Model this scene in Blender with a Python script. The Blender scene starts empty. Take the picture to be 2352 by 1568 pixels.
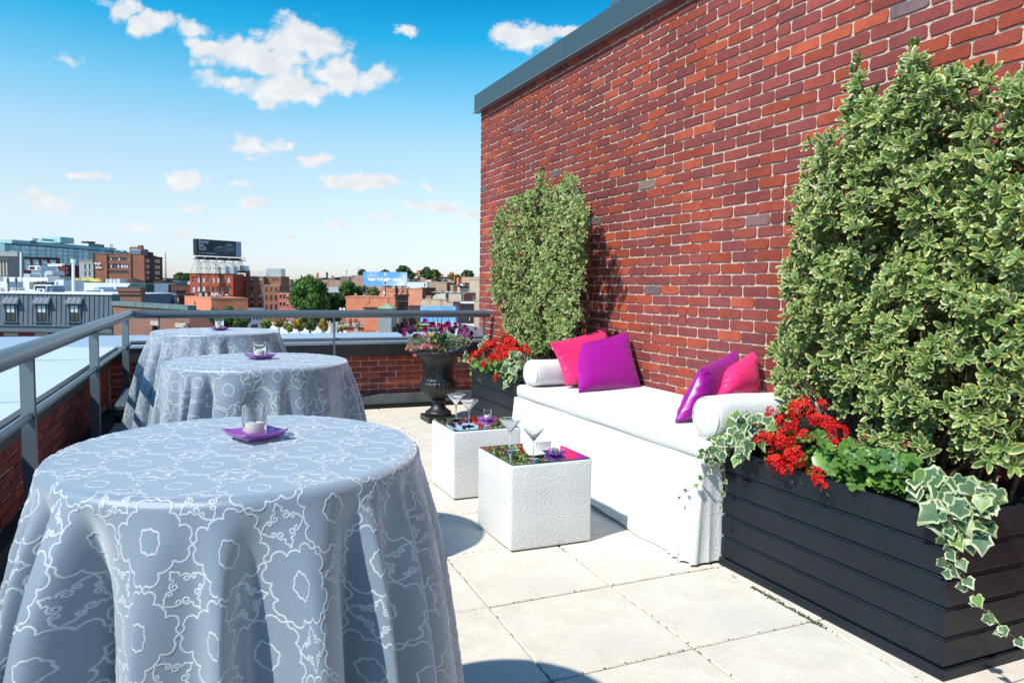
import bpy, math, random
import numpy as np
from mathutils import Matrix, Vector

# ------------------------------------------------------------------ camera, world, sun, exposure
R_CAM = Matrix(((0.91693865, 0.01650676, -0.39868664),
                (-0.39881747, 0.07037955, -0.91432562),
                (0.01296684, 0.9973837, 0.07111692)))
CAM = Vector((0.0, 0.0, 1.42))
F = 1714.86          # focal length for a picture 2352 wide
sc = bpy.context.scene
cd = bpy.data.cameras.new('camera'); cam = bpy.data.objects.new('camera', cd)
sc.collection.objects.link(cam)
cam.matrix_world = Matrix.Translation(CAM) @ R_CAM.to_4x4()
cd.sensor_width = 36.0; cd.lens = F / 2352 * 36; cd.clip_start = 0.05; cd.clip_end = 6000
cd.dof.use_dof = True; cd.dof.focus_distance = 5.2; cd.dof.aperture_fstop = 8.0
sc.camera = cam

def ray(u, v):
    return R_CAM @ Vector((u - 1176, 784 - v, -F))
def at(u, v, d):                 # the point seen at (u, v) that is d metres ahead of the camera
    return CAM + ray(u, v) * (d / F)
def atX(u, v, X):
    r = ray(u, v); return CAM + r * (X / r.x)
def atY(u, v, Y):
    r = ray(u, v); return CAM + r * (Y / r.y)
def atZ(u, v, z):
    r = ray(u, v); return CAM + r * ((z - CAM.z) / r.z)
def proj(p):
    c = R_CAM.transposed() @ (Vector(p) - CAM)
    return (1176 + c.x / -c.z * F, 784 - c.y / -c.z * F, -c.z)

SUN_EL = math.radians(49); SUN_H = Vector((0.94, 0.34)).normalized()      # heading of the light
sd = bpy.data.lights.new('sun', 'SUN'); sd.energy = 3.15; sd.angle = math.radians(1.0); sd.color = (1.0, 0.955, 0.88)
sun = bpy.data.objects.new('sun', sd); sc.collection.objects.link(sun)
ld = Vector((SUN_H.x * math.cos(SUN_EL), SUN_H.y * math.cos(SUN_EL), -math.sin(SUN_EL)))
sun.rotation_euler = ld.to_track_quat('-Z', 'Y').to_euler()
sc.view_settings.view_transform = 'Standard'; sc.view_settings.look = 'None'
sc.view_settings.gamma = 1; sc.view_settings.use_curve_mapping = False
sc.view_settings.exposure = 0.92

CLOUDS = [  # (u, v, half width, half height, strength)
    (600, 135, 160, 45, 1.0), (700, 90, 110, 50, 1.0), (640, 200, 110, 45, 1.0), (770, 160, 75, 50, 1.0),
    (860, 175, 65, 35, .85), (520, 195, 70, 20, .7), (480, 120, 60, 25, .8), (430, 78, 60, 22, .75), (345, 62, 48, 30, 1.0),
    (272, 20, 42, 24, .9), (1205, 85, 75, 38, 1.1), (1300, 75, 60, 18, .9), (585, 335, 62, 26, .95), (715, 364, 42, 15, .8), (650, 325, 30, 12, .5),
    (430, 412, 52, 24, .95), (185, 404, 40, 10, .8), (535, 418, 25, 10, .7), (830, 425, 100, 22, .85), (885, 418, 55, 17, .8),
    (975, 470, 85, 24, .9), (993, 427, 34, 13, .8), (440, 478, 34, 15, .7), (575, 470, 42, 15, .75), (780, 520, 48, 13, .6),
    (865, 507, 52, 11, .55), (880, 532, 26, 11, .55), (100, 470, 85, 26, .65), (325, 535, 60, 14, .6), (420, 535, 34, 14, .6),
    (1060, 490, 60, 16, .55), (940, 70, 26, 22, .5), (170, 135, 26, 16, .35), (520, 510, 30, 9, .5), (650, 541, 30, 7, .45)]

w = bpy.data.worlds.new('World'); sc.world = w; w.use_nodes = True
nt = w.node_tree; N = nt.nodes; L = nt.links; N.clear()
def nd(t, **k):
    n = N.new(t)
    for a, b in k.items(): setattr(n, a, b)
    return n
def mth(op, a, b=None, c=None, clamp=False):
    n = N.new('ShaderNodeMath'); n.operation = op; n.use_clamp = clamp
    for i, x in enumerate((a, b, c)):
        if x is None: continue
        if isinstance(x, (int, float)): n.inputs[i].default_value = x
        else: L.new(x, n.inputs[i])
    return n.outputs[0]
out = nd('ShaderNodeOutputWorld'); bg = nd('ShaderNodeBackground')
sky = nd('ShaderNodeTexSky', sky_type='NISHITA', sun_disc=False)
sky.sun_elevation = SUN_EL; sky.sun_rotation = math.atan2(-SUN_H.x, -SUN_H.y) % (2 * math.pi)
sky.air_density = 1.0; sky.dust_density = 0.6; sky.ozone_density = 2.0; sky.altitude = 50
tc = nd('ShaderNodeTexCoord'); sep = nd('ShaderNodeSeparateXYZ'); L.new(tc.outputs['Generated'], sep.inputs[0])
az = mth('ARCTAN2', sep.outputs[0], sep.outputs[1]); el = mth('ARCSINE', sep.outputs[2])
cmb = nd('ShaderNodeCombineXYZ'); L.new(az, cmb.inputs[0]); L.new(el, cmb.inputs[1])
P = cmb.outputs[0]
def noise(vec, scale, det, rough, stretch=(1, 1.6, 1)):
    m = nd('ShaderNodeMapping'); m.inputs['Scale'].default_value = stretch; L.new(vec, m.inputs[0])
    t = nd('ShaderNodeTexNoise'); t.inputs['Scale'].default_value = scale; t.inputs['Detail'].default_value = det
    t.inputs['Roughness'].default_value = rough; L.new(m.outputs[0], t.inputs['Vector']); return t.outputs['Fac']
wn = nd('ShaderNodeTexNoise'); wn.inputs['Scale'].default_value = 14; wn.inputs['Detail'].default_value = 7; wn.inputs['Roughness'].default_value = .6; L.new(P, wn.inputs['Vector'])
wv = nd('ShaderNodeVectorMath', operation='SUBTRACT'); L.new(wn.outputs['Color'], wv.inputs[0]); wv.inputs[1].default_value = (.5, .5, .5)
ww = nd('ShaderNodeVectorMath', operation='MULTIPLY_ADD'); L.new(wv.outputs[0], ww.inputs[0]); ww.inputs[1].default_value = (.085, .05, 0); L.new(P, ww.inputs[2]); PW = ww.outputs[0]
acc = None
for (u, v, hu, hv, s) in CLOUDS:
    d = ray(u, v).normalized(); a0 = math.atan2(d.x, d.y); e0 = math.asin(d.z)
    ra = hu / F; re = hv / F
    m = nd('ShaderNodeMapping'); m.vector_type = 'POINT'
    m.inputs['Location'].default_value = (-a0 / ra, -e0 / re, 0); m.inputs['Scale'].default_value = (1 / ra, 1 / re, 1)
    L.new(PW, m.inputs[0])
    ln = nd('ShaderNodeVectorMath', operation='LENGTH'); L.new(m.outputs[0], ln.inputs[0])
    val = mth('MULTIPLY_ADD', ln.outputs['Value'], -s, s)
    acc = val if acc is None else mth('MAXIMUM', acc, val)
n1 = noise(P, 19, 11, 0.60); n2 = noise(P, 75, 10, 0.66)
dens = mth('ADD', mth('MULTIPLY', acc, 1.2), mth('MULTIPLY_ADD', n1, 2.2, -1.16))
dens = mth('ADD', dens, mth('MULTIPLY_ADD', n2, 0.9, -0.40))
# keep cloud only where a blob is near
gate = mth('MULTIPLY_ADD', acc, 1.6, 1.0, clamp=True)
mask = nd('ShaderNodeMapRange', interpolation_type='SMOOTHSTEP'); L.new(dens, mask.inputs[0])
mask.inputs[1].default_value = 0.0; mask.inputs[2].default_value = 0.62; mask.inputs[4].default_value = 0.93
mk = mth('MULTIPLY', mask.outputs[0], gate)
# grading of the sky: a cyan leaning blue that pales towards the horizon
ramp = nd('ShaderNodeValToRGB'); L.new(mth('MULTIPLY', el, 1.0), ramp.inputs[0])
cr = ramp.color_ramp; cr.elements[0].position = 0.0; cr.elements[0].color = (0.82, 0.87, 1.13, 1)
cr.elements[1].position = 0.55; cr.elements[1].color = (0.04, 0.62, 0.95, 1)
for p_, c_ in ((.048, (.85, .862, 1.03)), (.105, (1.0, .94, .90)), (.18, (.98, 1.05, .98)), (.235, (.60, 1.06, 1.03)), (.31, (.08, .92, 1.04)), (.37, (.01, .66, .93))):
    e = cr.elements.new(p_); e.color = c_ + (1,)
gm = nd('ShaderNodeMixRGB', blend_type='MULTIPLY'); gm.inputs[0].default_value = 1.0
L.new(sky.outputs[0], gm.inputs[1]); L.new(ramp.outputs[0], gm.inputs[2])
SKY_K = 0.10
cm = nd('ShaderNodeMixRGB'); L.new(mk, cm.inputs[0]); L.new(gm.outputs[0], cm.inputs[1])
shade = nd('ShaderNodeMixRGB'); L.new(mth('MULTIPLY_ADD', noise(P, 34, 6, .6), 2.6, -0.9, clamp=True), shade.inputs[0])
shade.inputs[1].default_value = (0.41 / SKY_K, 0.425 / SKY_K, 0.445 / SKY_K, 1); shade.inputs[2].default_value = (0.53 / SKY_K, 0.525 / SKY_K, 0.515 / SKY_K, 1)
L.new(shade.outputs[0], cm.inputs[2]); L.new(cm.outputs[0], bg.inputs[0]); bg.inputs[1].default_value = SKY_K
L.new(bg.outputs[0], out.inputs[0])
w.cycles.sampling_method = 'MANUAL'; w.cycles.sample_map_resolution = 1024

# ------------------------------------------------------------------ helpers
COL = sc.collection
WM = {}                      # world matrices, since the script never waits for the depsgraph
def meta(o, label=None, cat=None, group=None, kind=None):
    if label: o['label'] = label
    if cat: o['category'] = cat
    if group: o['group'] = group
    if kind: o['kind'] = kind
    return o
def thing(name, label, cat, loc=(0, 0, 0), rot=0.0, group=None, kind=None):
    o = bpy.data.objects.new(name, None); COL.objects.link(o)
    M = Matrix.Translation(Vector(loc)) @ Matrix.Rotation(rot, 4, 'Z')
    o.matrix_basis = M; WM[o.name] = M; o.empty_display_size = 0.1
    return meta(o, label, cat, group, kind)
def put(o, parent, M):
    if parent is not None:
        o.parent = parent; o.matrix_basis = WM[parent.name].inverted() @ M
    else: o.matrix_basis = M
    WM[o.name] = M
def mesh_of(name, V, Fc, C=None, smooth=False, mats=(), mi=None, uv=None):
    me = bpy.data.meshes.new(name); me.from_pydata([tuple(p) for p in V], [], [tuple(f) for f in Fc])
    if C is not None:
        a = me.color_attributes.new('col', 'FLOAT_COLOR', 'POINT')
        a.data.foreach_set('color', np.asarray(C, dtype=np.float32).ravel())
    for m in mats: me.materials.append(m)
    if mi is not None: me.polygons.foreach_set('material_index', np.asarray(mi, dtype=np.int32))
    if smooth: me.polygons.foreach_set('use_smooth', np.ones(len(me.polygons), dtype=bool))
    me.update(); return me
def link(name, me, parent=None, M=None):
    o = bpy.data.objects.new(name, me); COL.objects.link(o); put(o, parent, M if M is not None else Matrix.Identity(4)); return o

class MB:
    def __init__(s, M=None): s.V = []; s.F = []; s.MI = []; s.M = M; s.m = 0
    def add(s, V, Fc, mi=None):
        n = len(s.V); M = s.M
        for p in V:
            p = Vector(p); s.V.append(M @ p if M is not None else p)
        for f in Fc: s.F.append(tuple(i + n for i in f)); s.MI.append(s.m if mi is None else mi)
        return s
    def box(s, x0, x1, y0, y1, z0, z1, mi=None):
        return s.add([(x0, y0, z0), (x1, y0, z0), (x1, y1, z0), (x0, y1, z0), (x0, y0, z1), (x1, y0, z1), (x1, y1, z1), (x0, y1, z1)],
                     [(0, 3, 2, 1), (4, 5, 6, 7), (0, 1, 5, 4), (1, 2, 6, 5), (2, 3, 7, 6), (3, 0, 4, 7)], mi)
    def quad(s, a, b, c, d, mi=None): return s.add([a, b, c, d], [(0, 1, 2, 3)], mi)
    def bevbox(s, x0, x1, y0, y1, z0, z1, b, mi=None):       # chamfered box
        V = []
        for (zz, ins) in ((z0, b), (z0 + b, 0), (z1 - b, 0), (z1, b)):
            i, j = ins, ins
            c = b if ins == 0 else 0
            if ins == 0: V += [(x0 + c, y0, zz), (x1 - c, y0, zz), (x1, y0 + c, zz), (x1, y1 - c, zz), (x1 - c, y1, zz), (x0 + c, y1, zz), (x0, y1 - c, zz), (x0, y0 + c, zz)]
            else: V += [(x0 + b, y0 + b, zz), (x1 - b, y0 + b, zz), (x1 - b, y0 + b, zz), (x1 - b, y1 - b, zz), (x1 - b, y1 - b, zz), (x0 + b, y1 - b, zz), (x0 + b, y1 - b, zz), (x0 + b, y0 + b, zz)]
        Fc = [(0, 6, 4, 2), (24, 26, 28, 30)]
        for r in range(3):
            for k in range(8):
                a, b2 = r * 8 + k, r * 8 + (k + 1) % 8
                Fc.append((a, b2, b2 + 8, a + 8))
        return s.add(V, Fc, mi)
    def tube(s, pts, r, n=8, cap=True, mi=None):
        pts = [Vector(p) for p in pts]; rs = r if isinstance(r, (list, tuple)) else [r] * len(pts)
        V = []; up = None
        for i, p in enumerate(pts):
            t = (pts[min(i + 1, len(pts) - 1)] - pts[max(i - 1, 0)]).normalized()
            if up is None: up = Vector((0, 0, 1)) if abs(t.z) < 0.9 else Vector((1, 0, 0))
            a = t.cross(up).normalized(); b = a.cross(t).normalized(); up = b
            for k in range(n):
                q = 2 * math.pi * k / n; V.append(p + (a * math.cos(q) + b * math.sin(q)) * rs[i])
        Fc = []
        for i in range(len(pts) - 1):
            for k in range(n):
                a, b = i * n + k, i * n + (k + 1) % n; Fc.append((a, b, b + n, a + n))
        if cap: Fc.append(tuple(range(n - 1, -1, -1))); Fc.append(tuple(range((len(pts) - 1) * n, len(pts) * n)))
        return s.add(V, Fc, mi)
    def lathe(s, prof, n=24, c=(0, 0, 0), mi=None, mod=None, closed=True):
        V = []
        for (r, z) in prof:
            for k in range(n):
                q = 2 * math.pi * k / n; rr = r * (mod(q, z) if mod else 1)
                V.append((c[0] + rr * math.cos(q), c[1] + rr * math.sin(q), c[2] + z))
        Fc = []
        for i in range(len(prof) - 1):
            for k in range(n):
                a, b = i * n + k, i * n + (k + 1) % n; Fc.append((a, b, b + n, a + n))
        if closed:
            if prof[0][0] > 1e-6: Fc.append(tuple(range(n - 1, -1, -1)))
            if prof[-1][0] > 1e-6: Fc.append(tuple(range((len(prof) - 1) * n, len(prof) * n)))
        return s.add(V, Fc, mi)
    def build(s, name, mat, parent=None, smooth=False, origin=None, M=None, kind=None, label=None, auto=None):
        mats = mat if isinstance(mat, (list, tuple)) else [mat]
        V = s.V
        if origin is not None and M is None:
            o0 = Vector(origin); V = [p - o0 for p in V]; M = Matrix.Translation(o0)
        me = mesh_of(name, V, s.F, None, smooth, mats, s.MI if len(mats) > 1 else None)
        o = link(name, me, parent, M)
        if auto:
            try: me.shade_auto_smooth(angle=math.radians(auto))
            except Exception:
                import numpy as _n
                me.polygons.foreach_set('use_smooth', np.ones(len(me.polygons), dtype=bool))
                try: me.set_sharp_from_angle(angle=math.radians(auto))
                except Exception: pass
        if kind: o['kind'] = kind
        if label: o['label'] = label
        return o
def sharp(me, deg):
    me.polygons.foreach_set('use_smooth', np.ones(len(me.polygons), dtype=bool)); me.set_sharp_from_angle(angle=math.radians(deg))

def join_inst(name, temps, mats4, pick, material, parent=None, kind='stuff', smooth=True):
    """one mesh out of many placed copies of small templates (V, F, C)"""
    VV = []; CC = []; FF = []; off = 0
    for ti, T in enumerate(temps):
        ids = [i for i, p in enumerate(pick) if p == ti]
        if not ids: continue
        V = np.asarray(T[0], dtype=np.float64); k = len(V); C = np.asarray(T[2], dtype=np.float32)
        M = np.array([mats4[i] for i in ids], dtype=np.float64)
        P_ = np.einsum('nij,kj->nki', M[:, :3, :3], V) + M[:, None, :3, 3]
        VV.append(P_.reshape(-1, 3)); CC.append(np.tile(C, (len(ids), 1)))
        for i in range(len(ids)):
            o_ = off + i * k; FF += [tuple(a + o_ for a in f) for f in T[1]]
        off += k * len(ids)
    if not VV: return None
    V = np.concatenate(VV); C = np.concatenate(CC)
    me = bpy.data.meshes.new(name); me.from_pydata(V.tolist(), [], FF)
    a = me.color_attributes.new('col', 'FLOAT_COLOR', 'POINT'); a.data.foreach_set('color', C.ravel())
    me.materials.append(material)
    if smooth: me.polygons.foreach_set('use_smooth', np.ones(len(me.polygons), dtype=bool))
    o = link(name, me, parent)
    if kind: o['kind'] = kind
    return o
def scatter_parts(name, temps, mats4, pick, material, parent, limit=300, rank=None, rest=None, smooth=True):
    """the largest `limit` copies become objects of their own that share mesh data, the others one stuff part"""
    n = len(mats4)
    if rank is None:
        def rk(M):
            u, v, d = proj((M[0][3], M[1][3], M[2][3]))
            inside = -20 < u < 2372 and -20 < v < 1588 and d > 0.2
            return (1 if inside else 0, -d)
        order = sorted(range(n), key=lambda i: rk(mats4[i]), reverse=True)
    else: order = sorted(range(n), key=lambda i: rank[i], reverse=True)
    mes = [mesh_of(name, T[0], T[1], T[2], smooth, [material]) for T in temps]
    own = order[:limit]
    for i in own: link(name, mes[pick[i]], parent, Matrix(mats4[i]))
    left = order[limit:]
    if left: join_inst(rest or ('other_' + name + 's'), temps, [mats4[i] for i in left], [pick[i] for i in left], material, parent, 'stuff', smooth)

# ------------------------------------------------------------------ materials
MATS = {}
def lin(c): return tuple(c) + (1,) if len(c) == 3 else tuple(c)
def mat(name, color, rough=0.7, metal=0.0, var=0.0, vscale=8.0, bump=0.0, bscale=60.0, spec=0.5, coat=0.0, coord='Object', trans=0.0, sheen=0.0, var2=None, v2scale=1.5, alpha=1.0):
    if name in MATS: return MATS[name]
    m = bpy.data.materials.new(name); m.use_nodes = True; t = m.node_tree; b = t.nodes['Principled BSDF']
    b.inputs['Base Color'].default_value = lin(color); b.inputs['Roughness'].default_value = rough; b.inputs['Metallic'].default_value = metal
    b.inputs['Specular IOR Level'].default_value = spec; b.inputs['Coat Weight'].default_value = coat
    b.inputs['Transmission Weight'].default_value = trans; b.inputs['Sheen Weight'].default_value = sheen
    c = t.nodes.new('ShaderNodeTexCoord'); o = c.outputs[coord]
    if var or var2:
        n = t.nodes.new('ShaderNodeTexNoise'); n.inputs['Scale'].default_value = vscale; n.inputs['Detail'].default_value = 6; n.inputs['Roughness'].default_value = 0.65
        t.links.new(o, n.inputs['Vector'])
        mr = t.nodes.new('ShaderNodeMapRange'); t.links.new(n.outputs['Fac'], mr.inputs[0]); mr.inputs[1].default_value = .3; mr.inputs[2].default_value = .7
        mr.inputs[3].default_value = 1 - var; mr.inputs[4].default_value = 1 + var
        mx = t.nodes.new('ShaderNodeVectorMath'); mx.operation = 'SCALE'; mx.inputs[0].default_value = color[:3]
        t.links.new(mr.outputs[0], mx.inputs['Scale'])
        res = mx.outputs[0]
        if var2:
            n2 = t.nodes.new('ShaderNodeTexNoise'); n2.inputs['Scale'].default_value = v2scale; n2.inputs['Detail'].default_value = 5; t.links.new(o, n2.inputs['Vector'])
            r2 = t.nodes.new('ShaderNodeMapRange'); t.links.new(n2.outputs['Fac'], r2.inputs[0]); r2.inputs[1].default_value = .52; r2.inputs[2].default_value = .68
            mm = t.nodes.new('ShaderNodeMixRGB'); t.links.new(r2.outputs[0], mm.inputs[0]); t.links.new(res, mm.inputs[1]); mm.inputs[2].default_value = lin(var2); res = mm.outputs[0]
        t.links.new(res, b.inputs['Base Color'])
    if bump:
        n = t.nodes.new('ShaderNodeTexNoise'); n.inputs['Scale'].default_value = bscale; n.inputs['Detail'].default_value = 5; t.links.new(o, n.inputs['Vector'])
        bp = t.nodes.new('ShaderNodeBump'); bp.inputs['Strength'].default_value = bump; bp.inputs['Distance'].default_value = 0.01
        t.links.new(n.outputs['Fac'], bp.inputs['Height']); t.links.new(bp.outputs[0], b.inputs['Normal'])
    MATS[name] = m; return m
def colmat(name, rough=0.75, var=0.15, vscale=40, bump=0.3, bscale=120, spec=0.4, tint=None):
    """takes its colour from the mesh's own colour attribute"""
    m = mat(name, (1, 1, 1), rough, spec=spec, bump=bump, bscale=bscale); t = m.node_tree; b = t.nodes['Principled BSDF']
    a = t.nodes.new('ShaderNodeAttribute'); a.attribute_name = 'col'
    c = t.nodes.new('ShaderNodeTexCoord'); n = t.nodes.new('ShaderNodeTexNoise'); n.inputs['Scale'].default_value = vscale; n.inputs['Detail'].default_value = 6
    n.inputs['Roughness'].default_value = .7
    g = t.nodes.new('ShaderNodeNewGeometry'); t.links.new(g.outputs['Position'], n.inputs['Vector'])
    mr = t.nodes.new('ShaderNodeMapRange'); t.links.new(n.outputs['Fac'], mr.inputs[0]); mr.inputs[1].default_value = .3; mr.inputs[2].default_value = .7
    mr.inputs[3].default_value = 1 - var; mr.inputs[4].default_value = 1 + var
    mx = t.nodes.new('ShaderNodeVectorMath'); mx.operation = 'SCALE'; t.links.new(a.outputs['Color'], mx.inputs[0]); t.links.new(mr.outputs[0], mx.inputs['Scale'])
    t.links.new(mx.outputs[0], b.inputs['Base Color']); return m
def brickmat(name, c1, c2, mortar, bw=0.22, bh=0.075, rough=0.85, ms=0.012, bias=0.0):
    """brickwork on far walls, laid out in the building's own (s, z) coordinates"""
    if name in MATS: return MATS[name]
    m = bpy.data.materials.new(name); m.use_nodes = True; t = m.node_tree; b = t.nodes['Principled BSDF']; b.inputs['Roughness'].default_value = rough
    b.inputs['Specular IOR Level'].default_value = 0.15
    c = t.nodes.new('ShaderNodeTexCoord'); sp = t.nodes.new('ShaderNodeSeparateXYZ'); t.links.new(c.outputs['Object'], sp.inputs[0])
    ad = t.nodes.new('ShaderNodeMath'); t.links.new(sp.outputs[0], ad.inputs[0]); t.links.new(sp.outputs[1], ad.inputs[1])
    cb = t.nodes.new('ShaderNodeCombineXYZ'); t.links.new(ad.outputs[0], cb.inputs[0]); t.links.new(sp.outputs[2], cb.inputs[1])
    br = t.nodes.new('ShaderNodeTexBrick'); t.links.new(cb.outputs[0], br.inputs['Vector']); br.inputs['Scale'].default_value = 1
    br.inputs['Color1'].default_value = lin(c1); br.inputs['Color2'].default_value = lin(c2); br.inputs['Mortar'].default_value = lin(mortar)
    br.inputs['Brick Width'].default_value = bw; br.inputs['Row Height'].default_value = bh; br.inputs['Mortar Size'].default_value = ms; br.inputs['Bias'].default_value = bias
    n = t.nodes.new('ShaderNodeTexNoise'); n.inputs['Scale'].default_value = 0.35; n.inputs['Detail'].default_value = 8; n.inputs['Roughness'].default_value = .7
    t.links.new(c.outputs['Object'], n.inputs['Vector'])
    mr = t.nodes.new('ShaderNodeMapRange'); t.links.new(n.outputs['Fac'], mr.inputs[0]); mr.inputs[1].default_value = .3; mr.inputs[2].default_value = .7
    mr.inputs[3].default_value = .78; mr.inputs[4].default_value = 1.18
    mx = t.nodes.new('ShaderNodeVectorMath'); mx.operation = 'SCALE'; t.links.new(br.outputs['Color'], mx.inputs[0]); t.links.new(mr.outputs[0], mx.inputs['Scale'])
    t.links.new(mx.outputs[0], b.inputs['Base Color']); MATS[name] = m; return m
rnd = random.Random(7)
# ------------------------------------------------------------------ materials of the terrace
M_paver = mat('paver_concrete', (0.66, 0.60, 0.505), 0.85, var=0.13, vscale=5, bump=0.35, bscale=180, var2=(0.60, 0.55, 0.475), v2scale=2.3, spec=.25)
t = M_paver.node_tree; b = t.nodes['Principled BSDF']
src = b.inputs['Base Color'].links[0].from_socket
g = t.nodes.new('ShaderNodeNewGeometry')
vo = t.nodes.new('ShaderNodeTexNoise'); vo.inputs['Scale'].default_value = 240; vo.inputs['Detail'].default_value = 2; t.links.new(g.outputs['Position'], vo.inputs['Vector'])
mr = t.nodes.new('ShaderNodeMapRange'); t.links.new(vo.outputs['Fac'], mr.inputs[0]); mr.inputs[1].default_value = .64; mr.inputs[2].default_value = .72
mx = t.nodes.new('ShaderNodeMixRGB'); t.links.new(mr.outputs[0], mx.inputs[0]); t.links.new(src, mx.inputs[1]); mx.inputs[2].default_value = (0.22, 0.17, 0.12, 1); t.links.new(mx.outputs[0], b.inputs['Base Color'])
M_joint = mat('joint_dirt', (0.075, 0.075, 0.05), 1.0, var=0.5, vscale=60)
M_mortar = mat('mortar', (0.56, 0.44, 0.355), 0.95, var=0.14, vscale=30, bump=1.0, bscale=90, spec=.1)
M_brick = colmat('brick_faces', 0.85, 0.16, 35, 0.5, 140, spec=.2)
t = M_brick.node_tree; b = t.nodes['Principled BSDF']; src = b.inputs['Base Color'].links[0].from_socket; gg = t.nodes.new('ShaderNodeNewGeometry')
for (sc_, lo_, hi_, mpz) in ((1.1, .95, 1.30, .45), (5.0, .9, 1.08, 1.6)):
    mp = t.nodes.new('ShaderNodeMapping'); mp.inputs['Scale'].default_value = (1, 1, mpz); t.links.new(gg.outputs['Position'], mp.inputs[0])
    n_ = t.nodes.new('ShaderNodeTexNoise'); n_.inputs['Scale'].default_value = sc_; n_.inputs['Detail'].default_value = 7; t.links.new(mp.outputs[0], n_.inputs['Vector'])
    mr_ = t.nodes.new('ShaderNodeMapRange'); t.links.new(n_.outputs['Fac'], mr_.inputs[0]); mr_.inputs[1].default_value = .35; mr_.inputs[2].default_value = .65; mr_.inputs[3].default_value = lo_; mr_.inputs[4].default_value = hi_
    vm = t.nodes.new('ShaderNodeVectorMath'); vm.operation = 'SCALE'; t.links.new(src, vm.inputs[0]); t.links.new(mr_.outputs[0], vm.inputs['Scale']); src = vm.outputs[0]
t.links.new(src, b.inputs['Base Color'])
M_steel = mat('painted_steel', (0.12, 0.157, 0.182), 0.30, 0.35, var=0.05, vscale=14, bump=0.05, bscale=200)
M_coping = mat('coping_metal', (0.46, 0.55, 0.62), 0.36, 0.35, var=0.06, vscale=2.5, bump=0.08, bscale=5)
M_bronze = mat('dark_bronze_metal', (0.045, 0.042, 0.040), 0.5, 0.3, var=.2, vscale=6)
M_fascia = mat('slate_metal', (0.050, 0.088, 0.105), 0.5, 0.2, var=0.04, vscale=3)
M_ledge = mat('weathered_flashing', (0.11, 0.13, 0.145), 0.5, 0.5, var=.35, vscale=7)
M_black = mat('black_membrane', (0.018, 0.019, 0.021), 0.8, var=.3)
M_wood = mat('trellis_wood', (0.20, 0.062, 0.035), 0.6, var=0.3, vscale=20)

# ------------------------------------------------------------------ ground, terrace floor
mb = MB(); mb.quad((-3500, -300, -24), (3500, -300, -24), (3500, 5500, -24), (-3500, 5500, -24))
mb.build('ground', mat('city_ground', (0.16, 0.155, 0.15), 0.95, var=.3, vscale=.05), kind='structure')
fl = MB().box(-0.95, 3.42, -2.2, 8.56, -0.30, -0.035).build('terrace_floor', M_joint, kind='structure')
def seamX(k, Y): return 1.215 + 0.636 * k + 0.03 * (Y - 3)
def seamY(j, X): return 3.015 + 0.667 * j + 0.012 * (X - 1.8)
for j in range(-7, 9):
    for k in range(-4, 4):
        g2 = 0.0048
        c = [(seamX(k, seamY(j, 1)), 0), (seamX(k + 1, seamY(j, 1)), 0), (seamX(k + 1, seamY(j + 1, 1)), 1), (seamX(k, seamY(j + 1, 1)), 1)]
        P4 = []
        for (x, top), (sx, sy) in zip(c, ((1, 1), (-1, 1), (-1, -1), (1, -1))):
            P4.append([min(max(x + sx * g2, -0.85), 3.41), min(seamY(j + top, x) + sy * g2, 8.52)])
        if P4[1][0] - P4[0][0] < 0.05 or P4[2][1] - P4[1][1] < 0.05: continue
        dz = rnd.uniform(-.0016, .0016); tl = rnd.uniform(-.001, .001)
        cx = sum(p[0] for p in P4) / 4; cy = sum(p[1] for p in P4) / 4
        V = [(x - cx, y - cy, -0.03) for x, y in P4]
        V += [(x - cx, y - cy, -0.005 + dz) for x, y in P4]
        V += [(x - cx - sx * -0.005, y - cy + sy * 0.005, dz + tl * sx) for (x, y), (sx, sy) in zip(P4, ((1, 1), (-1, 1), (-1, -1), (1, -1)))]
        Fc = [(i, (i + 1) % 4, (i + 1) % 4 + 4, i + 4) for i in range(4)] + [(i + 4, (i + 1) % 4 + 4, (i + 1) % 4 + 8, i + 8) for i in range(4)] + [(8, 9, 10, 11)]
        link('paver', mesh_of('paver', V, Fc, None, False, [M_paver]), fl, Matrix.Translation((cx, cy, 0)))
# moss tufts and grit in the joints
V = []; Fc = []
rm = random.Random(3)
def tuft(x, y, s):
    n = len(V); a = rm.uniform(0, 6.28)
    for q in range(3):
        V.append((x + math.cos(a + q * 2.1) * s, y + math.sin(a + q * 2.1) * s, 0.0 + rm.uniform(-.002, .002)))
    V.append((x, y, s * rm.uniform(.5, 1.1))); Fc.extend([(n, n + 1, n + 3), (n + 1, n + 2, n + 3), (n + 2, n, n + 3)])
for i in range(1500):
    if rm.random() < .5:
        k = rm.randint(-1, 2); y = rm.uniform(1.3, 8.4); tuft(seamX(k, y) + rm.gauss(0, .0035), y, rm.uniform(.002, .0055))
    else:
        j = rm.randint(-3, 7); x = rm.uniform(.6, 2.5); tuft(x, seamY(j, x) + rm.gauss(0, .0035), rm.uniform(.002, .0055))
for i in range(260):
    y = rm.uniform(2.28, 2.75); tuft(seamX(2, y) - .004 + rm.gauss(0, .007), y, rm.uniform(.003, .008))
me = mesh_of('moss', V, Fc, None, False, [mat('moss', (0.075, 0.085, 0.035), 1, var=.5, vscale=90)])
o = link('moss', me, fl); o['kind'] = 'stuff'

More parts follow.
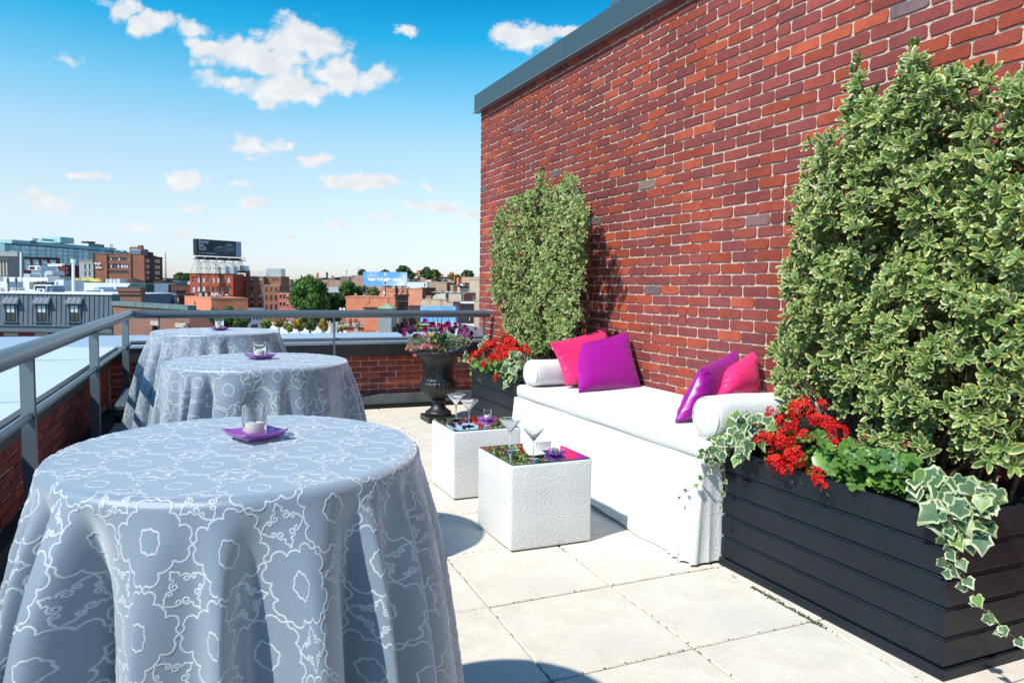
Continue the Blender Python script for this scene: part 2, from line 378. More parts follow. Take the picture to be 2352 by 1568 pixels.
# ------------------------------------------------------------------ bricks
PURP = [(0.200, 0.048, 0.042), (0.175, 0.044, 0.042), (0.225, 0.052, 0.042), (0.19, 0.042, 0.036), (0.245, 0.054, 0.038)]
ORNG = [(0.29, 0.056, 0.030), (0.265, 0.052, 0.030), (0.32, 0.066, 0.036)]
GREY = [(0.19, 0.105, 0.098), (0.135, 0.088, 0.09), (0.24, 0.16, 0.135)]
def brick_templates(L_, H_, seed, cols, dep=0.009):
    r = random.Random(seed); T = []
    for ci in cols:
        for v_ in range(3):
            pts = []
            hl, hh = L_ / 2, H_ / 2; c = H_ * .16
            base = [(-hl + c, -hh), (-hl * .3, -hh), (hl * .35, -hh), (hl - c, -hh), (hl, -hh + c), (hl, hh - c), (hl - c, hh), (hl * .3, hh), (-hl * .35, hh), (-hl + c, hh), (-hl, hh - c), (-hl, -hh + c)]
            j = H_ * .045
            pts = [(x + r.uniform(-j, j), z + r.uniform(-j, j)) for x, z in base]
            d1 = dep + r.uniform(-.002, .002)
            V = [(x, -0.004, z) for x, z in pts] + [(x, d1 - .0025, z) for x, z in pts] + [(x * .982, d1, z * .94) for x, z in pts]
            n = len(pts); Fc = [tuple(range(3 * n - 1, 2 * n - 1, -1))]
            for a in range(2):
                for i in range(n): Fc.append((a * n + (i + 1) % n, a * n + i, (a + 1) * n + i, (a + 1) * n + (i + 1) % n))
            k = r.uniform(.86, 1.14); C = [(ci[0] * k, ci[1] * k, ci[2] * k, 1)] * (3 * n)
            T.append((V, Fc, C))
    return T
def brick_field(name, parent, O, S, Nn, s0, s1, z0, rows, pitch, course, joint, seed, hide=None, weights=(.71, .27, .02), limit=300, dark=False):
    r = random.Random(seed)
    full = brick_templates(pitch - joint, course - joint, seed, PURP + ORNG + GREY)
    half = brick_templates(pitch / 2 - joint, course - joint, seed + 1, PURP + ORNG + GREY)
    T = full + half; nP, nO = 3 * len(PURP), 3 * len(ORNG); nF = len(full)
    mats4 = []; pick = []; rank = []
    Z = Vector((0, 0, 1))
    for row in range(rows):
        z = z0 + (row + .5) * course; s = s0 + (0 if row % 2 == 0 else -pitch / 2) 
        first = True
        while s < s1 - pitch * .2:
            a, b_ = max(s, s0), min(s + pitch, s1); ln = b_ - a; s += pitch
            if ln < pitch * .3: continue
            hf = ln < pitch * .75
            if not hf and r.random() < .03: hf = True                # a header among the stretchers
            c = (a + b_) / 2; q = r.random()
            ti = r.randrange(nP) if q < weights[0] else nP + r.randrange(nO) if q < weights[0] + weights[1] else nP + nO + r.randrange(3 * len(GREY))
            segs = [(c, ln, hf)] if not (hf and ln > pitch * .75) else [(c - ln / 4, ln / 2, True), (c + ln / 4, ln / 2, True)]
            for (c_, l_, h_) in segs:
                P_ = Vector(O) + Vector(S) * (c_ + r.uniform(-.002, .002)) + Z * (z + r.uniform(-.0018, .0018))
                fx = l_ / (pitch if not h_ else pitch / 2)
                Mx = Matrix(((S[0], Nn[0], 0, P_.x), (S[1], Nn[1], 0, P_.y), (0, 0, 1, P_.z), (0, 0, 0, 1))) @ Matrix.Rotation(r.uniform(-.006, .006), 4, 'Y') @ Matrix.Diagonal((fx if abs(fx - 1) > .02 else 1, 1, 1, 1))
                mats4.append(Mx); pick.append(ti + (nF if h_ else 0))
                u, v, d = proj(P_); inside = 10 < u < 2342 and 10 < v < 1558 and d > .3 and not (hide and hide(u, v))
                rank.append((1 if inside else 0, -d))
    scatter_parts('brick', T, mats4, pick, M_brick, parent, limit, rank, 'other_bricks', smooth=False)

# ------------------------------------------------------------------ the tall brick wall on the right
XW = 3.42
wall = MB().box(XW, XW + 0.45, -2.2, 8.885, -0.3, 3.62).build('brick_wall', M_mortar)
meta(wall, 'tall red brick wall behind the white daybed, pale mortar joints and slate metal coping', 'wall')
def hid(u, v):
    if u > 1830 and v > 130 + max(0, (2000 - u)) * 1.2: return True
    if 1130 < u < 1340 and v > 480: return True
    return v > 870
brick_field('brick', wall, (XW, 0, 0), (0, 1, 0), (-1, 0, 0), -1.2, 8.885, 0.0, 47, 0.2355, 0.0768, 0.0125, 11, hid)
# bricks of the far end face, seen edge on
for i, (y0, y1) in enumerate([(-2.2 + a * 1.45, -2.2 + a * 1.45 + 1.446) for a in range(8)]):
    y1 = min(y1, 8.95)
    if y1 <= y0: break
    m_ = MB(); m_.box(3.345, 3.72, y0, y1, 3.612, 3.815)
    m_.build('coping_panel', M_fascia, wall)
m_ = MB(); m_.V = []; m_.add([(3.325, -2.2, 3.596), (3.325, 8.965, 3.596), (3.347, 8.965, 3.616), (3.347, -2.2, 3.616), (3.42, -2.2, 3.60), (3.42, 8.965, 3.60)], [(0, 1, 2, 3), (0, 4, 5, 1)])
m_.build('drip_edge', mat('bright_drip', (0.33, 0.40, 0.44), .35, .6), wall)
# rounded metal hood up on the roof
hd = MB(); n = 20; yc, zc, rr = 5.52, 3.9, 0.86
for i in range(n + 1):
    a = math.pi * i / n; hd.V += [Vector((3.75, yc + rr * math.cos(a), zc + rr * 1.1 * math.sin(a))), Vector((5.2, yc + rr * math.cos(a), zc + rr * 1.1 * math.sin(a)))]
hd.F = [(2 * i, 2 * i + 1, 2 * i + 3, 2 * i + 2) for i in range(n)] + [tuple(2 * i for i in range(n + 1)), tuple(2 * i + 1 for i in range(n, -1, -1))]; hd.MI = [0] * len(hd.F)
o = hd.build('roof_hood', mat('hood_metal', (0.07, 0.15, 0.17), .5, .3), smooth=False, origin=(4.4, yc, zc)); sharp(o.data, 40)
meta(o, 'dark curved metal hood on the roof above the tall brick wall', 'roof hood')

# ------------------------------------------------------------------ low parapets with copings
far = thing('parapet_wall', 'low brick parapet across the far end of the terrace with pale metal coping', 'parapet', (1.4, 8.6, 0))
MB().box(-0.75, XW - .002, 8.60, 9.10, -0.3, 0.76).build('wall_core', M_mortar, far)
brick_field('brick', far, (XW, 8.60, 0), (-1, 0, 0), (0, -1, 0), 0.02, 4.15, 0.155, 7, 0.2085, 0.0668, 0.0105, 23, lambda u, v: u < 800, weights=(.62, .33, .05))
MB().box(-0.72, XW - .004, 8.515, 8.598, 0.615, 0.757).build('fascia', M_bronze, far)
m_ = MB(); m_.add([(-2.6, 8.50, .757), (XW - .004, 8.50, .757), (XW - .004, 8.50, .782), (-2.6, 8.50, .782), (-2.6, 9.30, .842), (XW - .004, 9.30, .842), (XW - .004, 9.30, .70), (-2.6, 9.30, .70)], [(0, 1, 2, 3), (3, 2, 5, 4), (4, 5, 6, 7), (0, 7, 6, 1)])
m_.build('coping', M_coping, far)
m_ = MB(); m_.add([(-0.7, 8.56, .165), (XW - .006, 8.56, .165), (XW - .006, 8.50, .150), (-0.7, 8.50, .150), (-0.7, 8.50, .075), (XW - .006, 8.50, .075), (-0.7, 8.598, .17), (XW - .006, 8.598, .17)], [(0, 1, 2, 3)[::-1], (3, 2, 5, 4), (6, 7, 1, 0)])
m_.box(-0.7, XW - .006, 8.492, 8.50, .062, .075)
m_.build('flashing', M_ledge, far)
MB().box(-0.72, XW - .008, 8.515, 8.599, -0.03, 0.064).build('plinth', M_black, far)
# left parapet, turned a little
TH = 0.0314; dirL = Vector((math.sin(TH), math.cos(TH), 0)); outL = Vector((-math.cos(TH), math.sin(TH), 0)); OL = Vector((-0.80 - .0314 * 0, 4.17, 0)) - dirL * 4.17
def LF(s, n_, z): p = OL + dirL * s + outL * n_; return (p.x, p.y, z)
left = thing('parapet_wall', 'dark shaded parapet along the left side of the terrace under a wide white metal coping', 'parapet', LF(3, .1, 0))
ML = Matrix(((dirL.x, outL.x, 0, OL.x), (dirL.y, outL.y, 0, OL.y), (0, 0, 1, 0), (0, 0, 0, 1)))
MB(ML).box(-2.5, 8.9, 0.10, 0.5, -0.3, 0.74).build('wall_core', M_mortar, left)
nl = (-outL.x, -outL.y, 0); sl = (-dirL.x, -dirL.y, 0)
brick_field('brick', left, LF(8.6, .10, 0), sl, nl, 0.0, 9.2, 0.155, 7, 0.2085, 0.0668, 0.0105, 37, lambda u, v: False)
MB(ML).box(-2.5, 8.45, 0.03, 0.098, 0.60, 0.745).build('fascia', M_bronze, left)
MB(ML).box(-2.5, 8.45, 0.02, 0.098, -0.03, 0.15).build('plinth', M_black, left)
for a in range(5):
    s0, s1 = -2.5 + a * 2.4, -2.5 + a * 2.4 + 2.394
    if s1 > 9.3: s1 = 9.3
    m_ = MB(ML); m_.add([(s0, 0.0, .745), (s1, 0.0, .745), (s1, 0.0, .775), (s0, 0.0, .775), (s0, .75, .79 + .004 * (a % 2)), (s1, .75, .785), (s1, 1.6, .72), (s0, 1.6, .725), (s0, 1.6, .5), (s1, 1.6, .5)], [(0, 1, 2, 3)[::-1], (3, 2, 5, 4)[::-1], (4, 5, 6, 7)[::-1], (7, 6, 9, 8)[::-1]])
    m_.build('coping_sheet', mat('white_coping', (0.60, 0.68, 0.73), .38, .15, var=.04, vscale=1.5, bump=.25, bscale=2.2), left)
# curved end flashing where the coping meets the tall wall
m_ = MB(); prof = [(0, .30), (.05, .29), (.10, .24), (.13, .17), (.20, .13), (.30, .11), (.30, 0), (0, 0)]
for xx in (3.02, 3.40):
    pass
V = [(3.06 - a * .22, 8.62 + a, .80 + z * .95) for a, z in [(0, .02), (.02, .20), (.12, .17), (.24, .10), (.40, .04)]] + [(3.40, 8.62 + a, .80 + z) for a, z in [(0, .06), (.02, .30), (.12, .27), (.24, .20), (.40, .13)]]
me_ = MB(); me_.add([(3.03, 8.66, .80), (3.05, 8.63, .98), (3.12, 8.66, .965), (3.26, 8.70, .93), (3.40, 8.74, .91), (3.40, 8.70, .80), (3.05, 9.05, .985), (3.40, 9.1, .93)], [(0, 1, 2, 3, 4, 5), (1, 6, 7, 4, 3, 2), (0, 6, 1)])
o = me_.build('end_flashing', M_coping, None, origin=(3.2, 8.7, .8)); meta(o, 'curved pale metal end flashing where the far coping meets the tall wall', 'flashing')
for (x, z) in ((3.06, .975), (3.13, .955), (3.27, .925)):
    MB().box(x - .012, x + .012, 8.625, 8.65, z - .03, z + .012).build('clip', M_ledge, o)

# ------------------------------------------------------------------ railing
rail = thing('metal_railing', 'grey blue painted metal railing with round handrail along the left and far parapets', 'railing', (-0.53, 8.4, 0))
def XL(Y): return -0.675 + (Y - 3.52) * 0.0305
zr = 1.108
corner = Vector((XL(8.4), 8.4, zr))
pts = [Vector((XL(y), y, zr)) for y in (-2.2, 0, 2, 3, 4, 5, 6, 7, 8.0, 8.22)]
c2 = [corner + Vector((0.004, -.05, 0)), corner + Vector((.05, -.004, 0))]
m_ = MB().tube(pts + c2 + [Vector((x, 8.4, zr)) for x in (-0.33, 0, 1, 2, 3, 3.36)], 0.0425, 20)
o = m_.build('handrail', M_steel, rail, smooth=True); sharp(o.data, 50)
m_ = MB().tube([Vector((XL(y) - .0, y, 0.815)) for y in (-2.2, 0, 2, 4, 6, 8.36)], 0.020, 12); o = m_.build('mid_rail', M_steel, rail, smooth=True); sharp(o.data, 50)
m_ = MB().tube([Vector((x, 8.405, 0.822)) for x in (XL(8.4), 1, 2, 3.36)], 0.020, 12); o = m_.build('mid_rail', M_steel, rail, smooth=True); sharp(o.data, 50)
for y in (-.02, 1.96, 3.93, 5.95, 7.97):
    MB(Matrix.Translation((XL(y), y, 0)) @ Matrix.Rotation(-.03 - .35, 4, 'Z')).box(-.031, .031, -.008, .008, .0, zr - .02).build('post', M_steel, rail)
for x in (-0.26, 1.5, 3.29):
    MB().box(x - .008, x + .008, 8.375, 8.425, 0, zr - .02).build('post', M_steel, rail)
# ------------------------------------------------------------------ city helpers
def A_(x, y): return (x * .25, 520.6 + y * .25)
def B_(x, y): return (392 + x * .1758, 520.6 + y * .1758)
def C_(x, y): return (735 + x * .1823, 581.9 + y * .1823)
def D_(x, y): return (x * .16667, 539 + y * .16667)
def E_(x, y): return (955.5 + x * .07812, 612.5 + y * .07812)
def G_(x, y): return (x * .1823, 612.5 + y * .1823)
def H_(x, y): return (x * .1302, 661.5 + y * .1302)
M_glass = mat('far_window_glass', (0.03, 0.045, 0.055), 0.12, spec=.8)
M_blind = mat('blind_glass', (0.46, 0.60, 0.62), 0.25, var=.2, vscale=3)
M_stone = mat('pale_stone', (0.42, 0.37, 0.31), .9, var=.15)
M_frame_d = mat('dark_frame', (0.02, 0.022, 0.025), .5)
M_frame_w = mat('white_frame', (0.7, 0.7, 0.68), .6)
M_roofgrey = mat('grey_roofing', (0.20, 0.20, 0.20), .95, var=.3, vscale=.8)
M_white = mat('white_paint', (0.74, 0.77, 0.79), .7, var=.06, vscale=.7)
M_whitemetal = mat('pale_metal', (0.55, 0.58, 0.60), .45, .3, var=.1)
M_dark = mat('dark_metal', (0.025, 0.027, 0.03), .6)
BR = dict(red=brickmat('brick_red', (0.40, 0.075, 0.036), (0.46, 0.092, 0.045), (0.42, 0.11, 0.065)),
          orange=brickmat('brick_orange', (0.66, 0.20, 0.10), (0.72, 0.23, 0.12), (0.66, 0.27, 0.16)),
          salmon=brickmat('brick_salmon', (0.62, 0.22, 0.13), (0.68, 0.26, 0.15), (0.64, 0.32, 0.22)),
          brown=brickmat('brick_brown', (0.27, 0.095, 0.055), (0.32, 0.115, 0.065), (0.32, 0.16, 0.11)),
          scotch=brickmat('brick_scotch', (0.29, 0.11, 0.07), (0.35, 0.135, 0.085), (0.30, 0.15, 0.10)),
          maroon=brickmat('brick_maroon', (0.095, 0.022, 0.026), (0.12, 0.028, 0.03), (0.12, 0.05, 0.05)),
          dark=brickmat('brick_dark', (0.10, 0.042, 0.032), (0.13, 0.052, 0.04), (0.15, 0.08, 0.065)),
          near=brickmat('brick_near', (0.15, 0.052, 0.038), (0.22, 0.072, 0.048), (0.32, 0.21, 0.16), .26, .085, ms=.016),
          tan=brickmat('brick_tan', (0.46, 0.29, 0.17), (0.52, 0.34, 0.20), (0.5, 0.38, 0.27)),
          cream=brickmat('brick_cream', (0.62, 0.48, 0.31), (0.68, 0.53, 0.36), (0.62, 0.50, 0.38)),
          pink=brickmat('brick_pink', (0.40, 0.22, 0.16), (0.46, 0.26, 0.19), (0.45, 0.30, 0.23)),
          teal=mat('teal_panels', (0.24, 0.46, 0.48), .5, var=.06, vscale=.2),
          teal2=mat('teal_pale', (0.32, 0.55, 0.54), .6, var=.06, vscale=.2),
          white=M_white, grey=mat('grey_render', (0.30, 0.31, 0.31), .8, var=.15, vscale=.6), blue=mat('blue_grey_siding', (0.10, 0.16, 0.21), .6, var=.15, vscale=.5),
          peach=mat('peach_render', (0.62, 0.42, 0.30), .9, var=.08, vscale=.3))

FARMAP = [(0, 0), (74, 74), (76, 180), (84, 235), (100, 300), (120, 345), (150, 400), (200, 450), (240, 500), (330, 600), (420, 760), (900, 1500)]
FAR = [True]
def fd(d):
    if not FAR[0]: return d
    for (a, b), (c, e_) in zip(FARMAP, FARMAP[1:]):
        if a <= d < c: return b + (e_ - b) * (d - a) / (c - a)
    return d
class Bld:
    def __init__(s, name, label, cat, L_, R_, dL, dR, depth, m, zb=-24.0, group=None, vR=None):
        (uL, vL) = L_; uR = R_[0]; dL = fd(dL); dR = fd(dR)
        a = at(uL, vL, dL); b = at(uR, R_[1], dR); s.zt = a.z; s.zb = zb; s.depth = depth; s.m = m
        S = Vector((b.x - a.x, b.y - a.y, 0)); s.len = S.length; S.normalize(); Nn = Vector((-S.y, S.x, 0))
        s.O = Vector((a.x, a.y, 0)); s.S = S; s.N = Nn
        s.M = Matrix(((S.x, Nn.x, 0, a.x), (S.y, Nn.y, 0, a.y), (0, 0, 1, 0), (0, 0, 0, 1)))
        s.t = bpy.data.objects.new(name, None); COL.objects.link(s.t); MM = s.M @ Matrix.Translation((0, 0, zb)); s.t.matrix_basis = MM; WM[s.t.name] = MM
        meta(s.t, label, cat, group); s.holes = []
    def sz(s, p):
        r = ray(*p); k = (s.O - CAM).dot(s.N) / r.dot(s.N); q = CAM + r * k
        return ((q - s.O).dot(s.S), q.z)
    def rect(s, p0, p1):
        a = s.sz(p0); b = s.sz(p1); c = s.sz((p0[0], p1[1])); return (a[0], b[0], min(c[1], b[1]), max(a[1], a[1]))
    def part(s, name, m, fn, parent=None, **k):
        mb = MB(); fn(mb); return link(name, mesh_of(name, mb.V, mb.F, None, False, m if isinstance(m, (list, tuple)) else [m], mb.MI if isinstance(m, (list, tuple)) else None), parent or s.t, s.M)
    def window(s, r, style='dark', frame=None, sill=True, hole=True, arch=False, bars=1, vb=0, lint=None, rec=.14, name='window'):
        s0, s1, z0, z1 = r
        if hole: s.holes.append(r)
        w_, h_ = s1 - s0, z1 - z0; f = min(.12, w_ * .10); y0 = rec if hole else -.03
        fm = frame or M_frame_d
        def fr(mb):
            mb.box(s0, s0 + f, y0 - .05, y0 + .03, z0, z1, 0); mb.box(s1 - f, s1, y0 - .05, y0 + .03, z0, z1, 0)
            mb.box(s0 + f, s1 - f, y0 - .05, y0 + .03, z0, z0 + f, 0); mb.box(s0 + f, s1 - f, y0 - .05, y0 + .03, z1 - f, z1, 0)
            for i in range(bars): zz = z0 + h_ * (i + 1) / (bars + 1); mb.box(s0 + f, s1 - f, y0 - .04, y0 + .02, zz - f * .35, zz + f * .35, 0)
            for i in range(vb): ss = s0 + w_ * (i + 1) / (vb + 1); mb.box(ss - f * .3, ss + f * .3, y0 - .035, y0 + .02, z0 + f, z1 - f, 0)
            if sill: mb.box(s0 - .08, s1 + .08, -.09, .001, z0 - .14, z0 - .002, 1)
            if lint is not None: mb.box(s0 - .12, s1 + .12, -.04, .001, z1 + .002, z1 + lint, 1)
            if arch:
                mb.V += [Vector((s0, y0 - .06, z1)), Vector((s0, y0 - .06, z1 - h_ * .14)), Vector((s0 + w_ * .3, y0 - .06, z1)), Vector((s1, y0 - .06, z1)), Vector((s1 - w_ * .3, y0 - .06, z1)), Vector((s1, y0 - .06, z1 - h_ * .14))]
                n = len(mb.V) - 6; mb.F += [(n, n + 1, n + 2), (n + 3, n + 4, n + 5)]; mb.MI += [2, 2]
        o = s.part(name, [fm, M_stone, s.m], fr)
        pm = {'dark': M_glass, 'blind': M_blind, 'bright': mat('bright_glass', (.62, .74, .76), .3, var=.12, vscale=.3)}.get(style, M_glass)
        if style == 'half':
            s.part('pane', M_glass, lambda mb: mb.quad((s0 + f, y0, z0 + f), (s1 - f, y0, z0 + f), (s1 - f, y0, (z0 + z1) / 2), (s0 + f, y0, (z0 + z1) / 2)), o)
            s.part('pane', M_blind, lambda mb: mb.quad((s0 + f, y0, (z0 + z1) / 2), (s1 - f, y0, (z0 + z1) / 2), (s1 - f, y0, z1 - f), (s0 + f, y0, z1 - f)), o)
        else: s.part('pane', pm, lambda mb: mb.quad((s0 + f, y0, z0 + f), (s1 - f, y0, z0 + f), (s1 - f, y0, z1 - f), (s0 + f, y0, z1 - f)), o)
        return o
    def finish(s, roof=None, cornice=None, cm=None, ctop=.12):
        xs = sorted(set([0, s.len] + [q for h in s.holes for q in h[:2]])); zs = sorted(set([s.zb, s.zt] + [q for h in s.holes for q in h[2:]]))
        xs = [x for x in xs if -1e-6 <= x <= s.len + 1e-6]; zs = [z for z in zs if s.zb - 1e-6 <= z <= s.zt + 1e-6]
        def wl(mb):
            for i in range(len(xs) - 1):
                run = None
                for j in range(len(zs) - 1):
                    cx, cz = (xs[i] + xs[i + 1]) / 2, (zs[j] + zs[j + 1]) / 2
                    if any(h[0] < cx < h[1] and h[2] < cz < h[3] for h in s.holes): continue
                    mb.quad((xs[i], 0, zs[j]), (xs[i + 1], 0, zs[j]), (xs[i + 1], 0, zs[j + 1]), (xs[i], 0, zs[j + 1]))
            for (a, b, c, d) in s.holes:
                for q in (((a, 0, c), (a, .2, c), (a, .2, d), (a, 0, d)), ((b, 0, c), (b, 0, d), (b, .2, d), (b, .2, c)), ((a, 0, d), (a, .2, d), (b, .2, d), (b, 0, d)), ((a, 0, c), (b, 0, c), (b, .2, c), (a, .2, c))): mb.quad(*q)
            D = s.depth; l = s.len
            mb.quad((0, D, s.zb), (0, 0, s.zb), (0, 0, s.zt), (0, D, s.zt)); mb.quad((l, 0, s.zb), (l, D, s.zb), (l, D, s.zt), (l, 0, s.zt)); mb.quad((l, D, s.zb), (0, D, s.zb), (0, D, s.zt), (l, D, s.zt))
        s.part('wall', s.m, wl)
        s.part('roof', roof or M_roofgrey, lambda mb: mb.box(.25, s.len - .25, .25, s.depth - .25, s.zt - .6, s.zt - .3) and mb.quad((0, 0, s.zt), (s.len, 0, s.zt), (s.len, s.depth, s.zt), (0, s.depth, s.zt)))
        if cornice: s.part('cornice', cm or M_stone, lambda mb: mb.box(-.12, s.len + .12, -cornice * .6, s.depth + .12, s.zt - .02, s.zt + ctop) and mb.box(-.06, s.len + .06, -cornice * .35, 0, s.zt - cornice, s.zt - .02))
        return s
    def extra(s, name, m, p0, p1, n0, n1):       # a box given by two picture corners on the facade plane
        r = s.rect(p0, p1); return s.part(name, m, lambda mb: mb.box(r[0], r[1], n0, n1, r[2], r[3]))

def px_box(name, label, cat, m, p0, p1, d, depth, group=None, zb=None, fn=None):
    """a free standing box: picture corners at distance d, real depth"""
    d = fd(d); a = at(p0[0], p0[1], d); c = at(p1[0], p1[1], d); b = at(p1[0], p0[1], d)
    S = Vector((b.x - a.x, b.y - a.y, 0)); l = S.length; S.normalize(); Nn = Vector((-S.y, S.x, 0)); z0 = c.z if zb is None else zb
    M = Matrix(((S.x, Nn.x, 0, a.x), (S.y, Nn.y, 0, a.y), (0, 0, 1, z0), (0, 0, 0, 1)))
    mb = MB()
    if fn: fn(mb, l, depth, a.z - z0)
    else: mb.box(0, l, 0, depth, 0, a.z - z0)
    ms = m if isinstance(m, (list, tuple)) else [m]
    o = link(name, mesh_of(name, mb.V, mb.F, None, False, ms, mb.MI if len(ms) > 1 else None), None, M); return meta(o, label, cat, group), l, a.z - z0
def text_part(txt, parent, M, size, m, extr=.03, align='LEFT', shear=0, name='lettering', bold=0.0, sx=1):
    cu = bpy.data.curves.new('t', 'FONT'); cu.body = txt; cu.size = size; cu.extrude = extr; cu.align_x = align; cu.offset = bold; cu.shear = shear; cu.space_line = .95
    o = bpy.data.objects.new('t', cu); COL.objects.link(o); dg = bpy.context.evaluated_depsgraph_get(); me = bpy.data.meshes.new_from_object(o.evaluated_get(dg)); bpy.data.objects.remove(o); bpy.data.curves.remove(cu)
    me.name = name; me.materials.clear(); me.materials.append(m)
    me.transform(Matrix.Diagonal((sx, 1, 1, 1)))
    return link(name, me, parent, M)
def face_M(b, s, z, n=-.05):       # text lying in a facade plane
    return b.M @ Matrix.Translation((s, n, z)) @ Matrix.Rotation(math.pi / 2, 4, 'X')

# ------------------------------------------------------------------ far left
h = Bld('hotel_building', 'long teal glass and panel hotel block on the far left skyline', 'building', D_(62, 122), D_(1775, 187), 330, 415, 30, BR['teal'])
cols = [(175, 272), (300, 402), (430, 497), (525, 620), (645, 692), (718, 765), (790, 858), (880, 928), (955, 1010), (1088, 1130), (1152, 1215), (1385, 1445), (1572, 1670), (1690, 1750)]
for r_ in range(4):
    for ci, (x0, x1) in enumerate(cols):
        y = 148 + (x0 - 175) * .043 + r_ * (61 - x0 * .004)
        if r_ >= 2 and (x0 < 600 or x0 > 1250): 
            if r_ == 3: continue
        h.window(h.rect(D_(x0, y), D_(x1, y + 44)), 'bright' if (ci * 3 + r_) % 5 else 'blind', M_frame_w, False, True, bars=1, vb=2, rec=.12)
h.finish(cornice=.5, cm=mat('navy_cornice', (0.02, 0.05, 0.10), .5), ctop=.5)
def hb(p0, p1, n0, n1, m, nm='penthouse'): return h.extra(nm, m, p0, p1, n0, n1)
hb(D_(208, 68), D_(1640, 165), 3, 26, BR['teal2']); hb(D_(858, 28), D_(1048, 110), 2, 22, BR['teal2'])
hb(D_(535, 45), D_(612, 80), 6, 12, M_whitemetal, 'rooftop_unit'); hb(D_(665, 52), D_(830, 80), 6, 12, mat('buff_unit', (0.5, 0.48, 0.4), .7), 'rooftop_unit')
hb(D_(1228, 90), D_(1278, 116), 2.0, 8, M_dark, 'cooling_tower'); hb(D_(1288, 92), D_(1342, 118), 2.0, 8, M_dark, 'cooling_tower')
hb(D_(458, 82), D_(548, 122), 2.7, 2.9, mat('teal_louver', (0.05, 0.2, 0.26), .4), 'louver'); hb(D_(1258, 118), D_(1472, 160), 2.7, 2.9, MATS['teal_louver'], 'louver')
h.part('end_wall', BR['teal2'], lambda mb: mb.quad((0, 0, -24), (-14, 28, -24), (-14, 28, h.zt), (0, 0, h.zt)))

g_ = Bld('grey_tower', 'grey stone tower top with wide flat cornice at the left edge of the photo', 'building', (-60, D_(0, 318)[1]), D_(118, 318), 150, 150, 12, BR['grey'])
for k in range(4): g_.part('column', M_stone, lambda mb, k=k: mb.box(g_.len - 1.3 - k * 1.7, g_.len - .5 - k * 1.7, -.5, 0, g_.zt - 9, g_.zt))
g_.finish(cornice=1.2, cm=mat('grey_cornice', (0.33, 0.34, 0.34), .8), ctop=1.9)
g_.part('roof_slab', MATS['grey_cornice'], lambda mb: mb.box(-6, g_.len + 6.5, -2.5, 2, g_.zt + 1.0, g_.zt + 3.4))

mrn = Bld('maroon_building', 'dark maroon brick block with tall gridded windows below the teal hotel', 'building', D_(120, 302), D_(800, 318), 215, 225, 20, BR['maroon'])
for (x0, x1, y0, y1) in [(132, 232, 320, 430), (330, 415, 335, 398), (330, 415, 400, 485), (450, 535, 340, 415), (570, 650, 345, 400), (570, 650, 405, 490), (685, 770, 345, 405), (262, 282, 420, 480), (192, 220, 535, 570), (138, 165, 535, 575)]:
    mrn.window(mrn.rect(D_(x0, y0), D_(x1, y1)), 'blind', M_frame_w, False, bars=1, vb=2 if x1 - x0 > 50 else 0, rec=.3)
mrn.finish(cornice=.7, cm=MATS['navy_cornice'], ctop=.3)
mrn.part('arched_gable', BR['teal2'], lambda mb: mb.add([(x, y, z) for y in (0.5, 4) for x, z in [(mrn.sz(D_(105, 300))[0], mrn.zt), (mrn.sz(D_(220, 300))[0], mrn.zt), (mrn.sz(D_(220, 240))[0], mrn.zt + 2.6), (mrn.sz(D_(195, 215))[0], mrn.zt + 3.7), (mrn.sz(D_(160, 207))[0], mrn.zt + 4.2), (mrn.sz(D_(128, 215))[0], mrn.zt + 3.7), (mrn.sz(D_(105, 240))[0], mrn.zt + 2.6)]], [(0, 1, 2, 3, 4, 5, 6), (13, 12, 11, 10, 9, 8, 7)] + [(i, (i + 1) % 7 + 7 - 0, i + 7)[:3] for i in range(7)]))

on = Bld('ornate_office_building', 'cream trimmed office block with rows of narrow windows beside the maroon one', 'building', D_(665, 415), D_(893, 412), 205, 198, 18, mat('cream_trim', (0.5, 0.42, 0.36), .8))
for r_, (y0, y1) in enumerate([(440, 475), (497, 535), (558, 590)]):
    for k in range(6): x0 = 690 + k * 33; on.window(on.rect(D_(x0, y0), D_(x0 + 19, y1)), 'dark', MATS['cream_trim'], False, bars=1, rec=.3)
on.finish(cornice=.8, cm=M_white, ctop=.5)
os_ = Bld('maroon_side_block', 'plain maroon brick block with four small white windows left of the steakhouse sign', 'building', D_(897, 410), D_(1155, 412), 197, 205, 18, BR['maroon'])
for (x0, y0) in ((912, 442), (1090, 442), (912, 500), (1090, 502)): os_.window(os_.rect(D_(x0, y0), D_(x0 + 27, y0 + 34)), 'blind', M_frame_w, True, bars=1, rec=.2)
os_.finish(cornice=.4, cm=M_stone)
gl = Bld('grey_glass_building', 'pale grey glazed building squeezed left of the brick steakhouse block', 'building', D_(1090, 382), D_(1280, 375), 190, 190, 14, mat('glazed_grey', (0.38, 0.42, 0.40), .5))
for k in range(4):
    for (y0, y1) in ((400, 480), (495, 575)): x0 = 1162 + k * 30; gl.window(gl.rect(D_(x0, y0), D_(x0 + 22, y1)), 'blind' if k % 2 else 'dark', MATS['glazed_grey'], False, bars=0, rec=.2)
gl.finish(roof=M_white)
gl.extra('plant_room', mat('brown_grey', (.2, .18, .16), .9), D_(1055, 338), D_(1275, 380), 2, 8)

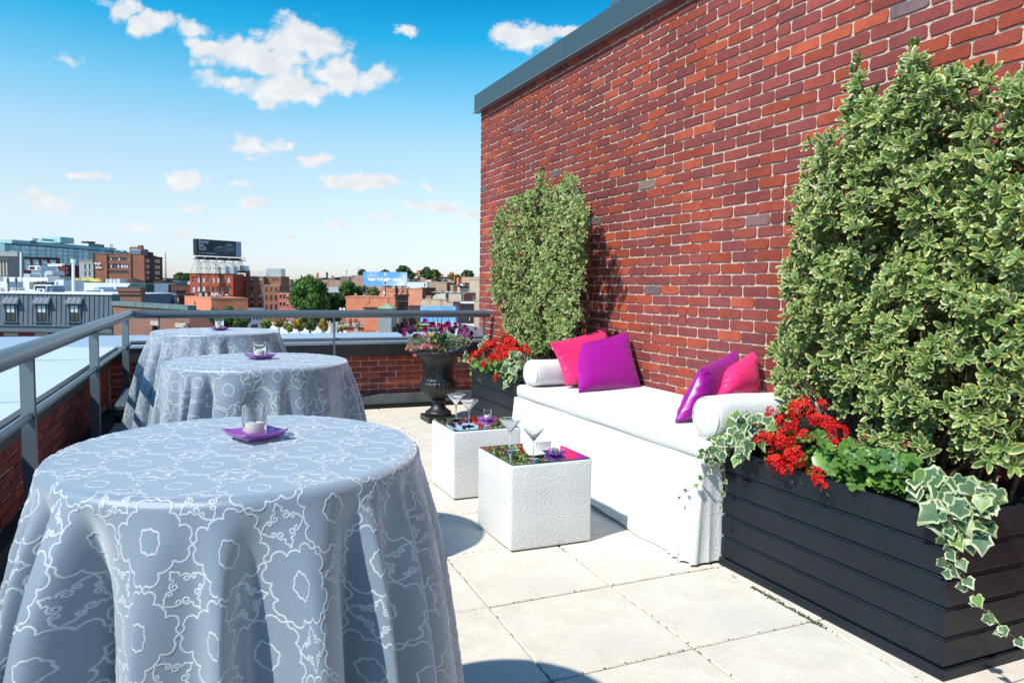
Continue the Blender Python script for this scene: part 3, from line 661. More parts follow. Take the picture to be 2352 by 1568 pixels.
# ------------------------------------------------------------------ steakhouse block
st = Bld('steakhouse_building', 'brown brick block with white blackletter sign and three window bands', 'building', D_(1275, 262), D_(1985, 276), 148, 150, 20, BR['scotch'])
for (y0, y1) in ((305, 352), (397, 457), (487, 531)):
    rr_ = st.rect(D_(1485, y0), D_(1775, y1)); st.window(rr_, 'dark', M_frame_d, False, bars=0, vb=3, rec=.6)
    for k, q in enumerate([(.12, .17), (.46, .52), (.62, .72), (.78, .84), (.88, .94)] if y0 == 397 else [(.12, .17), (.49, .56), (.93, .97)] if y0 == 305 else []):
        a = rr_[0] + (rr_[1] - rr_[0]) * q[0]; b = rr_[0] + (rr_[1] - rr_[0]) * q[1]
        st.part('curtain', M_white, lambda mb: mb.box(a, b, .45, .5, rr_[2] + .2, rr_[3] - .2))
st.finish(cornice=.3, cm=BR['scotch'])
st.extra('pier', BR['scotch'], D_(1283, 240), D_(1300, 690), -.5, 0); st.extra('pier', BR['scotch'], D_(1466, 252), D_(1486, 690), -.6, 0); st.extra('pier', BR['scotch'], D_(1776, 252), D_(1815, 690), -.6, 0)
st.extra('spandrel', BR['brown'], D_(1487, 534), D_(1775, 665), -.06, 0)
a = st.sz(D_(1305, 408)); M_sign = mat('sign_white', (.8, .8, .78), .6)
text_part('Scotch', st.t, face_M(st, a[0], a[1], -.35), 1.5, M_sign, .12, bold=.07, sx=.8); a = st.sz(D_(1350, 430)); text_part("'n", st.t, face_M(st, a[0], a[1], -.35), 1.0, M_sign, .12, bold=.05)
a = st.sz(D_(1322, 463)); text_part('Sirloin', st.t, face_M(st, a[0], a[1], -.35), 1.5, M_sign, .12, bold=.07, sx=.8)
st.extra('rooftop_house', BR['brown'], D_(1755, 168), D_(1880, 262), 3, 9); st.extra('chimney', BR['brown'], D_(1882, 142), D_(1938, 262), 2, 5); st.extra('rooftop_unit', M_whitemetal, D_(1765, 150), D_(1868, 170), 3.5, 8)
st.part('lattice_mast', M_dark, lambda mb: [mb.tube([(x, 4, st.zt), (x, 4, st.zt + 5.6)], .12, 4) for x in (st.sz(D_(1484, 200))[0], st.sz(D_(1508, 200))[0])] + [mb.tube([(st.sz(D_(1484, 200))[0], 4, st.zt + k * .6), (st.sz(D_(1508, 200))[0], 4, st.zt + .6 + k * .6)], .09, 4) for k in range(9)])
sd_ = Bld('steakhouse_side_wing', 'shaded side of the brown block with gabled dark hood, left of the smokestack', 'building', D_(1987, 290), D_(2238, 300), 150.5, 172, .5, BR['dark'])  # shaded side of the block: the shade is put into a darker brick
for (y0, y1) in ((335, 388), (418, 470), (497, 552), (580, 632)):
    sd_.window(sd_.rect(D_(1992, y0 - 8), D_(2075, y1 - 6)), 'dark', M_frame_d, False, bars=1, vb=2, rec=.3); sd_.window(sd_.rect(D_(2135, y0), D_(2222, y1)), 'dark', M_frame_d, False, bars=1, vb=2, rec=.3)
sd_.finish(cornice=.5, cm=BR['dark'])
sd_.extra('hood', BR['blue'], D_(1992, 222), D_(2108, 290), 2, 8); sd_.extra('chimney', BR['dark'], D_(2100, 240), D_(2140, 290), 1, 4)
hz0, hz1 = sd_.rect(D_(1992, 192), D_(2108, 222))[:2]
sd_.part('gable', BR['blue'], lambda mb: mb.add([(hz0, 2, sd_.sz(D_(1992, 222))[1]), (hz1, 2, sd_.sz(D_(1992, 222))[1]), (hz1 - 1.2, 2.5, sd_.sz(D_(1992, 192))[1]), (hz0 + 1.2, 2.5, sd_.sz(D_(1992, 192))[1]), (hz0, 8, sd_.sz(D_(1992, 222))[1]), (hz1, 8, sd_.sz(D_(1992, 222))[1]), (hz1 - 1.2, 7.5, sd_.sz(D_(1992, 192))[1]), (hz0 + 1.2, 7.5, sd_.sz(D_(1992, 192))[1])], [(0, 1, 2, 3), (1, 5, 6, 2), (4, 0, 3, 7), (3, 2, 6, 7), (5, 4, 7, 6)]))
b0 = at(*D_(2278, 600), 690); b1 = at(*D_(2278, 242), 690)
o = MB().lathe([(1.4, -24 - b0.z), (1.25, 0), (.95, b1.z - b0.z), (.95, b1.z - b0.z)], 16, (b0.x, b0.y, b0.z)).build('smokestack', mat('buff_stack', (0.50, 0.40, 0.31), .9, var=.1, vscale=.1), smooth=True, origin=(b0.x, b0.y, -24)); meta(o, 'tall tapering buff smokestack right of the brown brick block', 'chimney')

FAR[0] = False
# ------------------------------------------------------------------ white roofs with plant, left of centre
PR = 'plant on the white roofs'
def pb(name, label, cat, m, x0, y0, x1, y1, d, dep, fn=None, zb=None, conv=G_, group=None): return px_box(name, label, cat, m, conv(x0, y0), conv(x1, y1), d, dep, group, zb, fn)[0]
pb('white_penthouse', 'long low white rooftop wall behind the condensers on the left', 'penthouse', M_white, 45, 130, 600, 345, 95, 8, zb=-14)
pb('white_penthouse', 'wide white rooftop screen wall in front of the green beer banner', 'penthouse', M_white, 800, 196, 1640, 345, 90, 10, zb=-14)
pb('white_penthouse', 'white rooftop box right of the dark cabinet beside the thick pole', 'penthouse', M_white, 700, 165, 800, 345, 84, 4, zb=-14)
pb('vent_tower', 'white louvred cooling unit on a square shaft behind the white roofs', 'rooftop unit', [M_white, M_dark], 412, 425, 572, 590, 118, 4, conv=D_, fn=lambda mb, l, D, h: [mb.box(l * .12, l * .9, 0, D, -4, h * .6, 0), mb.box(0, l, -.3, D, h * .62, h, 0), mb.box(l * .08, l * .5, -.34, -.31, h * .68, h * .92, 1)] + [mb.box(l * .72, l * .95, -.34, -.31, h * (.68 + k * .09), h * (.72 + k * .09), 1) for k in range(3)])
pb('duct_hood', 'rounded pale duct hood behind the white roof wall', 'duct', M_whitemetal, 612, 495, 722, 600, 112, 3, conv=D_, fn=lambda mb, l, D, h: mb.add([(x, y, z) for y in (0, D) for x, z in ((0, -4), (l * .3, -4), (l * .3, h * .45), (l, h * .45), (l, h * .8), (l * .8, h), (l * .25, h), (0, h * .8))], [(0, 1, 2, 3, 4, 5, 6, 7), (15, 14, 13, 12, 11, 10, 9, 8)] + [(i + 1 if i < 7 else 0, i, i + 8, i + 9 if i < 7 else 8) for i in range(8)]))
pb('grey_duct', 'dark grey rooftop box below the ornate office block', 'rooftop unit', BR['grey'], 660, 568, 820, 640, 105, 4, conv=D_)
pb('silver_vent', 'blue silver curved vent left of the louvred cooling unit', 'vent', M_coping, 325, 535, 412, 590, 112, 2.5, conv=D_)
def cond(mb, l, D, h):
    mb.box(0, l, 0, D, .12, h, 0); mb.box(.06, .2, 0, D, 0, .12, 0); mb.box(l - .2, l - .06, 0, D, 0, .12, 0)
    cx, cz, r_ = l * .45, h * .52, min(l, h) * .38; n = 16
    V = [(cx + r_ * math.cos(6.283 * i / n), -.03, cz + r_ * math.sin(6.283 * i / n)) for i in range(n)]; mb.add(V, [tuple(range(n))], 1)
    for k in range(4): mb.box(cx - r_ + k * r_ * .5 + .05, cx - r_ + k * r_ * .5 + .09, -.05, -.035, cz - r_ * .8, cz + r_ * .8, 0)
for i, (x0, y0, x1, y1, lab) in enumerate([(-20, 262, 92, 330, 'leftmost beige condenser with a round fan on the mansard roof'), (138, 262, 222, 330, 'second beige condenser with a round fan, between two capped vent pipes'), (455, 178, 520, 240, 'condenser standing behind the dark cabinet on the white roofs')]):
    pb('condenser', lab, 'air conditioner', [mat('beige_unit', (.55, .53, .48), .6), M_dark], x0, y0, x1, y1, 68 + (i == 2) * 12, 1.0, cond, group=PR)
pb('condenser', 'dark framed fan unit high behind the cabinet on the white roofs', 'air conditioner', [M_dark, M_whitemetal], 515, 195, 648, 236, 80, 1.2, cond, group=PR)
pb('equipment_cabinet', 'dark teal cabinet with a square black opening on the mansard roof', 'cabinet', [M_dark, M_white, BR['blue']], 440, 238, 652, 330, 70, 2, fn=lambda mb, l, D, h: [mb.box(0, l * .68, 0, D, 0, h, 0), mb.box(l * .7, l, .1, D, 0, h, 2), mb.box(-.06, 0, -.05, D, 0, h + .05, 1), mb.box(l * .68, l * .7, -.05, D, 0, h, 1), mb.box(0, l, -.04, D, h, h + .1, 1), mb.box(l * .3, l * .36, -.5, 0, 0, h * .5, 1), mb.box(l * .64, l * .7, -.5, -.06, 0, h * .5, 1), mb.box(l * .3, l * .7, -.5, -.06, h * .5, h * .58, 1)])
pb('vent_drum', 'grey brown drum vent beside the dark cabinet', 'vent', mat('brown_grey', (.2, .18, .16), .9), 368, 190, 425, 285, 76, 1.6)
pb('white_tank', 'white finned tank with a round cap at the far left of the roof', 'tank', M_white, 0, 185, 95, 262, 78, 2.5)
for i, (x0, x1) in enumerate([(98, 112), (202, 216)]):
    a = at(*G_((x0 + x1) / 2, 325), 67); z1 = at(*G_(x0, 205), 67).z; r_ = .06
    o = MB().lathe([(r_, 0), (r_, z1 - a.z), (r_ * 1.9, z1 - a.z), (r_ * 1.9, z1 - a.z + .35), (0.01, z1 - a.z + .6)], 10, tuple(a)).build('vent_pipe', M_ledge, origin=tuple(a)); meta(o, ['left', 'right'][i] + ' one of two dark capped vent pipes flanking the second condenser', 'vent pipe', PR)
for i, (p, q, r_, lab) in enumerate([(D_(288, 660), D_(288, 240), .11, 'slim white pole rising from the white roofs at the far left'), (D_(1010, 812), D_(1010, 388), .13, 'thick white flue pole in front of the green beer banner'), (D_(770, 805), D_(770, 640), .10, 'short white pipe bent over beside the dark cabinet')]):
    a = at(*p, [92, 72, 72][i]); b = at(*q, [92, 72, 72][i]); o = MB().tube([a, b], r_, 10).build('flue_pole', M_white, smooth=True, origin=tuple(a)); sharp(o.data, 40); meta(o, lab, 'pole', PR)
    if i == 1: MB().lathe([(r_ * 1.6, 0), (r_ * 1.6, .35)], 10, tuple(b)).build('cap', M_white, o)
pb('open_shed', 'low dark windowed shed with pale hood on the white roofs left of the brick chimney', 'shed', [M_dark, M_whitemetal, M_white], 1083, 255, 1300, 342, 78, 3, fn=lambda mb, l, D, h: [mb.box(0, l * .85, 0, D, 0, h * .45, 0), mb.box(l * .40, l * .44, -.06, 0, 0, h * .5, 1), mb.box(0, l * .4, -.1, 0, h * .42, h * .5, 1), mb.box(l * .85, l, 0, D, 0, h * .7, 2), mb.add([(l * .35, 0, h * .5), (l * .85, 0, h * .5), (l * .7, 0, h), (l * .5, 0, h), (l * .35, D, h * .5), (l * .85, D, h * .5), (l * .7, D, h), (l * .5, D, h)], [(0, 1, 2, 3), (1, 5, 6, 2), (5, 4, 7, 6), (4, 0, 3, 7), (3, 2, 6, 7)], 1)])
rp = random.Random(5)
mb = MB()
for k in range(7):
    x = 120 + k * 52; p = [at(*G_(x + q * 26, 322 - (6 if q % 2 else 0) - rp.uniform(0, 14)), 67 - q * .05) for q in range(4)]; mb.tube(p, .05, 5)
o = mb.build('roof_pipes', M_white, origin=tuple(at(*G_(250, 325), 67))); meta(o, 'tangle of thin white pipes lying along the mansard roof edge', 'pipes')

# green banner (nearer roofs)
pb0 = Bld('banner_sign', 'long dark green beer banner with yellow letters on the white roofs', 'banner', D_(888, 600), D_(1432, 603), 96, 96, .3, mat('banner_green', (0.015, 0.09, 0.05), .6), zb=at(*D_(900, 656), 96).z)
pb0.finish(roof=MATS['banner_green'])
M_yel = mat('banner_yellow', (.75, .62, .15), .6); M_wht = mat('print_white', (.85, .87, .88), .6)
a = pb0.sz(D_(1040, 632)); text_part('ALLANTI', pb0.t, face_M(pb0, a[0], a[1], -.06), .46, M_yel, .01, bold=.03, sx=1.05)
a = pb0.sz(D_(1240, 622)); text_part("AMERICA'S", pb0.t, face_M(pb0, a[0], a[1], -.06), .26, M_yel, .01, bold=.015); a = pb0.sz(D_(1232, 642)); text_part('ORIGINAL IPA', pb0.t, face_M(pb0, a[0], a[1], -.06), .25, M_yel, .01, bold=.015)
pb0.part('emblem', [mat('emblem_red', (.5, .08, .04), .6), mat('emblem_green', (.2, .4, .12), .6)], lambda mb: [mb.lathe([(.01, -.01), (.20, 0)], 14, (0, 0, 0), 0)] and None)
for ch in list(pb0.t.children): pass
em = [o_ for o_ in bpy.data.objects if o_.name.startswith('emblem')][0]; cx, cz = pb0.sz(D_(1408, 630)); put(em, pb0.t, pb0.M @ Matrix.Translation((cx, -.07, cz)) @ Matrix.Rotation(math.pi / 2, 4, 'X'))
pb('cupola', 'small dark pyramid roofed cupola below the steakhouse block', 'cupola', [BR['scotch'], M_frame_d], 1730, 598, 1838, 662, 98, 3, conv=D_, fn=lambda mb, l, D, h: [mb.box(l * .08, l * .92, 0, D, -2, h * .45, 0), mb.add([(0, -.3, h * .45), (l, -.3, h * .45), (l, D, h * .45), (0, D, h * .45), (l * .5, D / 2, h)], [(0, 1, 4), (1, 2, 4), (2, 3, 4), (3, 0, 4)], 1)])
pb('roof_clutter_shed', 'row of pale rooftop skylights right of the beer banner', 'skylights', [M_whitemetal, M_dark], 1445, 605, 1660, 640, 100, 2, conv=D_, fn=lambda mb, l, D, h: [mb.box(k * l / 4, k * l / 4 + l / 5, 0, D, -1, h * (.8 + .2 * (k % 2)), k % 2 * 0) for k in range(4)])
dm = pb('mural_wall', 'slanted dark green painted wall behind the brick chimney', 'wall', mat('mural', (0.03, 0.07, 0.06), .8, var=.5, vscale=.5, var2=(.25, .32, .30), v2scale=.35), 1745, 672, 2008, 800, 84, 2, conv=D_, fn=lambda mb, l, D, h: mb.add([(x, y, z) for y in (0, D) for x, z in ((0, h * .55), (l * .2, h), (l, h), (l * 1.0, -8), (0, -8))], [(0, 4, 3, 2, 1), (5, 6, 7, 8, 9)] + [(i, (i + 1) % 5, (i + 1) % 5 + 5, i + 5) for i in range(5)]))

# ------------------------------------------------------------------ mansard building
mn = Bld('mansard_building', 'brick building with slate blue seamed mansard roof and three hooded dormer windows', 'building', (-70, 759.0), H_(2018, 748), 65, 65, 14, brickmat('brick_mansard', (.17, .04, .035), (.22, .05, .04), (.20, .09, .07)), zb=-24)
M_seam = mat('mansard_metal', (0.115, 0.15, 0.185), .8, 0, spec=.2, var=.10, vscale=1.2)
for (x0, x1) in ((97, 310), (645, 850)):
    mn.window(mn.rect(H_(x0, 845), H_(x1, 1230)), 'half', M_frame_d, True, bars=1, vb=1, lint=.28, rec=.15)
mn.window(mn.rect(H_(1780, 845), H_(1975, 1200)), 'dark', M_frame_d, True, bars=1, vb=1, lint=.28, rec=.15)
mn.finish()
z0m = mn.sz(H_(500, 665))[1]; z1m = mn.sz((60, 674.5))[1]; xe0 = mn.sz(H_(1990, 660))[0]; xe1 = mn.sz(H_(1940, 120))[0]; zc0 = mn.zt
mn.part('cornice', M_seam, lambda mb: mb.box(0, mn.len, -.45, 0, zc0 - .02, z0m) and mb.box(0, mn.len + .05, -.55, 0, z0m, z0m + .07))
ml = .20
def slope(z): return (z - z0m) / (z1m - z0m) * ml
mn.part('mansard_roof', M_seam, lambda mb: mb.add([(0, 0, z0m), (xe0, 0, z0m), (xe1, ml, z1m), (0, ml, z1m), (0, 14, z0m), (xe0, 14, z0m), (xe1, 12, z1m), (0, 12, z1m)], [(0, 1, 2, 3), (1, 5, 6, 2), (5, 4, 7, 6), (4, 0, 3, 7)]))
mn.part('roof_deck', M_white, lambda mb: mb.box(0, xe1 + .1, ml - .1, 12, z1m, z1m + .10))
for k in range(48):
    sx = mn.sz(H_(-20 + k * 83.5, 400))[0]
    if sx > xe1 or sx < 0: continue
    tx = xe1
    mn.part('seam', M_seam, lambda mb: mb.add([(sx - .02, 0, z0m), (sx + .02, 0, z0m), (sx + .02, ml, z1m), (sx - .02, ml, z1m), (sx, -.06, z0m), (sx, ml - .06, z1m)], [(0, 4, 5, 3), (4, 1, 2, 5)]))
for (x0, x1) in ((95, 285), (643, 832), (1222, 1402)):
    a = mn.rect(H_(x0, 290), H_(x1, 580)); s0, s1, z0, z1 = a
    d_ = mn.part('dormer', M_seam, lambda mb: [mb.box(s0 - .13, s0, -.05, ml, z0 - .05, z1 + .1), mb.box(s1, s1 + .13, -.05, ml, z0 - .05, z1 + .1), mb.box(s0 - .2, s1 + .2, -.16, ml, z0 - .12, z0 - .05), mb.box(s0 - .13, s1 + .13, -.12, ml, z1 + .02, z1 + .16)])
    q = z1 + .16; e_ = .32
    mn.part('hood', mat('hood_metal_pale', (0.16, 0.19, 0.225), .8, spec=.2), lambda mb: mb.add([(s0 - e_, -.30, q), (s1 + e_, -.30, q), (s1 + e_ - .08, .20, q + .50), (s0 - e_ + .08, .20, q + .50), (s0 - e_ + .08, .8, q + .47), (s1 + e_ - .08, .8, q + .47), (s0 - e_, -.30, q - .1), (s1 + e_, -.30, q - .1), (s0 - e_, .8, q - .1), (s1 + e_, .8, q - .1)], [(0, 1, 2, 3), (3, 2, 5, 4), (6, 7, 1, 0), (6, 0, 3, 4, 8), (7, 9, 5, 2, 1), (6, 8, 9, 7)]), d_)
    for k in range(4):
        xx = s0 - e_ + .1 + (s1 - s0 + 2 * e_ - .2) * k / 3
        mn.part('hood_seam', M_frame_d, lambda mb: mb.add([(xx - .02, -.32, q + .005), (xx + .02, -.32, q + .005), (xx + .02, .18, q + .52), (xx - .02, .18, q + .52)], [(0, 1, 2, 3)]), d_)
    mn.window(a, 'half', M_frame_d, False, hole=False, bars=1, vb=1, rec=.02)
# slate wing beyond the brick chimney
pb('slate_roof', 'dark blue hipped slate roof right of the brick chimney', 'roof', [mat('blue_slate', (0.022, 0.06, 0.085), .5, var=.15, vscale=.6), M_white], 1455, 348, 2190, 525, 76, 1.6, fn=lambda mb, l, D, h: [mb.add([(0, 0, -8), (l, 0, -8), (l, 0, 0), (l * .93, .8, h), (0, .8, h), (l, D, 0), (l * .93, D - .8, h), (0, D, h)], [(0, 1, 2, 3, 4), (2, 5, 6, 3), (4, 3, 6, 7)], 0), mb.box(0, l * .93, .7, D, h, h + .12, 1)])
bc = Bld('brick_chimney', 'broad dark brick chimney stack with corbelled top between slate roofs', 'chimney', G_(1510, 265), G_(1778, 265), 58, 58, .5, BR['near'], zb=-9)
bc.finish(); bc.part('corbel', BR['near'], lambda mb: [mb.box(-.08, bc.len + .02, -.12, .6, bc.zt - .5, bc.zt - .25), mb.box(-.18, bc.len + .04, -.2, .65, bc.zt - .25, bc.zt)])
bc.part('cap', M_ledge, lambda mb: mb.box(-.2, bc.len + .05, -.22, .68, bc.zt, bc.zt + .07))
# brick party wall with sloping green coping
pw = Bld('party_wall_building', 'brick building with sloping green copper coping just beyond the railing', 'building', (259.5, 703.5), (435, 711), 50, 46.5, .8, BR['near'], zb=-24)
pw.window(pw.rect((349.5, 747), (364, 775)), 'dark', M_frame_d, True, bars=1, lint=.3, rec=.2); pw.window(pw.rect((406.5, 752), (420.5, 785)), 'dark', M_frame_d, True, bars=1, lint=.3, rec=.2)
pw.zt = pw.sz((435, 712))[1]; zl = pw.sz((259.5, 701))[1]
pw.finish(roof=M_roofgrey)
M_cop = mat('green_copper', (0.13, 0.20, 0.19), .6, .2, var=.25, vscale=2)
pw.part('gable_top', BR['near'], lambda mb: mb.add([(0, 0, pw.zt), (pw.len, 0, pw.zt), (0, 0, zl), (0, .4, pw.zt), (pw.len, .4, pw.zt), (0, .4, zl)], [(0, 1, 2), (5, 4, 3), (2, 1, 4, 5)]))
for k in range(9):
    f0, f1 = k / 9, (k + 1) / 9 - .004
    pw.part('coping_slab', M_cop, lambda mb: mb.add([(pw.len * f, y, zl + (pw.zt - zl) * f + dz) for f in (f0, f1) for y in (-.12, .55) for dz in (0, .28)], [(0, 4, 5, 1), (1, 5, 7, 3), (2, 3, 7, 6), (0, 1, 3, 2), (4, 6, 7, 5)]))
q1 = at(440, 712, 46.5); e1 = pw.M.inverted() @ at(466, 728.5, 46); e2 = pw.M.inverted() @ at(500, 753, 46); e3 = pw.M.inverted() @ at(530, 776, 46)
pw.part('shaded_wing', BR['dark'], lambda mb: mb.add([(pw.len, 0, -24), (pw.len, 0, pw.zt), (e1.x, .2, e1.z), (e2.x, .4, e2.z), (e3.x, .5, e3.z), (e3.x, .5, -24), (pw.len, 6, pw.zt), (e3.x, 6, e3.z)], [(0, 5, 4, 3, 2, 1)]))  # side wall in shade, painted with darker brick than the lit face
MB(pw.M).box(pw.sz((431, 742))[0], pw.sz((435, 742))[0], -.3, 0, pw.sz((431, 746))[1], pw.sz((431, 741))[1]).build('security_camera', M_whitemetal, pw.t)

FAR[0] = True
# ------------------------------------------------------------------ red block under the billboard
rd = Bld('red_brick_building', 'bright red brick block with two rows of arched windows under the dark billboard', 'building', B_(247, 612), B_(812, 616), 100, 100, 12, BR['red'])
for k, x in enumerate((298, 363, 428, 492, 557, 622, 687, 755)):
    rd.window(rd.rect(B_(x - 18, 662), B_(x + 17, 728)), 'blind' if k % 3 else 'dark', mat('buff_frame', (.35, .3, .22), .7), True, bars=1, arch=True, rec=.2)
    rd.window(rd.rect(B_(x - 18, 778), B_(x + 17, 850)), 'blind' if k < 3 else 'dark', M_frame_w if k < 3 else M_frame_d, True, bars=1, arch=True, rec=.2)
    rd.window(rd.rect(B_(x - 18, 888), B_(x + 17, 950)), 'dark', M_frame_d, True, bars=1, arch=True, rec=.2)
rd.finish(cornice=.35, cm=BR['dark'])
for x in (390, 643): rd.extra('downpipe', M_dark, B_(x - 4, 610), B_(x + 4, 905), -.35, -.1)
rd.extra('corner_frieze', BR['red'], B_(262, 625), B_(340, 652), -.2, 0)
lo = Bld('orange_painted_building', 'low orange painted building with one small window in front of the red block', 'building', B_(182, 907), B_(530, 925), 84, 80, 10, BR['orange'])
lo.window(lo.rect(B_(305, 960), B_(331, 1020)), 'half', M_frame_d, True, rec=.2); lo.finish(cornice=.2, cm=BR['salmon'])
lo2 = Bld('orange_side_building', 'shaded orange wall of the low building with roof clutter beside the round green tree', 'building', B_(531, 925), B_(822, 905), 80.2, 86, .4, BR['red'])  # shaded side of the orange building, its shade given by redder, darker brick
lo2.window(lo2.rect(B_(548, 962), B_(572, 1022)), 'dark', M_frame_d, False, rec=.2); lo2.finish(cornice=.2, cm=M_dark)
ac = 0
for (x0, y0, x1, y1, lab, m_, d_) in [(350, 848, 420, 915, 'black boxy roof hatch on the low orange building', [M_dark, M_stone], 82), (425, 845, 492, 915, 'second black roof hatch right beside the first on the low orange building', [M_dark, M_stone], 83), (527, 870, 556, 908, 'left white air conditioner on the low orange roof', [M_white, M_dark], 83), (580, 868, 610, 906, 'right white air conditioner on the low orange roof', [M_white, M_dark], 83), (638, 888, 662, 910, 'small grey roof vent right of the white air conditioners', [M_whitemetal, M_dark], 84), (712, 882, 742, 912, 'small pale roof unit near the right end of the low orange roof', [M_white, M_dark], 86)]:
    pb('roof_unit', lab, 'roof unit', m_, x0, y0, x1, y1, d_, 1.4, conv=B_, zb=at(*B_(x0, 925), fd(d_)).z - 1, fn=lambda mb, l, D, h: [mb.box(0, l, 0, D, 0, h, 0), mb.box(l * .2, l * .8, -.04, 0, h * .45, h * .85, 1)])
# brown building
bw = Bld('brown_brick_building', 'tall brown brick building with a full height chimney pier right of the red block', 'building', B_(832, 645), B_(1215, 648), 106, 106, 14, BR['brown'])
for (x0, x1) in ((877, 906), (928, 959), (1043, 1076), (1155, 1190)):
    for r_, (y0, y1) in enumerate(((668, 730), (772, 846), (888, 962), (1005, 1080))): bw.window(bw.rect(B_(x0, y0), B_(x1, y1)), 'half' if (x0 + r_) % 2 else 'dark', M_frame_d, True, bars=1, arch=x0 > 1000, rec=.2)
bw.finish(cornice=.35, cm=M_stone)
bw.extra('chimney', BR['brown'], B_(990, 562), B_(1031, 1090), -.9, 1.2)
for x in (848, 860): bw.extra('drainpipe', M_dark, B_(x, 590), B_(x + 7, 1010), -.4, -.1)
bw.extra('downpipe', M_white, B_(1197, 655), B_(1203, 1060), -.25, -.1)
b2 = Bld('brown_terrace_building', 'brown brick building with a roof terrace full of orange flowers, left of the big tree', 'building', B_(1212, 762), B_(1422, 764), 103, 103, 10, BR['brown'])
for x in (1254, 1315, 1378):
    for (y0, y1) in ((797, 854), (897, 972), (1015, 1088), (1150, 1205)): b2.window(b2.rect(B_(x - 16, y0), B_(x + 15, y1)), 'dark', M_frame_d, True, bars=1, arch=True, rec=.2)
b2.finish(cornice=.2, cm=M_stone)
b3 = Bld('brown_upper_building', 'upper brown brick storey with three arched windows under the corrugated white penthouse', 'building', B_(1216, 648), B_(1440, 650), 107, 107, 12, BR['brown'])
for (x0, x1, y0, y1) in ((1253, 1284, 672, 732), (1333, 1359, 674, 714), (1378, 1404, 674, 712)): b3.window(b3.rect(B_(x0, y0), B_(x1, y1)), 'dark', M_frame_d, True, arch=True, rec=.2)
b3.finish(cornice=.25, cm=M_stone)
def corr(mb, l, D, h):
    mb.box(0, l, 0, D, 0, h, 0)
    n = int(l / .35)
    for k in range(n): mb.box(k * l / n, k * l / n + .12, -.08, 0, 0, h * .97, 0)
pb('corrugated_penthouse', 'wide white corrugated penthouse on the brown building', 'penthouse', M_whitemetal, 1250, 545, 1443, 648, 108, 6, corr, conv=B_)
pb('corrugated_penthouse', 'small white corrugated box at the right end of the red block roof', 'penthouse', M_whitemetal, 718, 515, 822, 614, 101, 4, corr, conv=B_)
pb('rooftop_fans', 'pale rooftop air handler over a row of four dark fans', 'air handler', [M_whitemetal, M_dark], 857, 508, 980, 602, 104, 4, conv=B_, fn=lambda mb, l, D, h: [mb.box(0, l, 0, D, h * .3, h, 0), mb.box(-.05, l + .05, -.08, D, h * .62, h * .66, 0)] + [mb.box(l * (.04 + k * .25), l * (.2 + k * .25), -.05, D * .8, 0, h * .27, 1) for k in range(4)])
pb('roof_box', 'small grey box beneath the dark billboard', 'roof unit', M_whitemetal, 588, 518, 632, 560, 104, 2, conv=B_, zb=at(*B_(600, 614), fd(104)).z)
mb = MB(); p0 = [at(*B_(1040 + k * 26, 640), fd(107)) for k in range(9)]
for p in p0: mb.tube([p, p + Vector((0, 0, 1.7))], .05, 4)
mb.tube([p0[0] + Vector((0, 0, 1.7)), p0[-1] + Vector((0, 0, 1.7))], .05, 4); mb.tube([p0[0] + Vector((0, 0, .9)), p0[-1] + Vector((0, 0, .9))], .04, 4)
o = mb.build('roof_railing', M_whitemetal, origin=tuple(p0[0])); meta(o, 'thin grey railing along the brown building roof', 'railing')
rf = random.Random(9)
# small red
sr = Bld('small_red_building', 'narrow red brick house with five columns of windows left of the big tree', 'building', B_(1402, 842), B_(1665, 842), 97, 96, 9, BR['red'])
for x in (1438, 1482, 1525, 1575, 1630):
    for (y0, y1) in ((882, 940), (980, 1038), (1082, 1140), (1188, 1240)): sr.window(sr.rect(B_(x - 14, y0), B_(x + 14, y1)), 'half' if x % 2 else 'dark', M_frame_w if x > 1560 else M_frame_d, True, lint=.25, rec=.2)
sr.finish(cornice=.35, cm=M_dark, ctop=.2)
sr2 = Bld('dark_side_wall', 'dark shaded flank wall between the narrow red house and the big tree', 'building', B_(1666, 846), B_(1768, 850), 96, 103, .4, BR['dark']); sr2.finish(cornice=.2, cm=M_dark)  # flank of the red house; dark brick carries its shade as colour
# low white things by the street
wl_ = Bld('white_low_building', 'low white building with small square windows beside the round green tree', 'building', B_(985, 1078), B_(1212, 1072), 82, 84, 8, M_white)
for k in range(4): wl_.window(wl_.rect(B_(1028 + k * 45, 1186), B_(1060 + k * 45, 1212)), 'dark', M_frame_d, False, bars=0, rec=.15)
wl_.window(wl_.rect(B_(1050, 1280), B_(1138, 1330)), 'dark', M_frame_d, False, bars=0, rec=.3, name='garage_opening')
wl_.finish()
ws = Bld('white_shop_building', 'long low white shopfront behind the yellow street trees', 'building', B_(1142, 1276), B_(2060, 1290), 92, 90, 9, M_white); ws.finish(roof=M_white, cornice=.15)
for (x0, x1, y0, y1, lab) in [(1240, 1290, 1255, 1276, 'left flat grey unit on the long white shop roof'), (1300, 1350, 1250, 1276, 'boxy pale unit on the long white shop roof'), (1480, 1520, 1255, 1280, 'third roof unit along the long white shop roof, left of the yellow trees'), (1535, 1570, 1235, 1282, 'tallest roof unit on the long white shop roof')]:
    pb('shop_roof_unit', lab, 'roof unit', M_whitemetal, x0, y0, x1, y1, 93, 1.5, conv=B_)
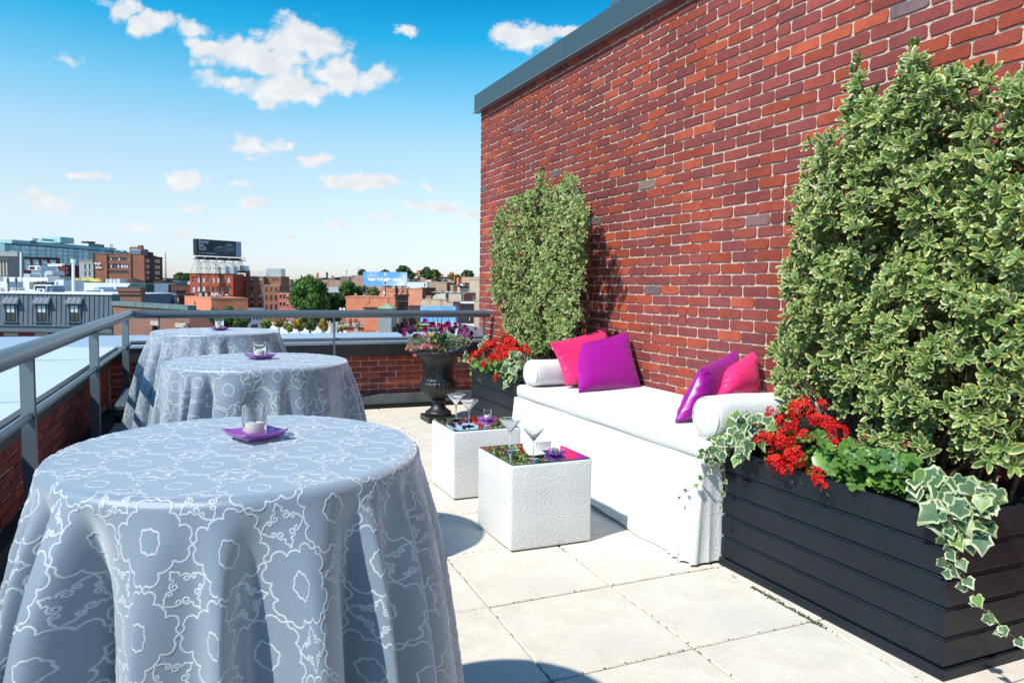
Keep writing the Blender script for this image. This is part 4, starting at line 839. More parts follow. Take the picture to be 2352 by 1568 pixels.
# ------------------------------------------------------------------ dark billboard with the car
bb = Bld('dark_billboard', 'black rooftop billboard with a car picture and Ready Set Golf lettering', 'billboard', B_(336, 158), B_(922, 186), 98, 104, .5, mat('billboard_black', (0.012, 0.022, 0.032), .45), zb=at(*B_(336, 372), fd(98)).z)
bb.zt = bb.sz(B_(336, 157))[1]; bb.finish(roof=M_dark)
bz = bb.zt; bzb = bb.zb; Hh = bz - bzb; Ll = bb.len
bb.part('side_panel', M_dark, lambda mb: mb.quad((-.8, 1.0, bzb), (0, 0, bzb), (0, 0, bz), (-.8, 1.0, bz)))
bb.part('pale_panel', mat('billboard_silver', (0.30, 0.42, 0.50), .5), lambda mb: mb.box(Ll * .872, Ll - .02, -.03, -.002, bzb + .02, bz - .02))
for i, tx in enumerate(('Ready.', 'Set.', 'Golf.')): text_part(tx, bb.t, face_M(bb, Ll * .045, bz - Hh * (.235 + .215 * i), -.04), Hh * .28, M_wht, .01, bold=.012)
text_part('The all-new Volkswagen Golf', bb.t, face_M(bb, Ll * .045, bzb + Hh * .135, -.04), Hh * .10, M_wht, .01, bold=.01)
def pl(mb, pts, n): mb.add([(Ll * (x / 1000), n, bzb + Hh * z) for x, z in pts], [tuple(range(len(pts)))])
bb.part('car_picture', mat('car_blue', (0.045, 0.10, 0.14), .3), lambda mb: pl(mb, [(365, .30), (372, .46), (400, .56), (470, .62), (600, .66), (655, .82), (700, .86), (770, .84), (815, .78), (838, .62), (842, .45), (830, .36), (560, .30), (430, .25)], -.012))
bb.part('car_window', mat('car_pale', (0.16, 0.27, 0.33), .3), lambda mb: [pl(mb, [(622, .67), (662, .79), (700, .82), (708, .68)], -.016), pl(mb, [(716, .68), (712, .82), (768, .80), (798, .69)], -.016)])
bb.part('car_highlight', mat('car_line', (0.35, 0.45, 0.5), .3), lambda mb: [pl(mb, [(440, .60), (520, .62), (560, .57), (470, .54)], -.018), pl(mb, [(640, .45), (830, .50), (830, .475), (640, .42)], -.018), pl(mb, [(380, .50), (392, .51), (396, .46), (384, .45)], -.018), pl(mb, [(200, .12), (860, .16), (860, .145), (200, .11)], -.018), pl(mb, [(600, .28), (760, .33), (760, .31), (600, .25)], -.018)])
for (cx, cz, r_) in ((588, .34, .135), (808, .34, .11)):
    M_ = bb.M @ Matrix.Translation((Ll * cx / 1000, -.022, bzb + Hh * cz)) @ Matrix.Rotation(math.pi / 2, 4, 'X') @ Matrix.Diagonal((.62, 1, 1, 1))
    m_ = MB(); m_.lathe([(Hh * r_, 0), (Hh * r_, .006)], 18); o = link('wheel', mesh_of('wheel', m_.V, m_.F, None, False, [M_dark]), bb.t, M_)
    m_ = MB(); m_.lathe([(Hh * r_ * .68, .008), (Hh * r_ * .68, .012)], 12, mod=lambda q, z: 1 if math.cos(q * 6) > 0 else .45); link('rim', mesh_of('rim', m_.V, m_.F, None, False, [MATS['car_line']]), o, M_)
rl = random.Random(2)
bb.part('light_streaks', mat('streak_gold', (0.16, 0.14, 0.09), .6), lambda mb: [pl(mb, [(x, z), (x + w_, z + .004), (x + w_, z + .015), (x, z + .012)], -.008) for x, z, w_ in [(rl.uniform(250, 820), rl.uniform(.74, .97), rl.uniform(10, 45)) for _ in range(46)]])
# roundel on the pale panel: a ring with a V above a W
M_ro = bb.M @ Matrix.Translation((Ll * .935, -.045, bzb + Hh * .80)) @ Matrix.Rotation(math.pi / 2, 4, 'X'); R_ = Hh * .105
m_ = MB(); m_.lathe([(R_, 0), (R_, .01)], 24); ro = link('roundel', mesh_of('roundel', m_.V, m_.F, None, False, [mat('roundel_blue', (0.02, 0.08, 0.22), .4)]), bb.t, M_ro)
m_ = MB()
def stroke(x0, y0, x1, y1, w_=.11):
    dx, dy = x1 - x0, y1 - y0; l = math.hypot(dx, dy); nx, ny = -dy / l * w_ / 2, dx / l * w_ / 2
    m_.add([((x0 + nx) * R_, (y0 + ny) * R_, .014), ((x0 - nx) * R_, (y0 - ny) * R_, .014), ((x1 - nx) * R_, (y1 - ny) * R_, .014), ((x1 + nx) * R_, (y1 + ny) * R_, .014)], [(0, 1, 2, 3)])
for s_ in ((-.34, .78, 0, .08), (0, .08, .34, .78), (-.72, .45, -.32, -.75), (-.32, -.75, 0, -.02), (0, -.02, .32, -.75), (.32, -.75, .72, .45)): stroke(*s_)
for k in range(24): a0, a1 = 6.2832 * k / 24, 6.2832 * (k + 1) / 24; m_.add([(math.cos(a) * R_ * q, math.sin(a) * R_ * q, .014) for a, q in ((a0, .86), (a1, .86), (a1, .96), (a0, .96))], [(0, 1, 2, 3)])
link('emblem_strokes', mesh_of('emblem_strokes', m_.V, m_.F, None, False, [M_wht]), ro, M_ro)
text_part('Das Auto.', bb.t, face_M(bb, Ll * .893, bzb + Hh * .61, -.04), Hh * .05, MATS['roundel_blue'], .01)
# walkway, lamps and trusses
dz = bzb - (bb.sz(B_(336, 425))[1])
bb.part('walkway', M_dark, lambda mb: [mb.box(-.3, Ll * .97, -1.0, .5, bzb - dz * .82, bzb - dz * .28), mb.box(-1.6, Ll + 1.3, -1.3, .2, bzb - dz, bzb - dz * .86)])
bb.part('end_rails', M_whitemetal, lambda mb: [mb.tube([(x, -1.2, bzb - dz * .9), (x, -1.2, bzb - dz * .1)], .05, 4) for x in (-1.6, -1.0, -.4, Ll - .2, Ll + .5, Ll + 1.2)] + [mb.tube([(a, -1.2, bzb - dz * q), (b_, -1.2, bzb - dz * q)], .05, 4) for a, b_ in ((-1.6, -.4), (Ll - .2, Ll + 1.2)) for q in (.1, .5)])
for k in range(4):
    x = Ll * (.1 + .27 * k); bb.part('flood_lamp', M_whitemetal, lambda mb: [mb.tube([(x, -.9, bzb - dz * .8), (x, -2.2, bzb - dz * .55)], .05, 4), mb.box(x - .35, x + .35, -2.6, -2.1, bzb - dz * .6, bzb - dz * .42)])
zr0 = bb.sz(B_(336, 606))[1]
for k in range(6):
    x = Ll * (.02 + .19 * k); tw = .5; bw_ = 1.5
    def tr(mb):
        for sx in (-1, 1):
            for y0, y1 in ((-.7, -1.4), (.9, 3.2)): mb.tube([(x + sx * tw * .55, y0, bzb - dz), (x + sx * bw_ * .75, y1, zr0)], .075, 4)
        for q in range(3):
            f0, f1 = q / 3, (q + 1) / 3
            for sx in (-1, 1):
                mb.tube([(x + sx * (tw * .55 + (bw_ * .75 - tw * .55) * f0), -.7 - .7 * f0, bzb - dz + (zr0 - bzb + dz) * f0), (x - sx * (tw * .55 + (bw_ * .75 - tw * .55) * f1), -.7 - .7 * f1, bzb - dz + (zr0 - bzb + dz) * f1)], .05, 4)
            mb.tube([(x - 1, -.7 - .7 * f1, bzb - dz + (zr0 - bzb + dz) * f1), (x + 1, -.7 - .7 * f1, bzb - dz + (zr0 - bzb + dz) * f1)], .04, 4)
    bb.part('truss', M_dark, tr)
bb.part('brace', M_dark, lambda mb: [mb.tube([(Ll * (.02 + .19 * k), -.9, bzb - dz - (0 if k % 2 else .4) * (bzb - dz - zr0)), (Ll * (.21 + .19 * k), -1.1, bzb - dz - (.4 if k % 2 else 0) * (bzb - dz - zr0))], .06, 4) for k in range(5)] + [mb.tube([(0, -1.05, bzb - dz - q * (bzb - dz - zr0)), (Ll * .97, -1.05, bzb - dz - q * (bzb - dz - zr0))], .06, 4) for q in (.2, .62)])

# ------------------------------------------------------------------ pale blue billboard
def skyprint(name):
    m = mat(name, (0.16, 0.42, 0.80), .55); t = m.node_tree; b = t.nodes['Principled BSDF']; c = t.nodes.new('ShaderNodeTexCoord'); n = t.nodes.new('ShaderNodeTexNoise')
    n.inputs['Scale'].default_value = .10; n.inputs['Detail'].default_value = 7; t.links.new(c.outputs['Object'], n.inputs['Vector']); r = t.nodes.new('ShaderNodeValToRGB'); t.links.new(n.outputs['Fac'], r.inputs[0])
    r.color_ramp.elements[0].position = .52; r.color_ramp.elements[0].color = (.14, .40, .78, 1); r.color_ramp.elements[1].position = .74; r.color_ramp.elements[1].color = (.80, .86, .90, 1); t.links.new(r.outputs[0], b.inputs['Base Color']); return m
M_skyp = skyprint('cloud_print')
b4 = Bld('cloud_billboard', 'sky blue billboard reading inspired by the clouds above the orange brick roofs', 'billboard', C_(543, 230), C_(1096, 237), 108, 108, .6, M_skyp, zb=at(*C_(543, 402), fd(108)).z)
b4.finish(roof=M_dark); L4 = b4.len; H4 = b4.zt - b4.zb; z4 = b4.zb
text_part('vapor-distilled.', b4.t, face_M(b4, L4 * .118, z4 + H4 * .65, -.04), H4 * .13, M_wht, .01, bold=.01)
text_part('inspired by', b4.t, face_M(b4, L4 * .115, z4 + H4 * .37, -.04), H4 * .315, M_wht, .01, bold=.10, sx=.80)
text_part('the clouds.', b4.t, face_M(b4, L4 * .545, z4 + H4 * .37, -.04), H4 * .315, M_wht, .01, bold=.10, sx=.80)
text_part('smartwater', b4.t, face_M(b4, L4 * .72, z4 + H4 * .28, -.04), H4 * .09, M_wht, .01)
def bot(mb, s, n_):
    for sg in (0,):
        P_ = [(-.5, 0), (-.5, .55), (-.42, .75), (-.22, .93), (-.22, 1), (.22, 1), (.22, .93), (.42, .75), (.5, .55), (.5, 0)]
        mb.add([(L4 * .507 + x * L4 * .068 * s, n_, z4 + H4 * (.13 + .80 * z) ) for x, z in P_], [tuple(range(10))])
b4.part('bottle_picture', M_wht, lambda mb: bot(mb, 1, -.03)); b4.part('bottle_blue', mat('bottle_blue', (.15, .38, .75), .4), lambda mb: mb.add([(L4 * (.507 + x * .052), -.034, z4 + H4 * z) for x, z in ((-.5, .52), (-.5, .66), (-.3, .78), (.3, .78), (.5, .66), (.5, .52))] , [tuple(range(6))]))
b4.part('bottle_foot', mat('bottle_deep', (.02, .08, .30), .4), lambda mb: mb.box(L4 * .482, L4 * .532, -.04, -.032, z4 + H4 * .14, z4 + H4 * .30))
b4.part('walkway', M_dark, lambda mb: [mb.box(0, L4, -1.1, .3, z4 - .5, z4 - .2), mb.box(-1, L4 + 2.2, -1.2, -1.1, z4 - 1.35, z4 - 1.2)])
zp = b4.sz(C_(600, 545))[1]
for x in (.03, .27, .50, .73, .78, .88): b4.part('post', M_dark, lambda mb: mb.box(L4 * x, L4 * x + (.75 if x == .73 else .28), .2, .7, zp - 3, z4))
b4.part('brace', M_dark, lambda mb: [mb.tube([(L4 * a, .4, z4 - 1), (L4 * b_, .4, zp)], .09, 4) for a, b_ in ((.78, .9), (.97, .8), (.88, .99), (.05, .3))] + [mb.tube([(L4 * .03, .4, z4 - 2.4), (L4 * .97, .4, z4 - 2.4)], .1, 4)])
b5 = Bld('lower_billboard', 'second pale sky billboard low behind the railing above the urn', 'billboard', C_(1265, 660), C_(1706, 672), 76, 76, .5, M_skyp, zb=at(*C_(1265, 862), fd(76)).z)
b5.finish(roof=M_dark); b5.part('edge_band', mat('print_blue', (.02, .16, .55), .5), lambda mb: mb.box(b5.len, b5.len + .35, -.02, .5, b5.zb, b5.zt)); b5.part('walkway', M_whitemetal, lambda mb: [mb.box(-.2, b5.len + .2, -.8, .2, b5.zb - .7, b5.zb - .45), mb.box(-.2, b5.len + .2, -.8, -.7, b5.zb - 1.5, b5.zb - 1.35)])

# ------------------------------------------------------------------ orange buildings on the right
ob = Bld('orange_corner_building', 'long sunlit orange brick building behind the railing with a green pyramid roof before it', 'building', C_(328, 542), C_(944, 538), 84, 84, 14, BR['orange'], )
for (x0, x1, y0, y1, vb_) in [(366, 411, 826, 905, 1), (430, 476, 826, 905, 1), (607, 650, 838, 916, 1), (675, 720, 838, 916, 1), (748, 790, 842, 922, 2), (806, 853, 842, 922, 2)]:
    ob.window(ob.rect(C_(x0, y0), C_(x1, y1)), 'dark', mat('salmon_frame', (.62, .2, .13), .7), False, bars=2, vb=vb_, rec=.12)
ob.finish(cornice=.25, cm=BR['salmon'])
ob.extra('pier', BR['salmon'], C_(436, 502), C_(460, 560), -.1, .6); ob.extra('pier', BR['salmon'], C_(595, 535), C_(622, 620), -.15, .4); ob.extra('downpipe', BR['salmon'], C_(850, 550), C_(857, 640), -.2, 0)
ob.extra('poster', mat('poster_grey', (.35, .36, .33), .7, var=.4, vscale=1.5), C_(518, 812), C_(561, 890), -.1, -.005)
for k in range(5): ob.extra('string_course', BR['salmon'], C_(250, 846 + k * 26), C_(600, 850 + k * 26), -.06, -.003)
ob.extra('sign_strip', M_dark, C_(280, 925), C_(830, 938), -.5, -.1)
ob.extra('awning', mat('striped_awning', (.62, .5, .36), .8), C_(725, 955), C_(812, 1000), -1.4, -.2)
wi = Bld('orange_corner_wing', 'shaded brown end wall with a row of narrow arched windows beside the sunlit orange building', 'building', C_(946, 535), C_(1112, 540), 84.2, 90, .4, BR['dark'])  # end wall of the orange building, shade painted in with dark brick
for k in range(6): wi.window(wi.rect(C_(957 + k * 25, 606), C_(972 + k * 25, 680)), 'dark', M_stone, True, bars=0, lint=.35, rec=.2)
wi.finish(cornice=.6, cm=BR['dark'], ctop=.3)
wi.extra('cream_awning', mat('cream_canvas', (.55, .47, .36), .8), C_(945, 812), C_(1108, 842), -1.0, -.1)
for x in (1000, 1060): wi.extra('wall_light', M_white, C_(x - 5, 855), C_(x + 4, 905), -.2, -.02)
MB  # green pyramid roof
def pyr(mb, l, D, h):
    mb.box(0, l, 0, D, -6, h * .22, 1); mb.box(-.3, l + .3, -.3, D + .3, h * .22, h * .26, 0)
    mb.add([(-.25, -.25, h * .26), (l + .25, -.25, h * .26), (l + .25, D + .25, h * .26), (-.25, D + .25, h * .26), (l / 2, D / 2, h)], [(0, 1, 4), (1, 2, 4), (2, 3, 4), (3, 0, 4)], 0)
    for k in range(1, 9): x = -.25 + (l + .5) * k / 9; mb.add([(x - .04, -.28, h * .27), (x + .04, -.28, h * .27), (l / 2, D / 2 - .02, h + .02)], [(0, 1, 2)], 2)
pg = pb('pyramid_pavilion', 'small pavilion with a pale green pyramid roof before the orange building', 'pavilion', [mat('pale_green_roof', (0.30, 0.42, 0.24), .6), BR['grey'], mat('green_seam', (.2, .3, .17), .6)], 735, 626, 900, 718, 78, 7, pyr, conv=C_)
pb('flat_roof_slab', 'thin dark flat roof slab left of the green pyramid roof', 'roof', [M_dark, BR['orange']], 530, 680, 738, 700, 80, 5, conv=C_, fn=lambda mb, l, D, h: [mb.box(0, l, 0, D, h * .4, h, 0), mb.box(l * .1, l, .6, D, -6, h * .4, 1)])
oc = Bld('far_orange_building', 'second orange brick building behind, under the right end of the cloud billboard', 'building', C_(752, 436), C_(1288, 438), 118, 116, 14, BR['salmon']); oc.finish(cornice=.2, cm=BR['salmon'])
oc.extra('recess_shade', M_dark, C_(948, 442), C_(974, 540), -.1, 0); oc.extra('recess_shade', BR['dark'], C_(1090, 442), C_(1112, 525), -.1, 0)  # dark strips proud of the wall, recess shade put into their colour
ow = Bld('far_orange_shaded_side', 'shaded end wall of the second orange building with five narrow windows left of the tan flat roofs', 'building', C_(1290, 438), C_(1452, 438), 116, 124, .4, BR['maroon'])  # maroon brick stands in for the shade on this orange building's side
for x in (1312, 1337, 1364, 1385, 1410): ow.window(ow.rect(C_(x - 7, 458), C_(x + 6, 520)), 'dark', M_frame_d, True, bars=0, lint=.4, rec=.2)
ow.finish(cornice=.8, cm=BR['dark'], ctop=.3)
spec = [  # name, label, p0, p1, dL, dR, depth, material, windows
 ('corrugated_house', 'white siding box beside the right edge of the cloud billboard', (1095, 357), (1348, 360), 128, 128, 9, M_white, [(1312, 380, 1330, 415)]),
 ('tan_brick_house', 'broad tan orange brick wall in the middle distance right of the white siding', (1352, 362), (1596, 362), 135, 135, 12, BR['tan'], []),
 ('red_end_house', 'dark red narrow end house with three arched windows right of the tan wall', (1597, 362), (1668, 362), 135, 140, 9, BR['red'], [(1602, 395, 1614, 440), (1622, 395, 1636, 440), (1644, 395, 1656, 440)]),
 ('cream_stucco_house', 'patchy cream stucco wall directly above the lower billboard', (1268, 578), (1590, 580), 88, 88, 7, mat('patchy_stucco', (.66, .50, .32), .9, var=.12, vscale=.8, var2=(.5, .2, .12), v2scale=.5), []),
 ('cream_stucco_house', 'lower cream wall with a dark pipe right above the lower billboard', (1592, 612), (1678, 612), 88, 88, 7, BR['cream'], []),
 ('brick_gable_house', 'small orange brick stub with a square black window left of the grey slanted roof', (1332, 540), (1394, 540), 92, 92, 5, BR['orange'], []),
 ('cream_gabled_house', 'cream wall with sloping roofline over the dark balcony', (1594, 505), (1778, 540), 96, 96, 8, BR['cream'], [(1600, 548, 1622, 575)]),
 ('maroon_back_house', 'maroon house with one white framed window near the tall wall', (1815, 490), (1950, 490), 100, 100, 8, BR['maroon'], [(1918, 528, 1940, 585)]),
 ('black_balcony_house', 'black shaded recess with a balcony beside the peach wall', (1770, 610), (1942, 615), 86, 86, 6, M_black, []),  # solid black box, the recess's shade is put into its colour
 ('dark_window_house', 'dark maroon strip with tall windows right of the lower billboard', (1680, 603), (1768, 608), 86, 86, 6, BR['maroon'], [(1690, 628, 1700, 680), (1710, 628, 1722, 680), (1738, 628, 1750, 690)]),
 ('peach_wall_house', 'peach rendered wall strip touching the edge of the tall brick wall', (1943, 597), (2010, 597), 85, 85, 6, BR['peach'], []),
 ('tall_cream_house', 'tall plain cream wall rising beside the tall brick wall', (1885, 330), (2010, 330), 125, 125, 9, BR['cream'], []),
 ('peach_long_house', 'long low peach building on the skyline at the tall wall', (1785, 297), (2010, 297), 190, 190, 12, BR['peach'], []),
 ('brown_apartments', 'low brown apartment block with pale joints left of the antenna', (-200, 332), (265, 328), 175, 175, 16, BR['pink'], []),
 ('brown_apartments_wing', 'grey brown apartment wing under the thin antenna', (265, 290), (370, 292), 172, 172, 12, mat('brown_grey2', (.22, .16, .13), .9), [(285, 310, 300, 325), (330, 300, 350, 320)]),
 ('rose_house', 'rose brick house left of the cloud billboard with small top windows', (395, 277), (540, 277), 150, 150, 9, BR['pink'], [(405, 292, 415, 318), (425, 290, 436, 318)]),
 ('grey_roof_house', 'pale grey flat roofed box among the treetops left of centre', (108, 415), (232, 415), 128, 128, 9, M_whitemetal, []),
 ('blue_siding_house', 'blue grey siding box on the far roofs beside the red brick block', (1, 1), (1, 1), 0, 0, 0, BR['blue'], None)]
for (nm, lab, p0, p1, dl, dr, dp, m_, ws_) in spec:
    if ws_ is None: continue
    b_ = Bld(nm, lab, 'house', C_(*p0), C_(*p1), dl, dr, dp, m_)
    for (x0, y0, x1, y1) in ws_: b_.window(b_.rect(C_(x0, y0), C_(x1, y1)), 'dark', M_frame_w, True, bars=1, rec=.15)
    b_.finish(cornice=.15, cm=M_stone)
    if nm == 'brown_apartments':
        for x in (0, 105, 172, 260): b_.extra('joint_strip', M_dark, C_(x, 338), C_(x + 4, 430), -.05, -.002)
    if nm == 'black_balcony_house':
        b_.part('balcony', M_white, lambda mb: [mb.box(b_.len * .45, b_.len * .75, -.4, -.3, b_.zt - 4.8, b_.zt - 4.6), mb.box(b_.len * .66, b_.len * .7, -.4, -.3, b_.zt - 6, b_.zt - 3.4), mb.box(0, b_.len, -.2, 0, b_.zt - .5, b_.zt)])
# slanted grey roof
pb('slanted_roof', 'grey slanted roof plane above the patchy cream wall', 'roof', [mat('putty_roof', (.36, .35, .27), .9), M_dark], 1410, 500, 1585, 578, 92, 5, conv=C_, fn=lambda mb, l, D, h: [mb.add([(0, 0, 0), (l, 0, 0), (l, D, h), (l * .7, D, h), (0, D, h * .55), (0, 0, -5), (l, 0, -5)], [(0, 1, 2, 3, 4), (0, 5, 6, 1)], 0), mb.box(l, l + .6, 0, D, -4, h, 1)])
pb('black_flat_roof', 'wide black flat roof with white edge and roof clutter left of the maroon house', 'roof', [M_dark, M_white], 1400, 470, 1860, 515, 100, 10, conv=C_, fn=lambda mb, l, D, h: [mb.box(l * .05, l, 0, D, h * .1, h * .45, 0), mb.box(l * .02, l * .6, -.3, 0, h * .5, h * .62, 1), mb.box(l * .45, l * .95, -.35, -.05, h * .15, h * .28, 1)])
# skyline houses seen only as small roofs
GRP = 'small rooftops scattered on the far hillside'
sky_h = [(845, 268, 905, 40, 'pink'), (1095, 300, 1160, 300, 'tan'), (1120, 318, 1190, 0, 'grey'), (1178, 248, 1250, 0, 'tan'), (1150, 318, 1250, 0, 'orange'), (1225, 285, 1275, 0, 'cream'), (1275, 272, 1350, 0, 'dark'), (1300, 300, 1420, 0, 'white'), (1440, 296, 1510, 0, 'salmon'), (1500, 300, 1560, 0, 'orange'), (1540, 300, 1640, 0, 'cream'), (1600, 306, 1700, 0, 'white'), (1670, 330, 1760, 0, 'peach'), (1690, 318, 1790, 0, 'cream'), (1770, 330, 1850, 0, 'white'), (1800, 340, 1890, 0, 'pink'), (1700, 355, 1760, 0, 'white'), (1345, 318, 1400, 0, 'pink'), (1400, 330, 1480, 0, 'cream'), (1560, 332, 1600, 0, 'blue'), (1670, 375, 1730, 0, 'cream'), (1740, 372, 1800, 0, 'white'), (1800, 380, 1886, 0, 'white'), (1680, 410, 1790, 0, 'pink'), (1760, 420, 1880, 0, 'cream'), (1120, 334, 1230, 0, 'blue'),
         (20, 312, 110, 0, 'brown'), (90, 318, 180, 0, 'tan'), (195, 305, 262, 0, 'dark'), (-95, 318, -10, 0, 'salmon'), (-240, 308, -90, 0, 'white'), (560, 430, 640, 0, 'cream')]
WORD = dict(pink='pinkish', tan='tan', grey='grey', orange='orange', cream='cream', dark='dark', white='white', salmon='salmon', peach='peach', blue='blue grey', brown='brown')
ORD = ['first', 'second', 'third', 'fourth', 'fifth', 'sixth', 'seventh', 'eighth', 'ninth', 'tenth', 'eleventh', 'twelfth', 'thirteenth', 'fourteenth', 'fifteenth', 'sixteenth']
def hill_zone(x): return 0 if x < 260 else 1 if x < 1300 else 2 if x < 1600 else 3
HZ = ['left of the thin antennas', 'beside the right end of the cloud billboard', 'on the hill under the wide skyline trees', 'near the tall wall']
def hill_label(i):
    z = hill_zone(sky_h[i][0]); q = sorted([h[0] for h in sky_h if hill_zone(h[0]) == z and h[4] == sky_h[i][4]]).index(sky_h[i][0])
    n_ = len([1 for h in sky_h if hill_zone(h[0]) == z and h[4] == sky_h[i][4]])
    return (ORD[q] + ' ' if n_ > 1 else '') + WORD[sky_h[i][4]] + ' flat roofed house ' + HZ[z] + (', from the left' if n_ > 1 else '')
for i, (x0, y, x1, _, k) in enumerate(sky_h):
    d_ = 300 - (y - 250) * .9 + (i * 37 % 30)
    if y > 400: d_ = 135
    lab_ = hill_label(i)
    b_ = Bld('hillside_house', lab_, 'house', C_(x0, y), C_(x1, y), d_, d_ + 2, 9, BR[k] if k in BR else M_white, group=GRP)
    n = max(1, int((x1 - x0) / 26))
    for q in range(n):
        cx = x0 + (x1 - x0) * (q + .5) / n; b_.window(b_.rect(C_(cx - 4, y + 9), C_(cx + 4, y + 22)), 'dark', M_frame_w if i % 2 else M_frame_d, False, bars=0, rec=.2)
    b_.finish(cornice=.5, cm=M_stone if i % 2 else M_dark, ctop=.3)
    if i % 3 != 1: b_.part('chimney', BR['orange'] if i % 2 else BR['brown'], lambda mb: mb.box(b_.len * .7, b_.len * .7 + 1.3, 1, 2.3, b_.zt, b_.zt + 2.2 + i % 3))
sky_l = [(2080, 690, 2300, 'red', 104), (2240, 650, 2420, 'blue', 120), (2120, 630, 2240, 'dark', 150), (2245, 600, 2330, 'pink', 190)]
for i, (x0, y, x1, k, d_) in enumerate(sky_l):
    b_ = Bld('low_rooftop_house', ['low red brick house with square openings right of the mural wall', 'blue grey box roof left of the red billboard block', 'low dark house between the steakhouse and the red block', 'small pinkish house near the foot of the tall smokestack'][i], 'house', D_(x0, y), D_(x1, y), d_, d_, 9, BR[k])
    for q in range(4):
        cx = x0 + (x1 - x0) * (q + .5) / 4; b_.window(b_.rect(D_(cx - 9, y + 28), D_(cx + 9, y + 65)), 'dark', M_frame_d, False, bars=0, rec=.2)
    b_.finish(cornice=.4, cm=M_dark)
more = [(0, 755, 245, 758, 'dark', 104, 'brown rooftop strip left of the red block with a pale rail'), (30, 695, 130, 695, 'blue', 135, 'blue grey roof box left of the red block'), (-60, 690, 30, 692, 'pink', 170, 'small pinkish roofs by the far green trees'), (0, 835, 70, 835, 'dark', 92, 'dark tarred roof with chimney pots left of the low orange building'), (0, 900, 110, 905, 'maroon', 88, 'dark maroon row house with tall windows left of the low orange building'), (110, 880, 182, 885, 'brown', 89, 'brown row house with one white window left of the low orange building'), (1480, 770, 1580, 775, 'blue', 115, 'low blue painted rooftop wall left of the big tree'), (1450, 690, 1560, 690, 'pink', 210, 'distant pinkish roofs left of the big tree'), (1895, 700, 1960, 700, 'cream', 230, 'distant pale roof just right of the big treetop')]
for (x0, y0, x1, y1, k, d_, lab) in more:
    b_ = Bld('rooftop_house', lab, 'house', B_(x0, y0), B_(x1, y1), d_, d_, 8, BR[k])
    if k in ('maroon', 'brown'):
        for cx in ([20, 50, 85] if k == 'maroon' else [128]): b_.window(b_.rect(B_(cx, y0 + 25), B_(cx + 14, y0 + 70)), 'blind', M_frame_w, False, bars=1, rec=.1)
    b_.finish(cornice=.3, cm=M_dark)
# clutter on the roofs to the right
rc = random.Random(21)
CL = 'small vents and units on the roofs at the right'
for i in range(46):
    if i < 22: x = rc.uniform(1440, 1850); y = 488 - rc.uniform(0, 8); d_ = 99
    elif i < 34: x = rc.uniform(1100, 1290); y = 436; d_ = 119
    else: x = rc.uniform(500, 900); y = 541; d_ = 86
    w_ = rc.uniform(8, 22); h_ = rc.uniform(6, 20)
    pb('roof_vent', ['small metal vent or unit in the row along the black flat roof at the right', 'small vent or unit on the roof of the second orange building', 'small vent or unit along the roof edge of the sunlit orange corner building'][0 if i < 22 else 1 if i < 34 else 2], 'vent', [rc.choice([M_whitemetal, M_white, M_dark, M_ledge, MATS['peach_render']]), M_dark], x, y - h_, x + w_, y + 3, d_, 1.0, conv=C_, group=CL, fn=lambda mb, l, D, h: [mb.box(0, l, 0, D, 0, h * .7, 0), mb.box(-.05, l + .05, -.05, D + .05, h * .74, h * .8, 0), mb.box(l * .3, l * .7, .2, D - .2, h * .7, h, 1)])
for i, (x, y0, y1) in enumerate([(335, 290, 200), (485, 278, 165)]):
    a = at(*C_(x, y0), 410); b_ = at(*C_(x, y1), 410); o = MB().tube([a, b_], .12, 4).tube([a.lerp(b_, .6) - Vector((.9, 0, 0)), a.lerp(b_, .6) + Vector((.9, 0, 0))], .07, 4).build('antenna', M_ledge, origin=tuple(a)); meta(o, ['thin roof antenna over the brown apartments', 'taller thin roof antenna left of the cloud billboard'][i], 'antenna')
for i, (x, y, lab) in enumerate([(252, 700, 'left small white satellite dish above the railing'), (295, 700, 'right small white satellite dish above the railing'), (796, 492, 'satellite dish on a post behind the orange roof')]):
    p = at(*C_(x, y), 240); q = .5
    m_ = MB(Matrix.Translation(p) @ Matrix.Rotation(.3, 4, 'Z') @ Matrix.Rotation(1.1, 4, 'X')).lathe([(.01, 0), (q * .6, .06), (q, .18), (q, .2), (q * .6, .09), (.01, .03)], 14); m_.M = None; m_.tube([p, p - Vector((0, 0, 1.6))], .05, 5)
    o = m_.build('satellite_dish', M_white, origin=tuple(p)); meta(o, lab, 'satellite dish')
# traffic signals over the street
ts = thing('traffic_signal', 'traffic signal arm with two dark signal heads over the street beyond the railing', 'traffic signal', tuple(at(*C_(212, 1010), 190)))
d_ = 190
MB().tube([at(*C_(212, 1300), d_), at(*C_(212, 905), d_)], .12, 8).tube([at(*C_(205, 920), d_), at(*C_(380, 893), d_), at(*C_(492, 878), d_)], .08, 8).build('mast', M_whitemetal, ts)
def head(p):
    m_ = MB(Matrix.Translation(p)); m_.box(-.22, .22, -.2, .15, -.75, .75)
    for k in (-1, 0, 1): m_.lathe([(.19, 0), (.19, .01)], 10, (0, 0, 0)); 
    o = m_.build('signal_head', M_dark, ts)
    for k in (-.48, 0, .48):
        mm = MB(Matrix.Translation(p + Vector((0, -.22, k))) @ Matrix.Rotation(math.pi / 2, 4, 'X')); mm.lathe([(.16, 0), (.16, .02)], 10); mm.build('lens', MATS['poster_grey'], o)
head(at(*C_(383, 903), d_)); head(at(*C_(491, 897), d_))
MB().quad(*[at(*C_(x, y), d_ - .1) for x, y in ((283, 932), (328, 932), (328, 914), (283, 914))]).build('street_sign', mat('sign_green', (.02, .30, .22), .5), ts)
p = at(*C_(452, 915), 188)
